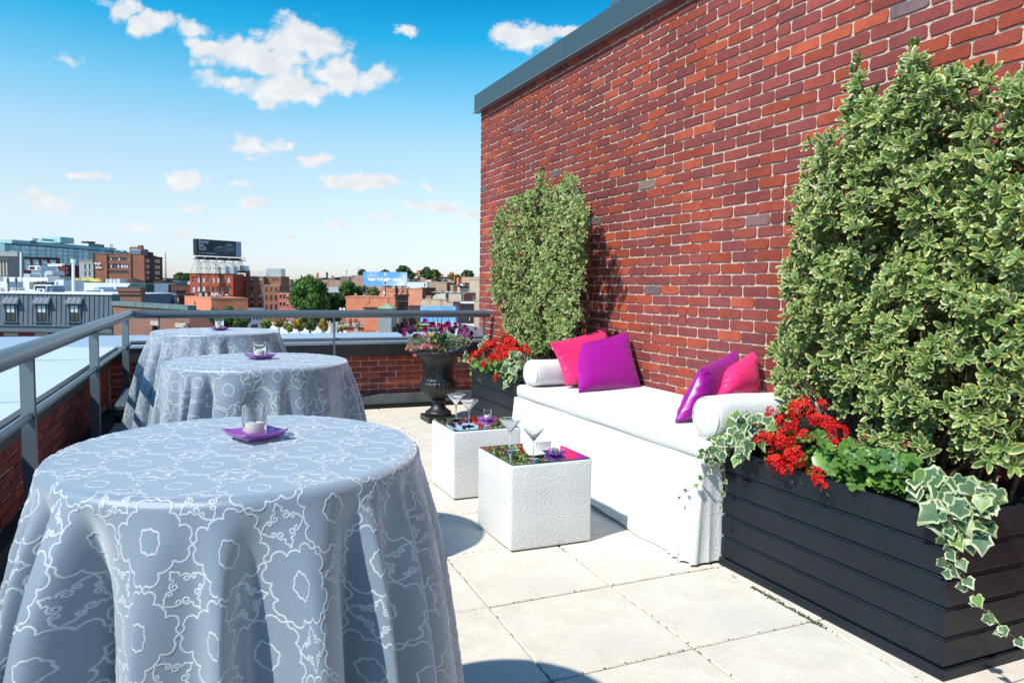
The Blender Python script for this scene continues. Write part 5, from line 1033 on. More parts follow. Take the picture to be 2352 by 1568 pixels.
m_ = MB(Matrix.Translation(p)); m_.box(-.62, .62, -.05, .05, -.35, .15, 0); m_.box(-.62, 0, -.055, -.051, -.1, .35, 1); m_.box(0, .62, -.057, -.052, -.05, .38, 2); m_.box(-.35, -.1, -.1, .1, -2.2, -.5, 1); m_.box(.1, .38, -.1, .1, -2.2, -.5, 1)
o = m_.build('hanging_flags', [mat('flag_red', (.6, .12, .05), .8), M_white, mat('flag_green', (.02, .28, .16), .8)], origin=tuple(p)); meta(o, 'small green, white and red banners hung below the traffic signal arm', 'flags')

# ------------------------------------------------------------------ trees
M_bark = mat('bark', (.10, .075, .05), .95, var=.3)
def leafmat(name, cs):
    return colmat(name, .8, .2, .9, 0, 40, spec=.15)
M_leaf = leafmat('tree_leaves', None)
mlf = M_leaf.node_tree.nodes['Principled BSDF']
def tree(name, label, u0, v0, u1, v1, d, pal, nleaf, lsz, seed, group=None, vb=None, lobes=14, tight=.9, cat='tree'):
    r = random.Random(seed); dq = fd(d) if d >= 76 else d * 3.3; lsz = lsz * dq / d; a = at(u0, v0, dq); b_ = at(u1, v1, dq); cx = (a + b_) / 2; wr = (Vector((b_.x - a.x, b_.y - a.y, 0)).length) / 2; hr = (a.z - b_.z) / 2
    base = Vector((cx.x, cx.y, -24)); t_ = thing(name, label, cat, tuple(base), group=group)
    L_ = []
    for i in range(lobes):
        q = r.uniform(0, 6.283); zz = r.uniform(-.75, .8); rad = math.sqrt(max(0, 1 - zz * zz)) * r.uniform(.3, .72)
        L_.append((Vector((cx.x + math.cos(q) * rad * wr, cx.y + math.sin(q) * rad * wr, cx.z + zz * hr * .78)), r.uniform(.26, .44) * min(wr, hr) * 1.15, r.uniform(.75, 1.25)))
    L_.append((Vector((cx.x, cx.y, cx.z + hr * .62)), min(wr, hr) * .36, 1.0)); L_.append((cx.copy(), min(wr, hr) * .6, .8))
    for k in (-1, 1):
        sx = Vector((b_.x - a.x, b_.y - a.y, 0)).normalized(); L_.append((cx + sx * k * wr * .66, min(wr, hr) * .33, 1.0))
    V = []; C = []; Fc = []
    for i in range(nleaf):
        c, R__, br_ = L_[r.randrange(len(L_))]; dd = Vector((r.gauss(0, 1), r.gauss(0, 1), r.gauss(0, .8))).normalized(); rr = R__ * (1 - abs(r.gauss(0, .18)) if r.random() < tight else r.uniform(.9, 1.25))
        p = c + dd * rr; s = lsz * r.uniform(.6, 1.35); n_ = (dd + Vector((r.gauss(0, .55), r.gauss(0, .55), r.gauss(0, .55)))).normalized(); x = n_.orthogonal().normalized(); x.rotate(Matrix.Rotation(r.uniform(0, 6.28), 3, n_)); y = n_.cross(x)
        k = len(V); V += [p - x * s * .5, p - y * s * .3, p + x * s * .5 + n_ * s * .15, p + y * s * .3]; Fc.append((k, k + 1, k + 2, k + 3)); cc = pal[r.randrange(len(pal))]; f = br_ * r.uniform(.8, 1.2); C += [(cc[0] * f, cc[1] * f, cc[2] * f, 1)] * 4
    o = link('crown', mesh_of('crown', V, Fc, C, False, [M_leaf]), t_)
    tr = max(.12, wr * .06); m_ = MB().tube([base, base.lerp(cx, .5), cx + Vector((wr * .1, 0, 0))], [tr, tr * .8, tr * .35], 7)
    for (c, R__, _) in L_[:8]: st_ = base.lerp(cx, r.uniform(.55, .95)); m_.tube([st_, st_.lerp(c, .5) + Vector((0, 0, .3)), c], [tr * .45, tr * .3, tr * .12], 5)
    m_.build('trunk', M_bark, t_); return t_
G1 = [(.055, .115, .022), (.075, .15, .03), (.04, .09, .02), (.095, .17, .04)]
G2 = [(.05, .10, .02), (.075, .13, .022), (.035, .075, .018)]
G3 = [(.03, .07, .02), (.045, .095, .025), (.025, .055, .018)]
Y1 = [(.36, .22, .04), (.28, .22, .05), (.20, .20, .04), (.42, .24, .05)]
YG = [(.16, .2, .04), (.12, .17, .035), (.22, .22, .05)]
FG = [(.06, .11, .035), (.08, .13, .04), (.05, .09, .03)]
u0, v0 = B_(1572, 606); u1, v1 = B_(2060, 1290); tree('broad_tree', 'largest dark green tree rising behind the railing left of centre', u0, v0, u1, v1, 88, G1, 15000, .42, 1, lobes=24)
u0, v0 = B_(1900, 860); u1, v1 = B_(2290, 1260); tree('shade_tree', 'dense dark tree at the right foot of the largest tree', u0, v0, u1, v1, 93, G3, 7000, .42, 2)
u0, v0 = C_(235, 355); u1, v1 = C_(465, 545); tree('broad_tree', 'round green tree in front of the thin antenna', u0, v0, u1, v1, 112, G1, 4500, .5, 3)
u0, v0 = C_(425, 418); u1, v1 = C_(565, 545); tree('broad_tree', 'green tree under the left end of the cloud billboard', u0, v0, u1, v1, 114, G1, 3000, .5, 4)
u0, v0 = C_(590, 432); u1, v1 = C_(760, 540); tree('broad_tree', 'yellow green tree behind the posts of the cloud billboard', u0, v0, u1, v1, 116, YG, 2500, .5, 5)
u0, v0 = C_(130, 500); u1, v1 = C_(330, 720); tree('broad_tree', 'dark tree against the left end of the orange corner building', u0, v0, u1, v1, 90, G3, 4000, .45, 6)
u0, v0 = (470, 703); u1, v1 = (580, 768); tree('round_tree', 'round bushy green tree behind the farthest table and candle', u0, v0, u1, v1, 55, [(.075, .125, .03), (.055, .10, .022), (.10, .15, .035), (.035, .07, .02)], 9000, .27, 7, lobes=18)
for i, (x0, y0, x1, y1, cv, pal, lab) in enumerate([(965, 155, 1140, 290, C_, FG, 'tall domed skyline tree right of the cloud billboard'), (1255, 168, 1420, 300, C_, FG, 'wide skyline tree above the far white houses'), (1360, 205, 1525, 305, C_, G1, 'bright green tree joined to the right of the wide skyline tree'), (1775, 215, 1945, 300, C_, FG, 'rounded skyline tree nearest the tall wall'), (1610, 255, 1692, 305, C_, Y1, 'small orange tinged skyline tree beside a tall chimney'), (1695, 273, 1785, 315, C_, YG, 'low yellowish skyline tree left of the rounded one'), (478, 207, 585, 275, C_, FG, 'skyline tree just left of the cloud billboard'), (745, 210, 885, 260, C_, FG, 'low treetop peeping over the middle of the cloud billboard'), (1100, 228, 1195, 290, C_, FG, 'low tree tapering right of the domed skyline tree'), (55, 608, 175, 705, B_, FG, 'left grey green treetop beside the red billboard block'), (150, 615, 245, 700, B_, FG, 'right grey green treetop touching the red billboard block')]):
    u0, v0 = cv(x0, y0); u1, v1 = cv(x1, y1); tree('skyline_tree', lab, u0, v0, u1, v1 + 4, 240 if cv is C_ else 190, pal, 2600, .9, 20 + i)
for i, (x0, y0, x1, y1, cv, pal, lab) in enumerate([(1180, 1215, 1300, 1335, B_, YG, 'sparse pale yellow street tree at the left of the row'), (1362, 1198, 1470, 1360, B_, Y1, 'golden street tree, second from the left of the row'), (1470, 1260, 1600, 1370, B_, YG, 'olive street tree between two golden ones'), (1612, 1190, 1750, 1372, B_, Y1, 'broad golden street tree in front of the white shop'), (1742, 1208, 1900, 1370, B_, FG, 'green street tree right of the broad golden one'), (1925, 1190, 2040, 1375, B_, Y1, 'narrow golden street tree behind the rail post'), (-5, 840, 95, 1000, C_, Y1, 'yellow street tree near the traffic signal mast'), (235, 870, 330, 1000, C_, Y1, 'small golden street tree under the green street sign'), (825, 900, 985, 1000, C_, YG, 'pale yellow green tree left of the flowering urn'), (1215, 860, 1330, 985, C_, YG, 'yellow green tree directly behind the urn flowers'), (1590, 880, 1700, 960, C_, YG, 'faint yellow tree behind the right side of the urn flowers')]):
    u0, v0 = cv(x0, y0); u1, v1 = cv(x1, y1); tree('street_tree', lab, u0, v0, u1, v1, 58 + (i * 7) % 9, pal, 1500, .22, 50 + i, group='small street trees turning yellow', tight=.6)
pb('white_garage', 'long white garage with a grey door behind the urn flowers at the right', 'building', [M_white, MATS['grey_render'] if 'grey_render' in MATS else M_dark], 1760, 893, 1960, 1000, 86, 8, conv=C_, zb=-24, fn=lambda mb, l, D, h: [mb.box(0, l, 0, D, 0, h, 0), mb.box(l * .08, l * .88, -.06, -.002, h - 4.6, h - 1.0, 1), mb.box(-.2, l + .2, -.3, D, h - .3, h + .2, 0)])
for i, (x0, y0, x1, y1, k, d_, lab) in enumerate([(1115, 665, 1256, 668, 'dark', 86, 'low dark flat roofed building between the orange wing and lower billboard'), (240, 905, 330, 905, 'white', 70, 'low white parapet strip by the traffic signal'), (-60, 900, 130, 905, 'white', 72, 'low white wall below the large tree')]):
    b_ = Bld('low_street_building', lab, 'building', C_(x0, y0), C_(x1, y1), max(d_, 86), max(d_, 86), 8, BR[k] if k != 'white' else M_white); b_.finish(cornice=.15, cm=M_dark if k == 'dark' else M_stone)
mb = MB(); 
road = MB().quad((-80, 150, -23.99), (200, 150, -23.99), (200, 180, -23.99), (-80, 180, -23.99)).build('road', mat('asphalt', (.055, .055, .057), .95, var=.2), kind='structure')
# ------------------------------------------------------------------ cloth covered cocktail tables
M_cloth = mat('silver_satin', (0.175, 0.228, 0.288), 0.34, 0.0, var=.05, vscale=3, bump=.18, bscale=700, spec=.8, sheen=.9)
M_cord = mat('white_cord', (0.50, 0.535, 0.565), 0.6, var=.03, vscale=200, spec=.4)
M_pole = mat('table_pole', (.03, .03, .03), .4, .5)
def spiral(cx, cy, r0, turns, a0, sgn, n=26):
    out = []
    for i in range(n):
        t_ = i / (n - 1); r_ = r0 * (1 - t_ * .86); a = a0 + sgn * turns * 6.2832 * t_; out.append((cx + r_ * math.cos(a), cy + r_ * math.sin(a)))
    return out
def closed(f, n): return [f(2 * math.pi * i / n) for i in range(n + 1)]
def smooth(pts, k=4):
    out = []
    for i in range(len(pts) - 1):
        p0, p1, p2, p3 = pts[max(i - 1, 0)], pts[i], pts[i + 1], pts[min(i + 2, len(pts) - 1)]
        for j in range(k):
            t = j / k; out.append(tuple(.5 * ((2 * b) + (-a + c) * t + (2 * a - 5 * b + 4 * c - d) * t * t + (-a + 3 * b - 3 * c + d) * t ** 3) for a, b, c, d in zip(p0, p1, p2, p3)))
    out.append(pts[-1]); return out
def cell_paths(P):
    """one repeat of the scrolling lattice, centred on the origin, period P"""
    out = []
    # two interlaced families of lobed frames with cusps: each piece between two cusps is smooth
    segs = [[(0, .30), (.04, .298), (.078, .270)], [(.078, .270), (.095, .305), (.14, .322), (.190, .292)], [(.190, .292), (.200, .262), (.222, .252), (.25, .25)],
            [(.5, .215), (.465, .216), (.432, .245)], [(.432, .245), (.410, .200), (.360, .188), (.312, .212)], [(.312, .212), (.302, .240), (.28, .25), (.25, .25)]]
    for sx in (-1, 1):
        for sy in (-1, 1):
            for s_ in segs:
                q = smooth(s_)
                out.append([(sx * x * P, sy * y * P) for x, y in q]); out.append([(sx * y * P, sy * x * P) for x, y in q])
            sp = spiral(.448, .072, .036, 1.4, math.pi * .35, 1, 26); pth = smooth([(.5, .195), (.487, .165), (.462, .138), (sp[0][0] + .012, sp[0][1] + .018)]) + sp
            sp2 = spiral(.392, .046, .026, 1.25, math.pi * .9, -1, 20); pt2 = smooth([(.302, 0), (.325, .018), (.345, .045)]) + sp2
            for q in (pth, pt2):
                out.append([(sx * x * P, sy * y * P) for x, y in q]); out.append([(sx * y * P, sy * x * P) for x, y in q])
    def cart(a, R0):
        r_ = R0 * P * (1 + .16 * abs(math.cos(2 * a)) ** .7 + .10 * math.cos(8 * a)); return r_
    out.append(closed(lambda a: (cart(a, .088) * math.cos(a), 1.15 * cart(a, .088) * math.sin(a)), 40))
    for sx, sy in ((1, 1),): out.append(closed(lambda a: (.5 * P + cart(a, .080) * math.cos(a), .5 * P + 1.2 * cart(a, .080) * math.sin(a)), 48))
    return out
def cloth_table(label, label2, cx, cy, z, R, flare, seed, period=.30, rot=0, tilt=0.0, amp=.034, drop=None, nf=15):
    r = random.Random(seed); t_ = thing('cocktail_table', label, 'table', (cx, cy, 0)); group = None
    MB().lathe([(.24, 0), (.24, .02), (.03, .04), (.028, z - .06), (.08, z - .03)], 20, (cx, cy, 0)).build('pedestal', M_pole, t_)
    MB().lathe([(R - .03, z - .040), (R - .028, z - .018), (R - .03, z - .0125)], 64, (cx, cy, 0)).build('tabletop', M_wood, t_)
    fold = [(nf + dk, r.uniform(0, 6.28), a_) for dk, a_ in ((0, 1.0), (-4, .55), (3, .5), (7, .25), (-7, .4))]
    amod = [(k, r.uniform(0, 6.28), r.uniform(.12, .3)) for k in (2, 3, 5)]
    def F_(th, t):
        wv = th + .10 * math.sin(3 * th + seed) + .05 * math.sin(7 * th + 2 * seed)
        f = sum(a_ * math.cos(n_ * wv + ph) for n_, ph, a_ in fold)
        f = f / 1.7
        m_ = 1 + sum(a_ * math.sin(k * th + ph) for k, ph, a_ in amod)
        return (f - .35 * f * f) * m_
    H_ = z + .0015
    tl = math.tan(tilt); tv = Vector((.30, .95)).normalized()
    def surf(s, th, off=0.0):
        rho = .022
        if s <= R - rho: x, y, zz = s, 0, H_ + off; rr = s; n_ = (0, 1)
        else:
            arc = rho * math.pi / 2; q = s - (R - rho)
            if q < arc: a = q / rho; rr = R - rho + math.sin(a) * (rho + off); zz = H_ - rho + math.cos(a) * (rho + off)
            else:
                t = q - arc; g_ = 1 - math.exp(-(t / .13) ** 1.25); A = amp * g_ * (.85 + 1.2 * t); f = F_(th, t)
                rr = R + flare * t + A * f + .30 * A + off; zz = H_ - rho - t * math.cos(flare * .9) - .0 
                th = th + .030 * g_ * math.sin(nf * th * 1.0 + 1.3 + seed) * (1 if t > .02 else 0)
        px, py = cx + rr * math.cos(th), cy + rr * math.sin(th)
        zz = max(zz, .004 + off) + ((px - cx) * tv.x + (py - cy) * tv.y) * tl
        return (px, py, zz)
    ST = R - .022 + .022 * math.pi / 2; smax = ST + (z - .03)
    nth = 720; ss = [0.0001, R * .3, R * .6, R * .85, R - .03, R - .022] + [R - .022 + .022 * math.pi / 2 * k / 5 for k in range(1, 6)] + [ST + (smax - ST) * k / 44 for k in range(1, 45)]
    V = [surf(s, 2 * math.pi * k / nth) for s in ss for k in range(nth)]
    Fc = [(i * nth + k, i * nth + (k + 1) % nth, (i + 1) * nth + (k + 1) % nth, (i + 1) * nth + k) for i in range(len(ss) - 1) for k in range(nth)]
    cl = link('tablecloth', mesh_of('tablecloth', [(p[0] - cx, p[1] - cy, p[2]) for p in V], Fc, None, True, [M_cloth]), None, Matrix.Translation((cx, cy, 0)))
    meta(cl, label2, 'tablecloth')
    # applied cord, mapped from the flat cloth onto its draped shape
    V = []; Fc = []; wd = .0017; cr_, sr_ = math.cos(rot), math.sin(rot); kk = int((smax + period) / period) + 1
    base = cell_paths(period)
    for I in range(-kk, kk + 1):
        for J in range(-kk, kk + 1):
            ox, oy = I * period, J * period
            if math.hypot(ox, oy) > smax + period: continue
            for path in base:
                pts = [(x + ox, y + oy) for x, y in path]
                # resample
                fine = [pts[0]]
                for q in range(1, len(pts)):
                    dx, dy = pts[q][0] - pts[q - 1][0], pts[q][1] - pts[q - 1][1]; m_ = max(1, int(math.hypot(dx, dy) / .010))
                    fine += [(pts[q - 1][0] + dx * e_ / m_, pts[q - 1][1] + dy * e_ / m_) for e_ in range(1, m_ + 1)]
                prev = None
                for q, (x, y) in enumerate(fine):
                    a_ = fine[max(q - 1, 0)]; b_ = fine[min(q + 1, len(fine) - 1)]; dx, dy = b_[0] - a_[0], b_[1] - a_[1]; l = math.hypot(dx, dy) or 1; nx, ny = -dy / l * wd, dx / l * wd
                    if math.hypot(x, y) > smax - .01: prev = None; continue
                    n0 = len(V)
                    for (qx, qy, o_) in ((x + nx, y + ny, .0003), (x, y, .0012), (x - nx, y - ny, .0003)):
                        X, Y = qx * cr_ - qy * sr_, qx * sr_ + qy * cr_; p = surf(math.hypot(X, Y), math.atan2(Y, X), o_); V.append((p[0] - cx, p[1] - cy, p[2]))
                    if prev is not None: Fc += [(prev, n0, n0 + 1, prev + 1), (prev + 1, n0 + 1, n0 + 2, prev + 2)]
                    prev = n0
    o = link('cord_embroidery', mesh_of('cord_embroidery', V, Fc, None, True, [M_cord]), cl, Matrix.Translation((cx, cy, 0))); o['kind'] = 'stuff'
    return z
cloth_table('nearest high round table under its patterned cloth', 'silver blue satin cloth with white scroll cord on the nearest table', .114, 1.85, 1.035, .416, .085, 3, .225, .35, math.radians(1.3), .058, nf=19)
cloth_table('middle high round table of the three', 'silver blue satin cloth with white scroll cord on the middle table', .315, 3.80, 1.055, .427, .055, 8, .225, .1, 0, .048, nf=21)
cloth_table('farthest high round table of the three, by the railing', 'silver blue satin cloth with white scroll cord on the farthest table', .205, 6.05, 1.070, .455, .17, 12, .225, .8, 0, .048, nf=19)

# ------------------------------------------------------------------ candles and plates
M_clear = mat('clear_glass', (1, 1, 1), 0.02, trans=1.0, spec=.5); M_clear.node_tree.nodes['Principled BSDF'].inputs['IOR'].default_value = 1.35
M_wax = mat('candle_wax', (.82, .78, .70), .6); M_wax.node_tree.nodes['Principled BSDF'].inputs['Subsurface Weight'].default_value = .2
M_purple = mat('purple_glass', (0.40, 0.12, 0.50), 0.2, trans=.3, spec=.6, coat=.3)
def glassmat(m):
    t = m.node_tree; b = t.nodes['Principled BSDF']; o = [n for n in t.nodes if n.type == 'OUTPUT_MATERIAL'][0]
def plate(name, label, x, y, z, rot, s=.057, group=None):
    t_ = thing(name, label, 'plate', (x, y, z), rot); n = 12; V = []; Fc = []
    for j in range(n + 1):
        for i in range(n + 1):
            u_ = (i / n * 2 - 1); v_ = (j / n * 2 - 1); e_ = max(abs(u_), abs(v_)); lift = max(0, e_ - .62) ** 1.3 * .055 + .002 + abs(u_ * v_) ** 4 * .006
            V.append((u_ * s, v_ * s, lift + .004))
    n1 = len(V); V += [(p[0], p[1], p[2] - .0045) for p in V]
    for j in range(n):
        for i in range(n):
            a = j * (n + 1) + i; Fc += [(a, a + 1, a + n + 2, a + n + 1), (n1 + a, n1 + a + n + 1, n1 + a + n + 2, n1 + a + 1)]
    for i in range(n):
        for (a, b_) in ((i, i + 1), ((n + 1) * n + i + 1, (n + 1) * n + i), ((i + 1) * (n + 1), i * (n + 1)), (i * (n + 1) + n, (i + 1) * (n + 1) + n)): Fc.append((b_, a, a + n1, b_ + n1))
    link('dish', mesh_of('dish', V, Fc, None, True, [M_purple]), t_, WM[t_.name]); return t_
def votive(label, x, y, z, rot, s=1.0, wax=.034):
    t_ = thing('votive_candle', label, 'candle', (x, y, z), rot); M_ = WM[t_.name] @ Matrix.Scale(s, 4)
    m_ = MB(); m_.lathe([(.0005, 0), (.027, 0), (.029, .003), (.0305, .074), (.0285, .074), (.0272, .008), (.0005, .007)], 28, closed=False); sharp(link('glass_cup', mesh_of('glass_cup', m_.V, m_.F, None, True, [M_clear]), t_, M_).data, 35)
    m_ = MB(); m_.lathe([(.0005, .0085), (.0215, .0085), (.0225, .011), (.0225, wax - .003), (.0205, wax), (.0005, wax - .002)], 24, closed=False); link('wax', mesh_of('wax', m_.V, m_.F, None, True, [M_wax]), t_, M_)
    m_ = MB(); m_.tube([(0, 0, wax - .002), (.0015, 0, wax + .006), (.004, .001, wax + .012)], .0007, 5); link('wick', mesh_of('wick', m_.V, m_.F, None, False, [M_dark]), t_, M_); return t_
plate('purple_plate', 'square purple glass plate on the nearest table', .150, 1.925, 1.0385 + .0016, .42); votive('candle in a clear glass on the nearest table', .150, 1.935, 1.0475, 0)
plate('purple_plate', 'square purple glass plate on the middle table', .325, 3.84, 1.0585, .34); votive('candle in a clear glass on the middle table', .325, 3.84, 1.0665, 0, 1.03)
plate('purple_plate', 'square purple glass plate on the farthest table by the railing', .225, 6.08, 1.0735, .28); votive('candle in a clear glass on the farthest table by the railing', .225, 6.08, 1.0815, 0, 1.05)

# ------------------------------------------------------------------ embossed white upholstery
def damask(name, color=(.67, .665, .645), strength=.38):
    m = mat(name, color, .72, spec=.25); t = m.node_tree; b = t.nodes['Principled BSDF']; N_ = t.nodes; c = N_.new('ShaderNodeTexCoord'); o = c.outputs['Object']
    def n(tp, **k):
        q = N_.new(tp)
        for a, v in k.items(): setattr(q, a, v)
        return q
    def mm(op, a, b_=None, c_=None):
        q = n('ShaderNodeMath', operation=op)
        for i, x in enumerate((a, b_, c_)):
            if x is None: continue
            if isinstance(x, (int, float)): q.inputs[i].default_value = x
            else: t.links.new(x, q.inputs[i])
        return q.outputs[0]
    w_ = n('ShaderNodeTexNoise'); w_.inputs['Scale'].default_value = 9; t.links.new(o, w_.inputs['Vector'])
    ad = n('ShaderNodeVectorMath', operation='MULTIPLY_ADD'); t.links.new(w_.outputs['Color'], ad.inputs[0]); ad.inputs[1].default_value = (.022,) * 3; t.links.new(o, ad.inputs[2])
    v = n('ShaderNodeTexVoronoi', feature='F1'); v.inputs['Scale'].default_value = 5.2; v.inputs['Randomness'].default_value = .22; t.links.new(ad.outputs[0], v.inputs['Vector'])
    rings = mm('SINE', mm('MULTIPLY', v.outputs['Distance'], 68))
    env = mm('SUBTRACT', 1.0, mm('MULTIPLY', mm('ABSOLUTE', mm('SUBTRACT', v.outputs['Distance'], .42)), 4.5)); env = mm('MAXIMUM', env, 0)
    v2 = n('ShaderNodeTexVoronoi', feature='DISTANCE_TO_EDGE'); v2.inputs['Scale'].default_value = 46; t.links.new(ad.outputs[0], v2.inputs['Vector'])
    sq = mm('MINIMUM', mm('MULTIPLY', v2.outputs['Distance'], 5.5), 1.0)
    nz = n('ShaderNodeTexNoise'); nz.inputs['Scale'].default_value = 75; nz.inputs['Detail'].default_value = 3; nz.inputs['Distortion'].default_value = 1.6; t.links.new(o, nz.inputs['Vector'])
    h = mm('ADD', mm('MULTIPLY', mm('MULTIPLY', rings, env), .16), mm('ADD', mm('MULTIPLY', sq, .55), mm('MULTIPLY', nz.outputs['Fac'], .9)))
    bp = n('ShaderNodeBump'); bp.inputs['Strength'].default_value = strength; bp.inputs['Distance'].default_value = .0045; t.links.new(h, bp.inputs['Height']); t.links.new(bp.outputs[0], b.inputs['Normal']); return m
M_dam = damask('embossed_white'); M_dam2 = damask('embossed_white_soft', strength=.28)
def rbox(name, m, x0, x1, y0, y1, z0, z1, rad, parent=None, n=5, seg=10, wob=0.0, seed=1, top=None):
    """box with rounded edges built as a subdivided, rounded cube"""
    r = random.Random(seed); bm = []; V = []; Fc = []; cx, cy, cz = (x0 + x1) / 2, (y0 + y1) / 2, (z0 + z1) / 2; hx, hy, hz = (x1 - x0) / 2, (y1 - y0) / 2, (z1 - z0) / 2
    idx = {}
    def ticks(h): 
        c = [-h, -h + rad * .12, -h + rad * .4, -h + rad]; m_ = max(1, int((2 * h - 2 * rad) / (.12))); return c + [-h + rad + (2 * h - 2 * rad) * k / m_ for k in range(1, m_)] + [-q for q in reversed(c)]
    tx, ty, tz = ticks(hx), ticks(hy), ticks(hz)
    def vid(p):
        k = tuple(round(q, 5) for q in p)
        if k in idx: return idx[k]
        q = Vector(p); core = Vector((max(-hx + rad, min(hx - rad, q.x)), max(-hy + rad, min(hy - rad, q.y)), max(-hz + rad, min(hz - rad, q.z)))); d = q - core
        if d.length > 1e-9:
            e_ = Vector(tuple(0 if abs(c) < 1e-9 else c for c in d)); q = core + e_.normalized() * rad
        if wob: q += Vector((math.sin(q.y * 9 + q.z * 7 + seed), math.sin(q.x * 8 + q.z * 6 + seed * 2), .5 * math.sin(q.x * 7 + q.y * 6))) * wob
        idx[k] = len(V); V.append((q.x, q.y, q.z)); return idx[k]
    for (A, Bk, fn) in ((tx, ty, lambda a, b: ((a, b, -hz), (a, b, hz))), (tx, tz, lambda a, b: ((a, -hy, b), (a, hy, b))), (ty, tz, lambda a, b: ((-hx, a, b), (hx, a, b)))):
        for i in range(len(A) - 1):
            for j in range(len(Bk) - 1):
                c = [fn(A[i], Bk[j]), fn(A[i + 1], Bk[j]), fn(A[i + 1], Bk[j + 1]), fn(A[i], Bk[j + 1])]
                for s_ in (0, 1): f = [vid(q[s_]) for q in c]; Fc.append(tuple(f if s_ else f[::-1]))
    Mx = Matrix.Translation((cx, cy, cz)); return link(name, mesh_of(name, V, Fc, None, True, [m]), parent, Mx)
M_mirror = mat('mirror', (.86, .90, .90), .01, 1.0); M_edge = mat('glass_edge', (.01, .10, .08), .1, spec=.8)
def cube_table(label, x0, x1, y0, y1, h):
    t_ = thing('cube_table', label, 'side table', ((x0 + x1) / 2, (y0 + y1) / 2, 0))
    rbox('fabric_cover', M_dam, x0, x1, y0, y1, .008, h, .014, t_, wob=.0015, seed=int(x0 * 100)); i = .010; zt = h + .0065
    MB().quad((x0 + i, y0 + i, zt), (x1 - i, y0 + i, zt), (x1 - i, y1 - i, zt), (x0 + i, y1 - i, zt)).build('mirror_top', M_mirror, t_)
    m_ = MB(); e = [(x0 + i, y0 + i), (x1 - i, y0 + i), (x1 - i, y1 - i), (x0 + i, y1 - i)]
    for k in range(4): a, b_ = e[k], e[(k + 1) % 4]; m_.quad((a[0], a[1], h - .001), (b_[0], b_[1], h - .001), (b_[0], b_[1], zt - .0002), (a[0], a[1], zt - .0002))
    m_.build('glass_edge', M_edge, t_)
    MB().box(x0 + .02, x1 - .02, y0 + .02, y1 - .02, 0, .01).build('base', M_dark, t_); return zt
zc1 = cube_table('nearer white embossed cube table with mirror top', 1.571, 2.067, 3.590, 4.090, .474)
zc2 = cube_table('farther white embossed cube table with mirror top, by the urn', 1.610, 2.100, 4.640, 5.130, .464)
plate('purple_plate', 'square purple glass plate on the nearer mirror cube', 1.905, 3.735, zc1, .42, .053); votive('small candle in a clear glass on the nearer mirror cube', 1.905, 3.735, zc1 + .0075, 0, .95)
plate('purple_plate', 'square purple glass plate on the farther mirror cube', 1.975, 4.955, zc2, .35, .053); votive('small candle in a clear glass on the farther mirror cube', 1.975, 4.955, zc2 + .0075, 0, .95)
M_etch = mat('etched_white', (.8, .85, .88), .4)
M_thin = mat('stemware_glass', (1, 1, 1), 0.0, trans=1.0); M_thin.node_tree.nodes['Principled BSDF'].inputs['IOR'].default_value = 1.30
def martini(label, x, y, z, k=1.0, rot=0):
    t_ = thing('martini_glass', label, 'glass', (x, y, z), rot); M_ = WM[t_.name] @ Matrix.Scale(k, 4); n = 40
    m_ = MB(); m_.lathe([(.0005, 0), (.037, 0), (.038, .001), (.037, .0022), (.012, .0055), (.0045, .012), (.0033, .03), (.0034, .085), (.0048, .100), (.0072, .108), (.0605, .178), (.0593, .1782), (.0056, .1105), (.0005, .1095)], n, closed=False)
    sharp(link('bowl_and_stem', mesh_of('bowl_and_stem', m_.V, m_.F, None, True, [M_thin]), t_, M_).data, 40)
    # etched slanting lines on the bowl
    m_ = MB(); L0 = (.0605, .178); L1 = (.0072, .108)
    def cp(a, f): rr = L0[0] + (L1[0] - L0[0]) * f + .0004; zz = L0[1] + (L1[1] - L0[1]) * f; return (rr * math.cos(a), rr * math.sin(a), zz)
    for s_ in range(8):
        a0 = s_ * math.pi / 4; sg = 1 if s_ % 2 else -1
        for q in range(7):
            f0 = .02 + q * .105; aa = a0 + (.0 if sg > 0 else math.pi / 4); ab = a0 + (math.pi / 4 if sg > 0 else 0)
            pts = [(aa + (ab - aa) * w2 / 5, f0 + .16 * w2 / 5) for w2 in range(6)]
            for w2 in range(5): (p0, g0), (p1, g1) = pts[w2], pts[w2 + 1]; m_.quad(cp(p0, g0), cp(p1, g1), cp(p1, g1 + .022), cp(p0, g0 + .022))
    link('etched_pattern', mesh_of('etched_pattern', m_.V, m_.F, None, False, [M_etch]), t_, M_)
    m_ = MB(); m_.lathe([(.0593, .1775), (.0610, .1775), (.0610, .1787), (.0593, .1787), (.0593, .1775)], n, closed=False); link('rim', mesh_of('rim', m_.V, m_.F, None, True, [M_etch]), t_, M_); return t_
martini('martini glass at the far left corner of the nearer mirror cube', 1.70, 3.905, zc1, 1.06, .2); martini('martini glass near the front edge of the nearer mirror cube', 1.735, 3.665, zc1, 1.0, .5)
martini('martini glass at the left of the farther mirror cube', 1.755, 5.01, zc2, 1.05, .9); martini('martini glass in front of the plate on the farther mirror cube', 1.765, 4.765, zc2, 1.0, .1)

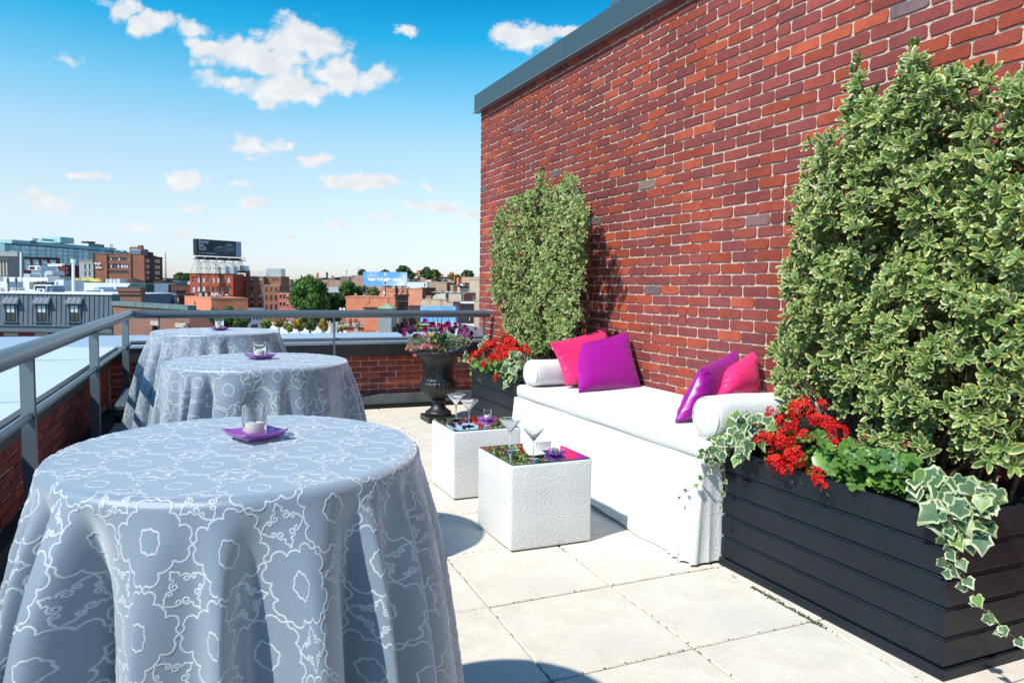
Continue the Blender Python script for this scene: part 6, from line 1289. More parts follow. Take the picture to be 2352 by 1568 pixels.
# ------------------------------------------------------------------ daybed
bed = thing('daybed', 'long white embossed daybed with floor length skirt against the brick wall', 'daybed', (2.9, 4.25, 0))
def sheet(name, m, fn, nu, nv, parent, M=None):
    V = [fn(i / nu, j / nv) for j in range(nv + 1) for i in range(nu + 1)]; Fc = [(j * (nu + 1) + i, j * (nu + 1) + i + 1, (j + 1) * (nu + 1) + i + 1, (j + 1) * (nu + 1) + i) for j in range(nv) for i in range(nu)]
    return link(name, mesh_of(name, V, Fc, None, True, [m]), parent, M)
YB0, YB1, XB = 3.085, 5.475, 2.425
def skirt(u_, v_):        # u along the front then round the near end; v down
    L1_ = YB1 - YB0; L2 = .90; s = u_ * (L1_ + L2); t = v_
    out_ = .010 + .035 * t
    hem = .006 + .012 * (1 + math.sin(s * 5.1 + .8)) * .5 + (.020 * max(0, 1 - abs(s - 1.0) / .7))
    z = .548 - (.548 - hem) * t
    rip = .010 * t * math.sin(s * 7.3) + .006 * t * math.sin(s * 17 + 1)
    drape = .016 * math.sin(math.pi * min(1, t * 1.1)) * math.sin(s * 1.9 + t * 2.5)
    near = math.exp(-((s - (L1_ - .06)) / .13) ** 2) * t
    if s < L1_: p = Vector((XB - out_ - rip - drape * .5, YB1 - s, z))
    else: p = Vector((XB - .0 + (s - L1_), YB0 - out_ * .7 - rip * .5, z))
    # gathered folds at the near corner
    p.x -= near * (.045 + .022 * math.sin(s * 95)); p.y -= near * (.012 * math.cos(s * 95) + .0)
    if abs(s - L1_) < .05: k = (1 - abs(s - L1_) / .05); p.x += .0 * k; p.y += -.012 * k * t
    return tuple(p)
sheet('skirt', M_dam, skirt, 420, 26, bed)
MB().box(XB + .03, 3.38, YB0 + .02, YB1 - .02, 0, .53).build('base', M_white, bed)
MB().quad((XB - .012, YB0 - .004, .546), (3.40, YB0 - .004, .546), (3.40, YB1, .546), (XB - .012, YB1, .546)).build('deck', M_dam2, bed)
rbox('mattress', M_dam2, XB - .002, 3.405, YB0 - .02, YB1 + .01, .546, .648, .034, bed, wob=.004, seed=4)
def bolster(label, y, x0, x1, r_, z, sag=.0, seed=1, rz=0.0):
    n = 40; V = []; Fc = []
    xs = [(0, .02), (.000, .35), (.001, .62), (.006, .82), (.018, .94), (.040, 1.0)] + [(.04 + (x1 - x0 - .08) * k / 14, 1.0) for k in range(1, 14)] + [(x1 - x0 - .04, 1.0), (x1 - x0 - .015, .92), (x1 - x0 - .004, .75), (x1 - x0, .45), (x1 - x0, .02)]
    for (dx, f) in xs:
        for k in range(n):
            a = 2 * math.pi * k / n; e_ = 3.4; c, s_ = math.cos(a), math.sin(a); rr = (abs(c) ** e_ + abs(s_) ** e_) ** (-1 / e_); rr = .45 * rr + .55
            yy = rr * c * r_ * f; zz = rr * s_ * r_ * f + .003 * math.sin(dx * 14 + a * 2 + seed)
            V.append((dx, yy, zz * (1 if zz > 0 else .96)))
    m_ = len(xs)
    for i in range(m_ - 1):
        for k in range(n): Fc.append((i * n + k, (i + 1) * n + k, (i + 1) * n + (k + 1) % n, i * n + (k + 1) % n))
    o = link('bolster', mesh_of('bolster', V, Fc, None, True, [M_dam2]), None, Matrix.Translation((x0, y, z + r_)) @ Matrix.Rotation(rz, 4, 'Z')); meta(o, label, 'bolster')
    mm = MB(); mm.tube([(.012, .93 * r_ * math.cos(q) * 1.02, .93 * r_ * math.sin(q)) for q in [6.2832 * k / 32 for k in range(33)]], .0025, 5); link('seam', mesh_of('seam', mm.V, mm.F, None, True, [M_dam2]), o, WM[o.name])
bolster('white embossed bolster at the near end of the daybed', 3.145, 2.47, 3.40, .112, .647, seed=2)
bolster('white embossed bolster at the far end of the daybed', 5.290, 2.455, 3.36, .106, .647, seed=5, rz=.13)

# ------------------------------------------------------------------ cushions
M_pink = mat('pink_satin', (0.80, 0.030, 0.17), .34, spec=.5, sheen=.05, bump=.04, bscale=300); M_fuch = mat('fuchsia_satin', (0.30, 0.003, 0.235), .32, spec=.5, sheen=.06, bump=.04, bscale=300)
def cushion(label, corners, thick, m, seed, ear=.10):
    """corners: bottom left, bottom right, top right, top left as seen from the front"""
    r = random.Random(seed); c = [Vector(p) for p in corners]; n = 40; V = []; Fc = []
    nrm = (c[1] - c[0]).cross(c[3] - c[0]).normalized(); mid = sum(c, Vector()) / 4
    ph = [r.uniform(0, 6.28) for _ in range(6)]
    for side in (1, -1):
        for j in range(n + 1):
            for i in range(n + 1):
                u_, v_ = i / n * 2 - 1, j / n * 2 - 1; a, b_ = (u_ + 1) / 2, (v_ + 1) / 2
                # edges pull in between the corners
                pin = 1 - .085 * (1 - v_ * v_) * abs(u_) ** 2; piv = 1 - .085 * (1 - u_ * u_) * abs(v_) ** 2
                uu, vv = u_ * pin, v_ * piv; a2, b2 = (uu + 1) / 2, (vv + 1) / 2
                p = c[0] * (1 - a2) * (1 - b2) + c[1] * a2 * (1 - b2) + c[2] * a2 * b2 + c[3] * (1 - a2) * b2
                h = ((1 - u_ ** 4) * (1 - v_ ** 4)) ** .5 * (1 - .25 * (u_ * u_ + v_ * v_) / 2)
                ed = min(1 - abs(u_), 1 - abs(v_)); cr_ = math.exp(-ed / .22)
                wr_ = .0045 * cr_ * (math.sin(17 * u_ + 9 * v_ + ph[0]) * (1 if abs(v_) > abs(u_) else 0) + math.sin(15 * v_ - 8 * u_ + ph[1]) * (1 if abs(u_) >= abs(v_) else 0)) * min(1, ed * 9)
                wr_ += .006 * cr_ * math.sin(23 * (u_ if abs(v_) > abs(u_) else v_) + ph[4]) * min(1, ed * 7) * (1 - .6 * h)
                wr_ += .0055 * math.sin(3.1 * u_ + 4.2 * v_ + ph[2]) * h + .003 * math.sin(9 * (u_ + v_) + ph[3]) * h * cr_ * 2
                V.append(tuple(p - mid + nrm * side * (thick / 2 * h) + nrm * wr_))
    N2 = (n + 1) ** 2
    for s_ in (0, 1):
        for j in range(n):
            for i in range(n):
                a = s_ * N2 + j * (n + 1) + i; f = (a, a + 1, a + n + 2, a + n + 1); Fc.append(f if s_ == 0 else f[::-1])
    o = link('cushion', mesh_of('cushion', V, Fc, None, True, [m]), None, Matrix.Translation(mid)); meta(o, label, 'cushion'); return o
cushion('pink satin cushion behind the fuchsia one at the far end of the daybed', [atY(1298, 886, 5.12), atY(1424, 884, 5.02), atX(1392, 750, 3.36), atY(1261, 787, 5.20)], .15, M_pink, 1)
cushion('fuchsia satin cushion in front of the pink one at the far end of the daybed', [atZ(1329, 902, .652), atX(1475, 897, 3.32), atX(1442, 762, 3.36), atX(1310, 795, 2.86)], .17, M_fuch, 2)
cushion('pink satin cushion against the near bolster by the wall', [atX(1634, 925, 2.86), atX(1738, 908, 3.32), atX(1729, 806, 3.37), atX(1652, 852, 3.02)], .20, M_pink, 3)
cushion('fuchsia satin cushion leaning at the near end of the daybed', [atZ(1549, 971, .652), atX(1650, 960, 3.00), atX(1696, 800, 3.33), atX(1612, 846, 2.80)], .15, M_fuch, 4)

# ------------------------------------------------------------------ slatted planter boxes
M_plank = mat('navy_black_paint', (0.0065, 0.0115, 0.0175), .48, var=.2, vscale=5, bump=.14, bscale=30, spec=.35, var2=(.016, .021, .026), v2scale=1.8)
M_soil = mat('soil', (.035, .024, .016), 1, var=.4, vscale=60)
def planter(label, x0, x1, y0, y1, h, n=5):
    t_ = thing('planter_box', label, 'planter', ((x0 + x1) / 2, (y0 + y1) / 2, 0)); bt = .045; ph = (h - bt) / n
    MB().box(x0 + .015, x1 - .002, y0 + .015, y1 - .015, .0, h - .06).build('liner', M_black, t_)
    MB().bevbox(x0 - .008, x1, y0 - .008, y1 + .008, 0.0, bt - .004, .004).build('base_trim', M_plank, t_)
    for k in range(n):
        z0 = bt + k * ph; z1 = z0 + ph - .002; g_ = .012
        for side in range(3):
            m_ = MB()
            # profile: a flat face with a sunk shadow groove and a small rounded bead at its top edge
            pr = [(.009, z0), (.001, z0 + .005), (.0, z0 + .009), (.0, z1 - .012), (.006, z1 - .009), (.007, z1 - .004), (.009, z1)]
            if side == 0: f = lambda o_, s_, z: (x0 + o_, y0 + o_ if s_ == 0 else y1 - o_, z)
            elif side == 1: f = lambda o_, s_, z: (x0 + o_ if s_ == 0 else x1, y0 + o_, z)
            else: f = lambda o_, s_, z: (x0 + o_ if s_ == 0 else x1, y1 - o_, z)
            V = [f(o_, s_, z) for s_ in (0, 1) for (o_, z) in pr]; q = len(pr); m_.add(V, [(i, i + 1, q + i + 1, q + i) for i in range(q - 1)]); m_.build('plank', M_plank, t_)
    MB().box(x0 + .03, x1 - .03, y0 + .03, y1 - .03, h - .075, h - .05).build('soil', M_soil, t_)
    m_ = MB(); m_.box(x0 + .003, x0 + .022, y0 + .003, y1 - .003, h - .075, h - .001).box(x0 + .0225, x1, y0 + .003, y0 + .022, h - .075, h - .001).box(x0 + .0225, x1, y1 - .022, y1 - .003, h - .075, h - .001).build('rim', M_plank, t_)
    return t_
planter('large dark navy slatted planter box in the right foreground', 2.530, 3.385, 1.795, 3.045, .610)
planter('dark navy slatted planter box between the urn and the daybed', 2.500, 3.385, 5.560, 6.700, .640)

# ------------------------------------------------------------------ cast iron urn
UX, UY = 2.445, 7.55
M_iron = mat('cast_iron', (0.016, 0.018, 0.021), .42, .2, var=.3, vscale=30, bump=.25, bscale=90, spec=.6, var2=(.30, .24, .16), v2scale=9)
t = M_iron.node_tree
for n_ in t.nodes:
    if n_.type == 'MAP_RANGE' and abs(n_.inputs[1].default_value - .52) < 1e-6: n_.inputs[1].default_value = .70; n_.inputs[2].default_value = .76
urn = thing('garden_urn', 'black cast iron garden urn with fluted bowl standing before the far parapet', 'urn', (UX, UY, 0))
MB().bevbox(UX - .155, UX + .155, UY - .155, UY + .155, 0, .066, .006).build('plinth', M_iron, urn)
o = MB().lathe([(.132, .066), (.136, .075), (.140, .09), (.136, .104), (.118, .112), (.108, .122), (.085, .14), (.070, .17), (.064, .20), (.066, .212), (.076, .218), (.078, .226), (.070, .234), (.064, .238)], 48, (UX, UY, 0)).build('foot', M_iron, urn, smooth=True)
def flute(q, z): return 1 + .022 * math.cos(q * 28) * max(0, min(1, (.425 - z) / .03)) * max(0, min(1, (z - .235) / .02))
o = MB().lathe([(.062, .236), (.085, .243), (.120, .262), (.155, .29), (.180, .325), (.194, .36), (.198, .39), (.192, .412), (.184, .424), (.172, .428)], 168, (UX, UY, 0), mod=flute).build('fluted_bowl', M_iron, urn, smooth=True)
o = MB().lathe([(.172, .428), (.178, .434), (.177, .442), (.168, .448), (.165, .46), (.163, .50), (.163, .56), (.170, .61), (.186, .655), (.212, .69), (.242, .712), (.268, .722), (.300, .728), (.309, .738), (.309, .748), (.300, .757), (.286, .755), (.270, .735), (.255, .70)], 64, (UX, UY, 0), closed=False).build('bell_and_rim', M_iron, urn, smooth=True)
MB().lathe([(.001, .71), (.262, .712)], 24, (UX, UY, 0), closed=False).build('soil', M_soil, urn)
# low stone bench in the far left corner
M_slate = mat('blue_stone', (.06, .085, .105), .6, var=.2, vscale=9, bump=.3, bscale=40)
sb = thing('stone_bench', 'blue grey stone bench with moulded edge in the dark corner behind the farthest table', 'bench', (-.2, 6.8, 0))
MB().bevbox(-.52, .30, 6.30, 7.30, .455, .505, .012).bevbox(-.50, .28, 6.32, 7.28, .425, .455, .008).build('seat_slab', M_slate, sb)
MB().bevbox(-.42, .2, 6.42, 6.56, 0, .425, .01).build('leg', M_slate, sb); MB().bevbox(-.42, .2, 7.02, 7.16, 0, .425, .01).build('leg', M_slate, sb)
# a drain pipe and the dark flat table silhouette on the left wall stay in shade
# ------------------------------------------------------------------ leaf templates
def leaf_T(L_, W_, col, edge, seed, cup=.25, bend=.2, tip=.0, r0=.72, mid=None):
    """oval leaf with a green middle and a paler margin; base at the origin, growing along +y, face up +z"""
    r = random.Random(seed); rows = [0, .16, .36, .58, .78, .93, 1.0]; wid = [.10, .46, .82, 1.0, .86, .48, .05]; V = []; C = []; Fc = []
    k = r.uniform(.85, 1.15); g = tuple(c * k for c in col); e_ = tuple(c * r.uniform(.88, 1.1) for c in edge)
    for q, wv in zip(rows, wid):
        y = q * L_; z0 = -bend * L_ * q * q
        for x in (-1, -r0, 0, r0, 1):
            V.append((x * wv * W_ / 2, y, z0 + cup * W_ * (abs(x) ** 1.6) * .5 * wv)); C.append((*(e_ if abs(x) == 1 or q >= .93 else g), 1))
    for i in range(len(rows) - 1):
        for j in range(4): a = i * 5 + j; Fc.append((a, a + 1, a + 6, a + 5))
    return (V, Fc, C)
M_leafy = colmat('foliage', .42, .08, 60, 0, 40, spec=.35)
bp_ = M_leafy.node_tree.nodes['Principled BSDF']; bp_.inputs['Coat Weight'].default_value = .12; bp_.inputs['Coat Roughness'].default_value = .25
tt = M_leafy.node_tree; tr_ = tt.nodes.new('ShaderNodeBsdfTranslucent'); ms_ = tt.nodes.new('ShaderNodeMixShader'); ms_.inputs[0].default_value = .18
src = bp_.inputs['Base Color'].links[0].from_socket; tt.links.new(src, tr_.inputs[0]); ou = [n for n in tt.nodes if n.type == 'OUTPUT_MATERIAL'][0]
tt.links.new(bp_.outputs[0], ms_.inputs[1]); tt.links.new(tr_.outputs[0], ms_.inputs[2]); tt.links.new(ms_.outputs[0], ou.inputs[0])
M_petal = colmat('petals', .6, .1, 80, 0, 40, spec=.2)
M_stem = mat('brown_stem', (.13, .085, .055), .85, var=.3, vscale=40); M_gstem = mat('green_stem', (.10, .14, .05), .7)
def frame(p, y, z, s=1.0):
    y = y.normalized(); x = y.cross(z)
    if x.length < 1e-5: x = y.orthogonal()
    x.normalize(); z = x.cross(y); return Matrix(((x.x * s, y.x * s, z.x * s, p.x), (x.y * s, y.y * s, z.y * s, p.y), (x.z * s, y.z * s, z.z * s, p.z), (0, 0, 0, 1)))
def rosette(out, pick, p, ax, r, n, s, nT, spread=(.42, 1.30), sh=.012):
    ax = ax.normalized(); o = ax.orthogonal().normalized()
    a0 = r.uniform(0, 6.28)
    for i in range(n):
        a = a0 + i * 2.39996; f = i / n; el_ = spread[1] - (spread[1] - spread[0]) * f + r.uniform(-.12, .12)
        side = o.copy(); side.rotate(Matrix.Rotation(a, 3, ax)); d = ax * math.cos(el_) + side * math.sin(el_)
        out.append(frame(p - ax * (1 - f) * sh * 2, d, ax + d * -.3, s * r.uniform(.75, 1.15) * (1 - .25 * f))); pick.append(r.randrange(nT))
DG = (.07, .16, .035); DG2 = (.05, .12, .03); CRM = (.62, .60, .24); CRM2 = (.54, .56, .17)
shrubT = [leaf_T(.050 * random.Random(i + 50).uniform(.85, 1.2), .0215, random.Random(i).choice([DG, DG2, (.10, .20, .045), (.13, .22, .05)]), random.Random(i + 9).choice([CRM, CRM2, (.54, .56, .26)]), i, cup=.35, bend=random.Random(i).uniform(.05, .3), r0=random.Random(i).choice([.50, .58, .66])) for i in range(12)] + \
         [leaf_T(.050, .0225, DG2, (.05, .11, .035), 40 + i, cup=.3) for i in range(2)]
def inpoly(x, y, P_):
    c = False; j = len(P_) - 1
    for i in range(len(P_)):
        if (P_[i][1] > y) != (P_[j][1] > y) and x < (P_[j][0] - P_[i][0]) * (y - P_[i][1]) / (P_[j][1] - P_[i][1]) + P_[i][0]: c = not c
        j = i
    return c
def shrub(label, poly, X0, X1, count, size, seed, peaks, base, nleaf=(7, 10), gapf=.0, stemn=26, lowgap=False):
    r = random.Random(seed); t_ = thing('variegated_shrub', label, 'shrub', base); PX = (X0 + X1) / 2
    W_ = [atX(u, v, PX) for u, v in poly]; P2 = [(p.y, p.z) for p in W_]; ys = [p[0] for p in P2]; zs = [p[1] for p in P2]; cy, cz = sum(ys) / len(ys), sum(zs) / len(zs)
    out, pick, cen = [], [], []; tries = 0; nT = 12
    cell = {}; ms_ = size * .70
    while len(cen) < count and tries < count * 90:
        tries += 1; y = r.uniform(min(ys) - .7, max(ys) + .1); z = r.uniform(min(zs) - .1, max(zs) + .1)
        g_ = math.sin(y * 7.3 + seed) * math.sin(z * 6.1 + seed * 2) + .6 * math.sin(y * 15 + z * 11)
        if g_ < -.72 - gapf and r.random() < .8: continue
        if lowgap and z < base[2] + .55 and r.random() < .55 * (1 - (z - base[2]) / .55): continue
        lay = r.random(); x = X0 + (X1 - X0) * lay ** 1.5 + .045 * math.sin(y * 6 + 1) * math.sin(z * 5)
        p = Vector((x, y, z)); uu_, vv_, _d = proj(p); mg = size * (.22 + .45 * math.sin(y * 31 + z * 17) * math.sin(z * 27 - y * 13)) / _d * F
        if not (inpoly(uu_ - mg, vv_, poly) and inpoly(uu_ + mg * .6, vv_, poly) and inpoly(uu_, vv_ - mg * .4, poly)): continue
        k = (int(x / ms_), int(y / ms_), int(z / ms_)); ok = True
        for dx in (-1, 0, 1):
            for dy in (-1, 0, 1):
                for dz in (-1, 0, 1):
                    for q in cell.get((k[0] + dx, k[1] + dy, k[2] + dz), ()):
                        if (q - p).length < ms_ * .78: ok = False
        if not ok: continue
        cell.setdefault(k, []).append(p); cen.append(p)
    for p in cen:
        ax = Vector((-.85 + r.gauss(0, .28), r.gauss(-.25, .35) + (p.y - cy) * .35, .42 + r.gauss(0, .28) + (p.z - cz) * .12))
        rosette(out, pick, p, ax, r, r.randint(*nleaf), size / .05 * r.uniform(.85, 1.12), nT)
    for (u, v0, v1, X, dk) in peaks:          # upright leading shoots
        a = atX(u + r.uniform(-6, 6), v1, X); b_ = atX(u, v0, X); m_ = max(4, int((b_ - a).length / (size * .42)))
        for i in range(m_):
            f = i / (m_ - 1); p = a.lerp(b_, f) + Vector((r.gauss(0, .006), r.gauss(0, .006), 0)); ax = Vector((r.gauss(-.15, .15), r.gauss(0, .15), 1))
            for q in range(4 if f < .92 else 6):
                aa = i * 2.4 + q * 1.6; el_ = r.uniform(.5, 1.0) * (1 - .45 * f); d = Vector((math.cos(aa) * math.sin(el_), math.sin(aa) * math.sin(el_), math.cos(el_)))
                out.append(frame(p, d, Vector((0, 0, 1)) - d * .2, size / .05 * r.uniform(.7, 1.0))); pick.append(12 + r.randrange(2) if dk and r.random() < .9 else r.randrange(nT))
        MB().tube([a, a.lerp(b_, .5), b_], [.004, .003, .0015], 5).build('shoot', M_gstem, t_)
    scatter_parts('leaf', shrubT, out, pick, M_leafy, t_, 300, None, 'other_leaves')
    m_ = MB(); bz = base[2]
    for i in range(stemn):
        q = cen[r.randrange(len(cen))]; y0 = cy + (q.y - cy) * r.uniform(.2, .7); s0 = Vector((PX + r.uniform(-.03, .08), y0, bz)); mid_ = Vector((PX + r.uniform(-.02, .1), (y0 * .4 + q.y * .6) + r.uniform(-.05, .05), bz + (q.z - bz) * r.uniform(.35, .6)))
        m_.tube([s0, s0.lerp(mid_, .5) + Vector((r.uniform(-.03, .03), r.uniform(-.03, .03), 0)), mid_, q + Vector((.03, 0, -.02))], [.0085, .007, .005, .002], 6)
    for p in cen[::3]: m_.tube([p + Vector((r.uniform(.05, .11), r.uniform(-.04, .04), -r.uniform(.05, .12))), p], [.0022, .0014], 4)
    m_.build('branches', M_stem, t_)
    return t_
def trellis(label, y0, y1, z0, z1, X):
    t_ = thing('trellis', label, 'trellis', (X, (y0 + y1) / 2, z0)); n = max(2, int((y1 - y0) / .21)); m_ = int((z1 - z0) / .235)
    for i in range(n + 1): y = y0 + (y1 - y0) * i / n; MB().box(X, X + .012, y - .013, y + .013, z0 - .15, z1).build('upright', M_wood, t_)
    for j in range(m_ + 1): z = z0 + (z1 - z0) * j / m_; MB().box(X - .013, X - .001, y0 - .06, y1 + .06, z - .013, z + .013).build('crossbar', M_wood, t_)
trellis('brown wooden trellis behind the large near shrub', 1.75, 2.93, .62, 2.35, 3.36)
trellis('brown wooden trellis behind the far shrub', 6.0, 7.25, .64, 1.9, 3.36)
MB
shrub('large variegated cream edged shrub filling the right side above the near planter', [(1800, 1000), (1775, 900), (1772, 800), (1800, 700), (1795, 610), (1830, 560), (1815, 480), (1845, 400), (1850, 330), (1905, 310), (1940, 300), (1945, 215), (1952, 165), (1982, 160), (2005, 235), (2055, 205), (2068, 140), (2085, 110), (2120, 115), (2145, 165), (2185, 145), (2215, 160), (2262, 150), (2285, 205), (2325, 180), (2400, 170), (2500, 200), (2560, 700), (2500, 1080), (2380, 1100), (2300, 1070), (2200, 1060), (2120, 1040), (2040, 1050), (1960, 1010), (1940, 960), (1890, 900)],
      2.86, 3.30, 1900, .061, 5, [(1966, 140, 330, 3.12, 0), (2100, 108, 260, 3.10, 0), (2200, 170, 280, 3.12, 0), (2255, 165, 290, 3.08, 0), (2130, 150, 260, 3.15, 0), (2335, 190, 320, 3.05, 0), (1890, 385, 480, 3.1, 0), (2060, 205, 300, 3.1, 0), (2010, 220, 320, 3.15, 0)], (3.12, 2.4, .56), gapf=-.15, lowgap=True, stemn=40)
shrub('tall variegated shrub on the wall above the far planter', [(1185, 800), (1160, 760), (1145, 700), (1125, 690), (1122, 640), (1128, 590), (1128, 545), (1134, 500), (1160, 466), (1195, 446), (1225, 432), (1234, 395), (1256, 395), (1264, 432), (1286, 432), (1292, 402), (1316, 402), (1334, 440), (1350, 490), (1340, 560), (1345, 640), (1338, 700), (1325, 760), (1300, 790), (1262, 810), (1225, 815)],
      2.92, 3.30, 1500, .055, 8, [(1242, 396, 470, 3.15, 1), (1305, 410, 490, 3.12, 0), (1282, 440, 490, 3.15, 1), (1210, 455, 500, 3.15, 1), (1330, 440, 500, 3.1, 0)], (3.12, 6.4, .60), gapf=.1)
# a few bare reaching sprays at the left of the near shrub
# ------------------------------------------------------------------ geraniums
def ger_leaf(seed, col, rad=.026):
    r = random.Random(seed); n = 22; V = [(0, 0, 0)]; C = [(col[0] * .8, col[1] * .8, col[2] * .8, 1)]; Fc = []
    for k in range(n):
        a = -math.pi * .5 + .25 + (2 * math.pi - .5) * k / (n - 1); sc_ = 1 + .10 * math.cos(k * math.pi) * 1 + .07 * math.cos(5 * a + r.random())
        rr = rad * sc_; V.append((rr * math.cos(a), rr * math.sin(a), .006 * math.sin(5 * a + seed) + .003)); q = r.uniform(.9, 1.2); C.append((col[0] * q, col[1] * q, col[2] * q * .9, 1))
        V.append((rr * .55 * math.cos(a), rr * .55 * math.sin(a), -.002)); C.append((col[0] * .9, col[1] * .9, col[2] * .9, 1))
    for k in range(n - 1): a, b_, c, d = 1 + 2 * k, 2 + 2 * k, 3 + 2 * k, 4 + 2 * k; Fc += [(b_, a, c, d), (0, b_, d)]
    return (V, Fc, C)
gerT = [ger_leaf(i, c, q) for i, (c, q) in enumerate([((.12, .23, .045), .027), ((.09, .19, .04), .030), ((.17, .30, .05), .024), ((.06, .15, .04), .028), ((.14, .26, .05), .022), ((.10, .21, .04), .032)])]
def floret(seed, col, R_=.014):
    r = random.Random(seed); V = []; C = []; Fc = []
    for k in range(5):
        a = 6.283 * k / 5 + r.uniform(-.15, .15); w_ = .62; n0 = len(V); f = r.uniform(.78, 1.15)
        for (rr, da, z) in ((.08, 0, 0), (.65, -w_ * .75, .15), (1.0, -w_ * .45, .22), (1.06, 0, .16), (1.0, w_ * .45, .22), (.65, w_ * .75, .15)): V.append((rr * R_ * math.cos(a + da), rr * R_ * math.sin(a + da), z * R_ + r.uniform(-.08, .08) * R_)); C.append((col[0] * f * (.55 if rr < .2 else 1), col[1] * f, col[2] * f, 1))
        Fc.append(tuple(range(n0, n0 + 6)))
    return (V, Fc, C)
redT = [floret(i, c) for i, c in enumerate([(.55, .006, .006), (.68, .014, .008), (.38, .004, .009), (.62, .022, .008)])]
def flower_head(parent, p, R_, r, n=24):
    out, pick = [], []
    for i in range(n):
        d = Vector((r.gauss(-.35, .7), r.gauss(-.15, .8), r.gauss(.3, .65))).normalized(); q = p + Vector((d.x, d.y * 1.25, d.z * 1.1)) * R_ * r.uniform(.55, 1.15); out.append(frame(q, d.orthogonal(), d, r.uniform(.85, 1.25) * R_ / .038)); pick.append(r.randrange(4))
    return out, pick
def geranium(label, heads, leaf_region, nleaf, seed, base, X, drop=.06):
    r = random.Random(seed); t_ = thing('geranium', label, 'geranium', base); stems = MB()
    for (u, v, X_, R_) in heads:
        X_ -= .06; R_ *= 1.08; p = atX(u, v, X_); out, pick = flower_head(t_, p, R_, r, int(26 * R_ / .036)); j = join_inst('flower_head', redT, out, pick, M_petal, t_, kind=None, smooth=False); stems.tube([p, p.lerp(Vector(base), .4) + Vector((0, 0, .01)), Vector((p.x + .04, p.y, base[2]))], .0022, 5)
    out, pick = [], []
    for i in range(nleaf):
        u = r.uniform(leaf_region[0], leaf_region[2]); f = (u - leaf_region[0]) / (leaf_region[2] - leaf_region[0]); v = r.uniform(leaf_region[1], leaf_region[3]) + f * leaf_region[4]
        p = atX(u, v, X + r.uniform(-.05, .14)); n_ = Vector((-.75 + r.gauss(0, .3), -.25 + r.gauss(0, .3), .75 + r.gauss(0, .3)))
        out.append(frame(p, Vector((r.gauss(-.6, .5), r.gauss(0, .8), r.gauss(-.25, .2))), n_, r.uniform(.8, 1.3))); pick.append(r.randrange(len(gerT)))
        if i % 3 == 0: stems.tube([p, Vector((X + .1, p.y + r.uniform(-.04, .04), base[2]))], .0016, 4)
    scatter_parts('leaf', gerT, out, pick, M_leafy, t_, 300, None, smooth=True); stems.build('stems', M_gstem, t_)
geranium('red flowered geranium with dense flower heads at the front of the near planter', [(1772, 948, 2.70, .028), (1836, 938, 2.74, .046), (1872, 962, 2.74, .036), (1808, 975, 2.66, .044), (1760, 1012, 2.60, .040), (1800, 1012, 2.62, .042), (1782, 1060, 2.56, .038), (1826, 1050, 2.58, .042), (1805, 1078, 2.54, .03), (1848, 1002, 2.66, .03), (1900, 975, 2.74, .038), (1925, 990, 2.74, .034), (1912, 1015, 2.70, .03), (1875, 1088, 2.54, .030), (1888, 1108, 2.53, .026), (1890, 930, 2.8, .022), (1710, 948, 2.72, .016), (1730, 972, 2.70, .018)], (1760, 985, 1960, 1120, 25), 170, 3, (2.75, 2.72, .55), 2.60)
geranium('low leafy geranium with a single red bud in the middle of the near planter', [(2078, 1018, 2.72, .010), (2083, 1024, 2.72, .008), (1990, 1000, 2.76, .012)], (1930, 1030, 2100, 1112, 22), 190, 6, (2.75, 2.35, .55), 2.58)
geranium('red flowered geranium spilling over the planter between the urn and daybed', [(1098, 815, 2.60, .040), (1122, 795, 2.66, .045), (1140, 790, 2.70, .048), (1112, 838, 2.56, .030), (1155, 805, 2.66, .050), (1170, 815, 2.64, .045), (1148, 820, 2.60, .040), (1180, 790, 2.74, .04), (1165, 785, 2.76, .05), (1128, 822, 2.58, .035), (1185, 805, 2.66, .038), (1082, 828, 2.56, .026), (1141, 865, 2.52, .024), (1136, 875, 2.52, .016), (1205, 800, 2.7, .032), (1214, 806, 2.7, .026), (1112, 800, 2.66, .032), (1085, 812, 2.58, .02)], (1080, 822, 1180, 870, 8), 210, 9, (2.75, 6.1, .58), 2.56)
# ------------------------------------------------------------------ glossy bergenia-like leaf plant
bg_ = thing('broad_leaf_plant', 'plant with round glossy bright green leaves among the geraniums of the near planter', 'plant', (2.72, 2.52, .55))
for i, (u, v, X, s, dy) in enumerate([(1905, 1082, 2.58, .105, .55), (1950, 1066, 2.60, .115, -.1), (1930, 1086, 2.58, .07, .1), (1965, 1072, 2.7, .06, -.5), (1925, 1100, 2.62, .05, .2)]):
    T = leaf_T(1, .78, (.11, .235, .03), (.13, .24, .04), 70 + i, cup=.18, bend=.25); p = atX(u, v, X)
    link('leaf', mesh_of('leaf', T[0], T[1], T[2], True, [M_leafy]), bg_, frame(p, Vector((-.25, dy, .75)), Vector((-.8, -.3, .4)), s))
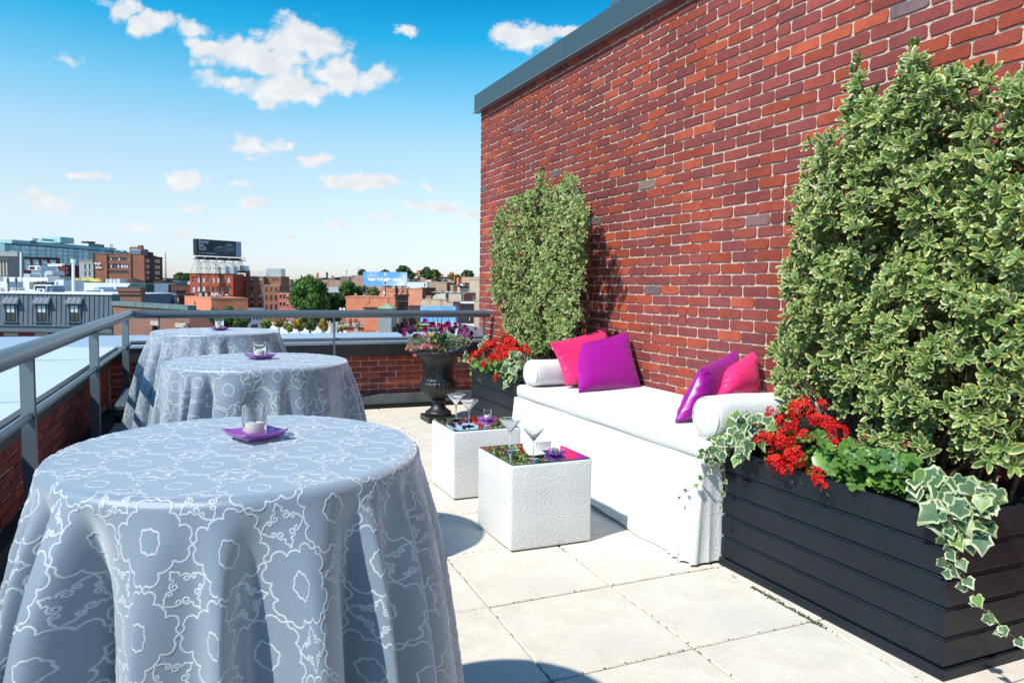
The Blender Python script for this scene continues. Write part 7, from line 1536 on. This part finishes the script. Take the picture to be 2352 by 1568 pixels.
# ------------------------------------------------------------------ ivy
def ivy_T(seed, g, e_):
    r = random.Random(seed); out = [(0, -.04), (.22, -.22), (.47, -.15), (.50, .08), (.60, .34), (.40, .46), (.24, .66), (0, .98), (-.24, .66), (-.40, .46), (-.60, .34), (-.50, .08), (-.47, -.15), (-.22, -.22)]
    V = [(0, .12, 0)]; C = [(*g, 1)]; n = len(out); k = r.uniform(.85, 1.15)
    inn = [(x * r.uniform(.68, .88), y * r.uniform(.68, .88) + .03) for x, y in out]
    for (x, y) in inn: V.append((x * .055, y * .055, .004 * abs(x) * 2)); C.append((g[0] * k, g[1] * k, g[2] * k, 1))
    for (x, y) in inn: V.append((x * .0568, y * .0568, .004 * abs(x) * 2)); C.append((*e_, 1))
    for (x, y) in out: V.append((x * .055 * r.uniform(.93, 1.07), y * .055, -.016 * max(0, y) ** 2 + .012 * abs(x) + r.uniform(-.003, .003))); C.append((*e_, 1))
    V = [(v[0], v[1] if i else .006, v[2]) for i, v in enumerate(V)]; Fc = []
    for i in range(n):
        j = (i + 1) % n; Fc += [(0, 1 + i, 1 + j), (1 + i, 1 + n + i, 1 + n + j, 1 + j), (1 + n + i, 1 + 2 * n + i, 1 + 2 * n + j, 1 + n + j)]
    return (V, Fc, C)
ivyT = [ivy_T(i, *c) for i, c in enumerate([((.065, .14, .055), (.50, .55, .32)), ((.08, .16, .07), (.56, .58, .38)), ((.05, .12, .05), (.42, .48, .25)), ((.16, .27, .08), (.50, .56, .25)), ((.09, .17, .08), (.52, .54, .36)), ((.045, .10, .045), (.36, .44, .22))])]
def ivy(label, clumps, trails, seed, base):
    r = random.Random(seed); t_ = thing('ivy', label, 'ivy', base); out, pick = [], []; st = MB()
    for (u, v, hu, hv, X0, X1, n, s) in clumps:
        c0 = atX(u, v + hv * .3, (X0 + X1) / 2)
        for i in range(n):
            a = r.uniform(0, 6.28); q = math.sqrt(r.random()); p = atX(u + hu * q * math.cos(a), v + hv * q * math.sin(a), r.uniform(X0, X1))
            out.append(frame(p, Vector((r.gauss(-.35, .4), r.gauss(-.15, .6), r.gauss(-.75, .35))), Vector((-.75 + r.gauss(0, .35), -.45 + r.gauss(0, .45), .40 + r.gauss(0, .4))), s * r.uniform(.75, 1.2))); pick.append(r.randrange(6))
            if i % 2: st.tube([p, p.lerp(c0, .6) + Vector((0, 0, .015)), c0], [.0012, .0016, .002], 4)
    for (pts, X0, X1, n, s0, s1) in trails:
        W_ = [atX(u, v, X0 + (X1 - X0) * i / (len(pts) - 1)) for i, (u, v) in enumerate(pts)]; st.tube(W_, [.0022 - .0012 * i / (len(W_) - 1) for i in range(len(W_))], 5)
        for i in range(n):
            f = (i + .5) / n * (len(W_) - 1); k = int(f); p = W_[k].lerp(W_[min(k + 1, len(W_) - 1)], f - k); sd_ = 1 if i % 2 else -1; s = s0 + (s1 - s0) * i / n
            q = p + Vector((-.008, sd_ * .014 * s, .004)); st.tube([p, q], .001, 4)
            out.append(frame(q, Vector((-.25, sd_ * .7 + r.gauss(0, .2), -.5 + r.gauss(0, .25))), Vector((-.85, -.35 + r.gauss(0, .45), .25 + r.gauss(0, .4))), s * r.uniform(.85, 1.15))); pick.append(r.randrange(6))
    scatter_parts('leaf', ivyT, out, pick, M_leafy, t_, 300, None, smooth=True); st.build('vines', M_stem, t_)
ivy('pale variegated ivy at the left end of the near planter, trailing over the daybed corner', [(1715, 985, 62, 42, 2.50, 2.78, 70, .95), (1680, 1020, 45, 38, 2.44, 2.58, 34, .9), (1640, 1035, 26, 28, 2.40, 2.50, 14, .9), (1775, 1000, 30, 22, 2.62, 2.7, 8, .9)], [([(1690, 1010), (1650, 1060), (1610, 1105), (1552, 1148)], 2.48, 2.34, 9, .75, .35), ([(1672, 1020), (1664, 1080), (1668, 1130), (1650, 1180)], 2.50, 2.42, 5, .6, .3), ([(1700, 1000), (1640, 1030), (1600, 1050)], 2.5, 2.38, 5, .9, .7)], 4, (2.62, 2.98, .58))
ivy('large leaved variegated ivy hanging over the right end of the near planter to the floor', [(2160, 1112, 62, 40, 2.50, 2.66, 26, 1.25), (2230, 1130, 70, 36, 2.52, 2.7, 24, 1.15), (2120, 1105, 34, 30, 2.56, 2.7, 12, 1.0), (2180, 1165, 60, 24, 2.48, 2.54, 8, 1.6), (2220, 1220, 45, 30, 2.50, 2.56, 9, 1.1)], [([(2200, 1160), (2190, 1240), (2205, 1300), (2225, 1350), (2262, 1400), (2300, 1440), (2345, 1475)], 2.49, 2.52, 15, .85, .62), ([(2190, 1150), (2175, 1220), (2180, 1290), (2195, 1330)], 2.48, 2.49, 8, .85, .65), ([(2230, 1150), (2260, 1195), (2290, 1230)], 2.55, 2.6, 4, 1.1, .9)], 14, (2.62, 1.92, .58))
ivy('variegated ivy over the front corner of the planter behind the daybed', [(1182, 835, 24, 30, 2.48, 2.62, 30, 1.0), (1170, 862, 18, 20, 2.45, 2.52, 10, 1.15), (1112, 782, 16, 12, 2.66, 2.8, 9, 1.0), (1076, 812, 8, 12, 2.5, 2.6, 5, .9), (1200, 822, 18, 10, 2.6, 2.7, 8, 1)], [([(1085, 828), (1070, 826), (1054, 826)], 2.52, 2.48, 4, .9, .7)], 24, (2.6, 5.7, .6))
# ------------------------------------------------------------------ urn flowers
r = random.Random(31)
def u3(x, y, Y=None):
    return atY((1500 + x * .3188) * .6125, (1150 + y * .3188) * .6125, UY if Y is None else Y)
spk = thing('spike_plant', 'dark reddish spiky grass in the centre of the urn', 'plant', (UX, UY, .715))
for (x, y) in [(305, 62), (368, 60), (442, 45), (500, 68), (595, 65), (570, 170), (240, 205), (180, 140), (490, 120), (400, 150), (545, 140), (200, 330), (620, 190)]:
    b_ = Vector((UX + r.uniform(-.02, .02), UY + r.uniform(-.02, .02), .71)); e_ = u3(x, y, UY + r.uniform(-.08, .08)); w_ = .006
    side = Vector((1, .2, 0)); m_ = MB(); pts = [b_.lerp(e_, f) + Vector((0, 0, .02 * math.sin(f * 3.1))) for f in (0, .3, .6, .85, 1)]
    V = []
    for i, p in enumerate(pts): ww = w_ * (1, 1.25, .9, .5, .08)[i]; V += [p - side * ww, p + Vector((0, -.002, 0)), p + side * ww]
    m_.add(V, [(3 * i + j, 3 * i + j + 1, 3 * i + j + 4, 3 * i + j + 3) for i in range(4) for j in (0, 1)]); m_.build('blade', mat('bronze_blade', (.13, .045, .035), .5, var=.2), spk)
dry = MB(); a = u3(520, 480, UY - .28); dry.add([a, u3(535, 500, UY - .3), u3(580, 605, UY - .33), u3(545, 540, UY - .32)], [(0, 1, 2, 3)]); dry.build('dry_blade', mat('straw', (.45, .32, .13), .8), spk)
def petunia_T(seed, col):
    rr = random.Random(seed); n = 15; V = [(0, 0, -.012)]; C = [(col[0] * .18, 0.0, col[2] * .2, 1)]; Fc = []
    for k in range(n):
        a = 6.283 * k / n; q = 1 + .10 * math.cos(5 * a) + rr.uniform(-.05, .05)
        V.append((.010 * math.cos(a), .010 * math.sin(a), -.003)); C.append((col[0] * .5, col[1] * .5, col[2] * .5, 1)); V.append((.030 * q * math.cos(a), .030 * q * math.sin(a), .002 + .004 * math.sin(5 * a + seed))); f = rr.uniform(.85, 1.15); C.append((col[0] * f, col[1] * f, col[2] * f, 1))
    for k in range(n): a, b_ = 1 + 2 * k, 1 + 2 * ((k + 1) % n); Fc += [(0, a, b_), (a, a + 1, b_ + 1, b_)]
    return (V, Fc, C)
petT = [petunia_T(1, (.27, .003, .085)), petunia_T(2, (.13, .002, .085)), petunia_T(3, (.36, .006, .15)), petunia_T(4, (.06, .002, .055))]
pet = thing('petunia', 'magenta and dark purple petunias spilling from the urn', 'petunia', (UX, UY, .715)); out, pick = [], []; st = MB()
for (x, y, k) in [(295, 162, 0), (385, 208, 0), (300, 270, 0), (50, 325, 0), (180, 345, 3), (228, 342, 2), (335, 348, 2), (495, 305, 0), (508, 230, 0), (455, 215, 1), (640, 250, 1), (715, 285, 0), (685, 372, 0), (650, 200, 0), (765, 240, 1), (785, 280, 1), (760, 335, 2), (815, 350, 1), (530, 360, 3), (620, 290, 1), (590, 260, 1), (725, 405, 3), (755, 395, 3), (100, 250, 3), (150, 240, 3), (35, 275, 3), (65, 275, 1), (120, 290, 3), (10, 290, 1), (835, 360, 1), (570, 200, 1), (540, 220, 0), (480, 270, 1), (840, 310, 2), (700, 310, 1), (660, 235, 3), (210, 350, 1)]:
    Y = UY + r.uniform(-.26, .05); p = u3(x, y, Y); d = Vector((r.gauss(-.35, .35), -.75 + r.gauss(0, .25), r.gauss(.25, .3))); out.append(frame(p, d.orthogonal(), d, r.uniform(.85, 1.12))); pick.append(k)
    b_ = Vector((UX + r.uniform(-.1, .1), UY + r.uniform(-.1, .05), .71)); st.tube([b_, b_.lerp(p, .5) + Vector((0, 0, .03)), p + Vector((0, .01, -.005))], .0016, 4)
scatter_parts('flower', petT, out, pick, M_petal, pet, 300); st.build('stems', M_gstem, pet)
sg = [leaf_T(.030, .010, (.16, .22, .10), (.34, .38, .22), 90 + i, cup=.2) for i in range(3)] + [leaf_T(.034, .018, (.045, .12, .03), (.06, .14, .03), 95 + i, cup=.2) for i in range(2)]
out, pick = [], []
for i in range(1500):
    a = r.uniform(0, 6.28); q = math.sqrt(r.random()); x = 460 + 370 * q * math.cos(a); y = 425 + 95 * q * math.sin(a) - 40 * (1 - q)
    p = u3(x, y, UY + r.uniform(-.24, .2)); d = Vector((r.gauss(0, .6) + (x - 460) / 400, r.gauss(-.4, .5), r.gauss(.5, .5))); dk = abs(x - 450) < 90 and y > 300
    out.append(frame(p, d, Vector((r.gauss(0, .4), -.6, .7)), r.uniform(.7, 1.2))); pick.append(3 + r.randrange(2) if dk else r.randrange(3))
scatter_parts('leaf', sg, out, pick, M_leafy, pet, 250)
cal = thing('calibrachoa', 'small pink and coral flowers along the left rim of the urn', 'flowers', (UX - .12, UY - .2, .72)); out, pick = [], []
calT = [petunia_T(11, (.72, .12, .20)), petunia_T(12, (.80, .25, .26)), petunia_T(13, (.75, .35, .08))]
for i in range(64):
    x = r.uniform(70, 525); y = 470 + r.gauss(0, 14) + (12 if x < 200 else 0); p = u3(x, y, UY - .22 - r.uniform(0, .07) + abs(x - 330) * .0004); d = Vector((r.gauss(-.3, .3), -.8, r.gauss(.4, .2))); out.append(frame(p, d.orthogonal(), d, .42)); pick.append(0 if r.random() < .6 else 1)
for (x, y, k) in [(165, 568, 0), (178, 575, 0), (340, 398, 1), (335, 375, 1), (412, 398, 2), (345, 325, 2), (370, 330, 2), (382, 322, 2), (300, 325, 1)]: d = Vector((-.2, -.8, .4)); out.append(frame(u3(x, y, UY - .28), d.orthogonal(), d, .45)); pick.append(k)
scatter_parts('flower', calT, out, pick, M_petal, cal, 300)
out, pick = [], []
for i in range(170):
    x = r.uniform(75, 520); y = 482 + r.gauss(0, 16); d = Vector((r.gauss(-.2, .6), -.5, r.gauss(.2, .5))); out.append(frame(u3(x, y, UY - .2 - r.uniform(0, .06)), d, Vector((0, -.5, .8)), .7)); pick.append(r.randrange(2))
scatter_parts('leaf', [leaf_T(.030, .011, (.13, .22, .05), (.18, .28, .06), 110, cup=.2), leaf_T(.030, .011, (.09, .17, .04), (.12, .2, .05), 111, cup=.2)], out, pick, M_leafy, cal, 200)
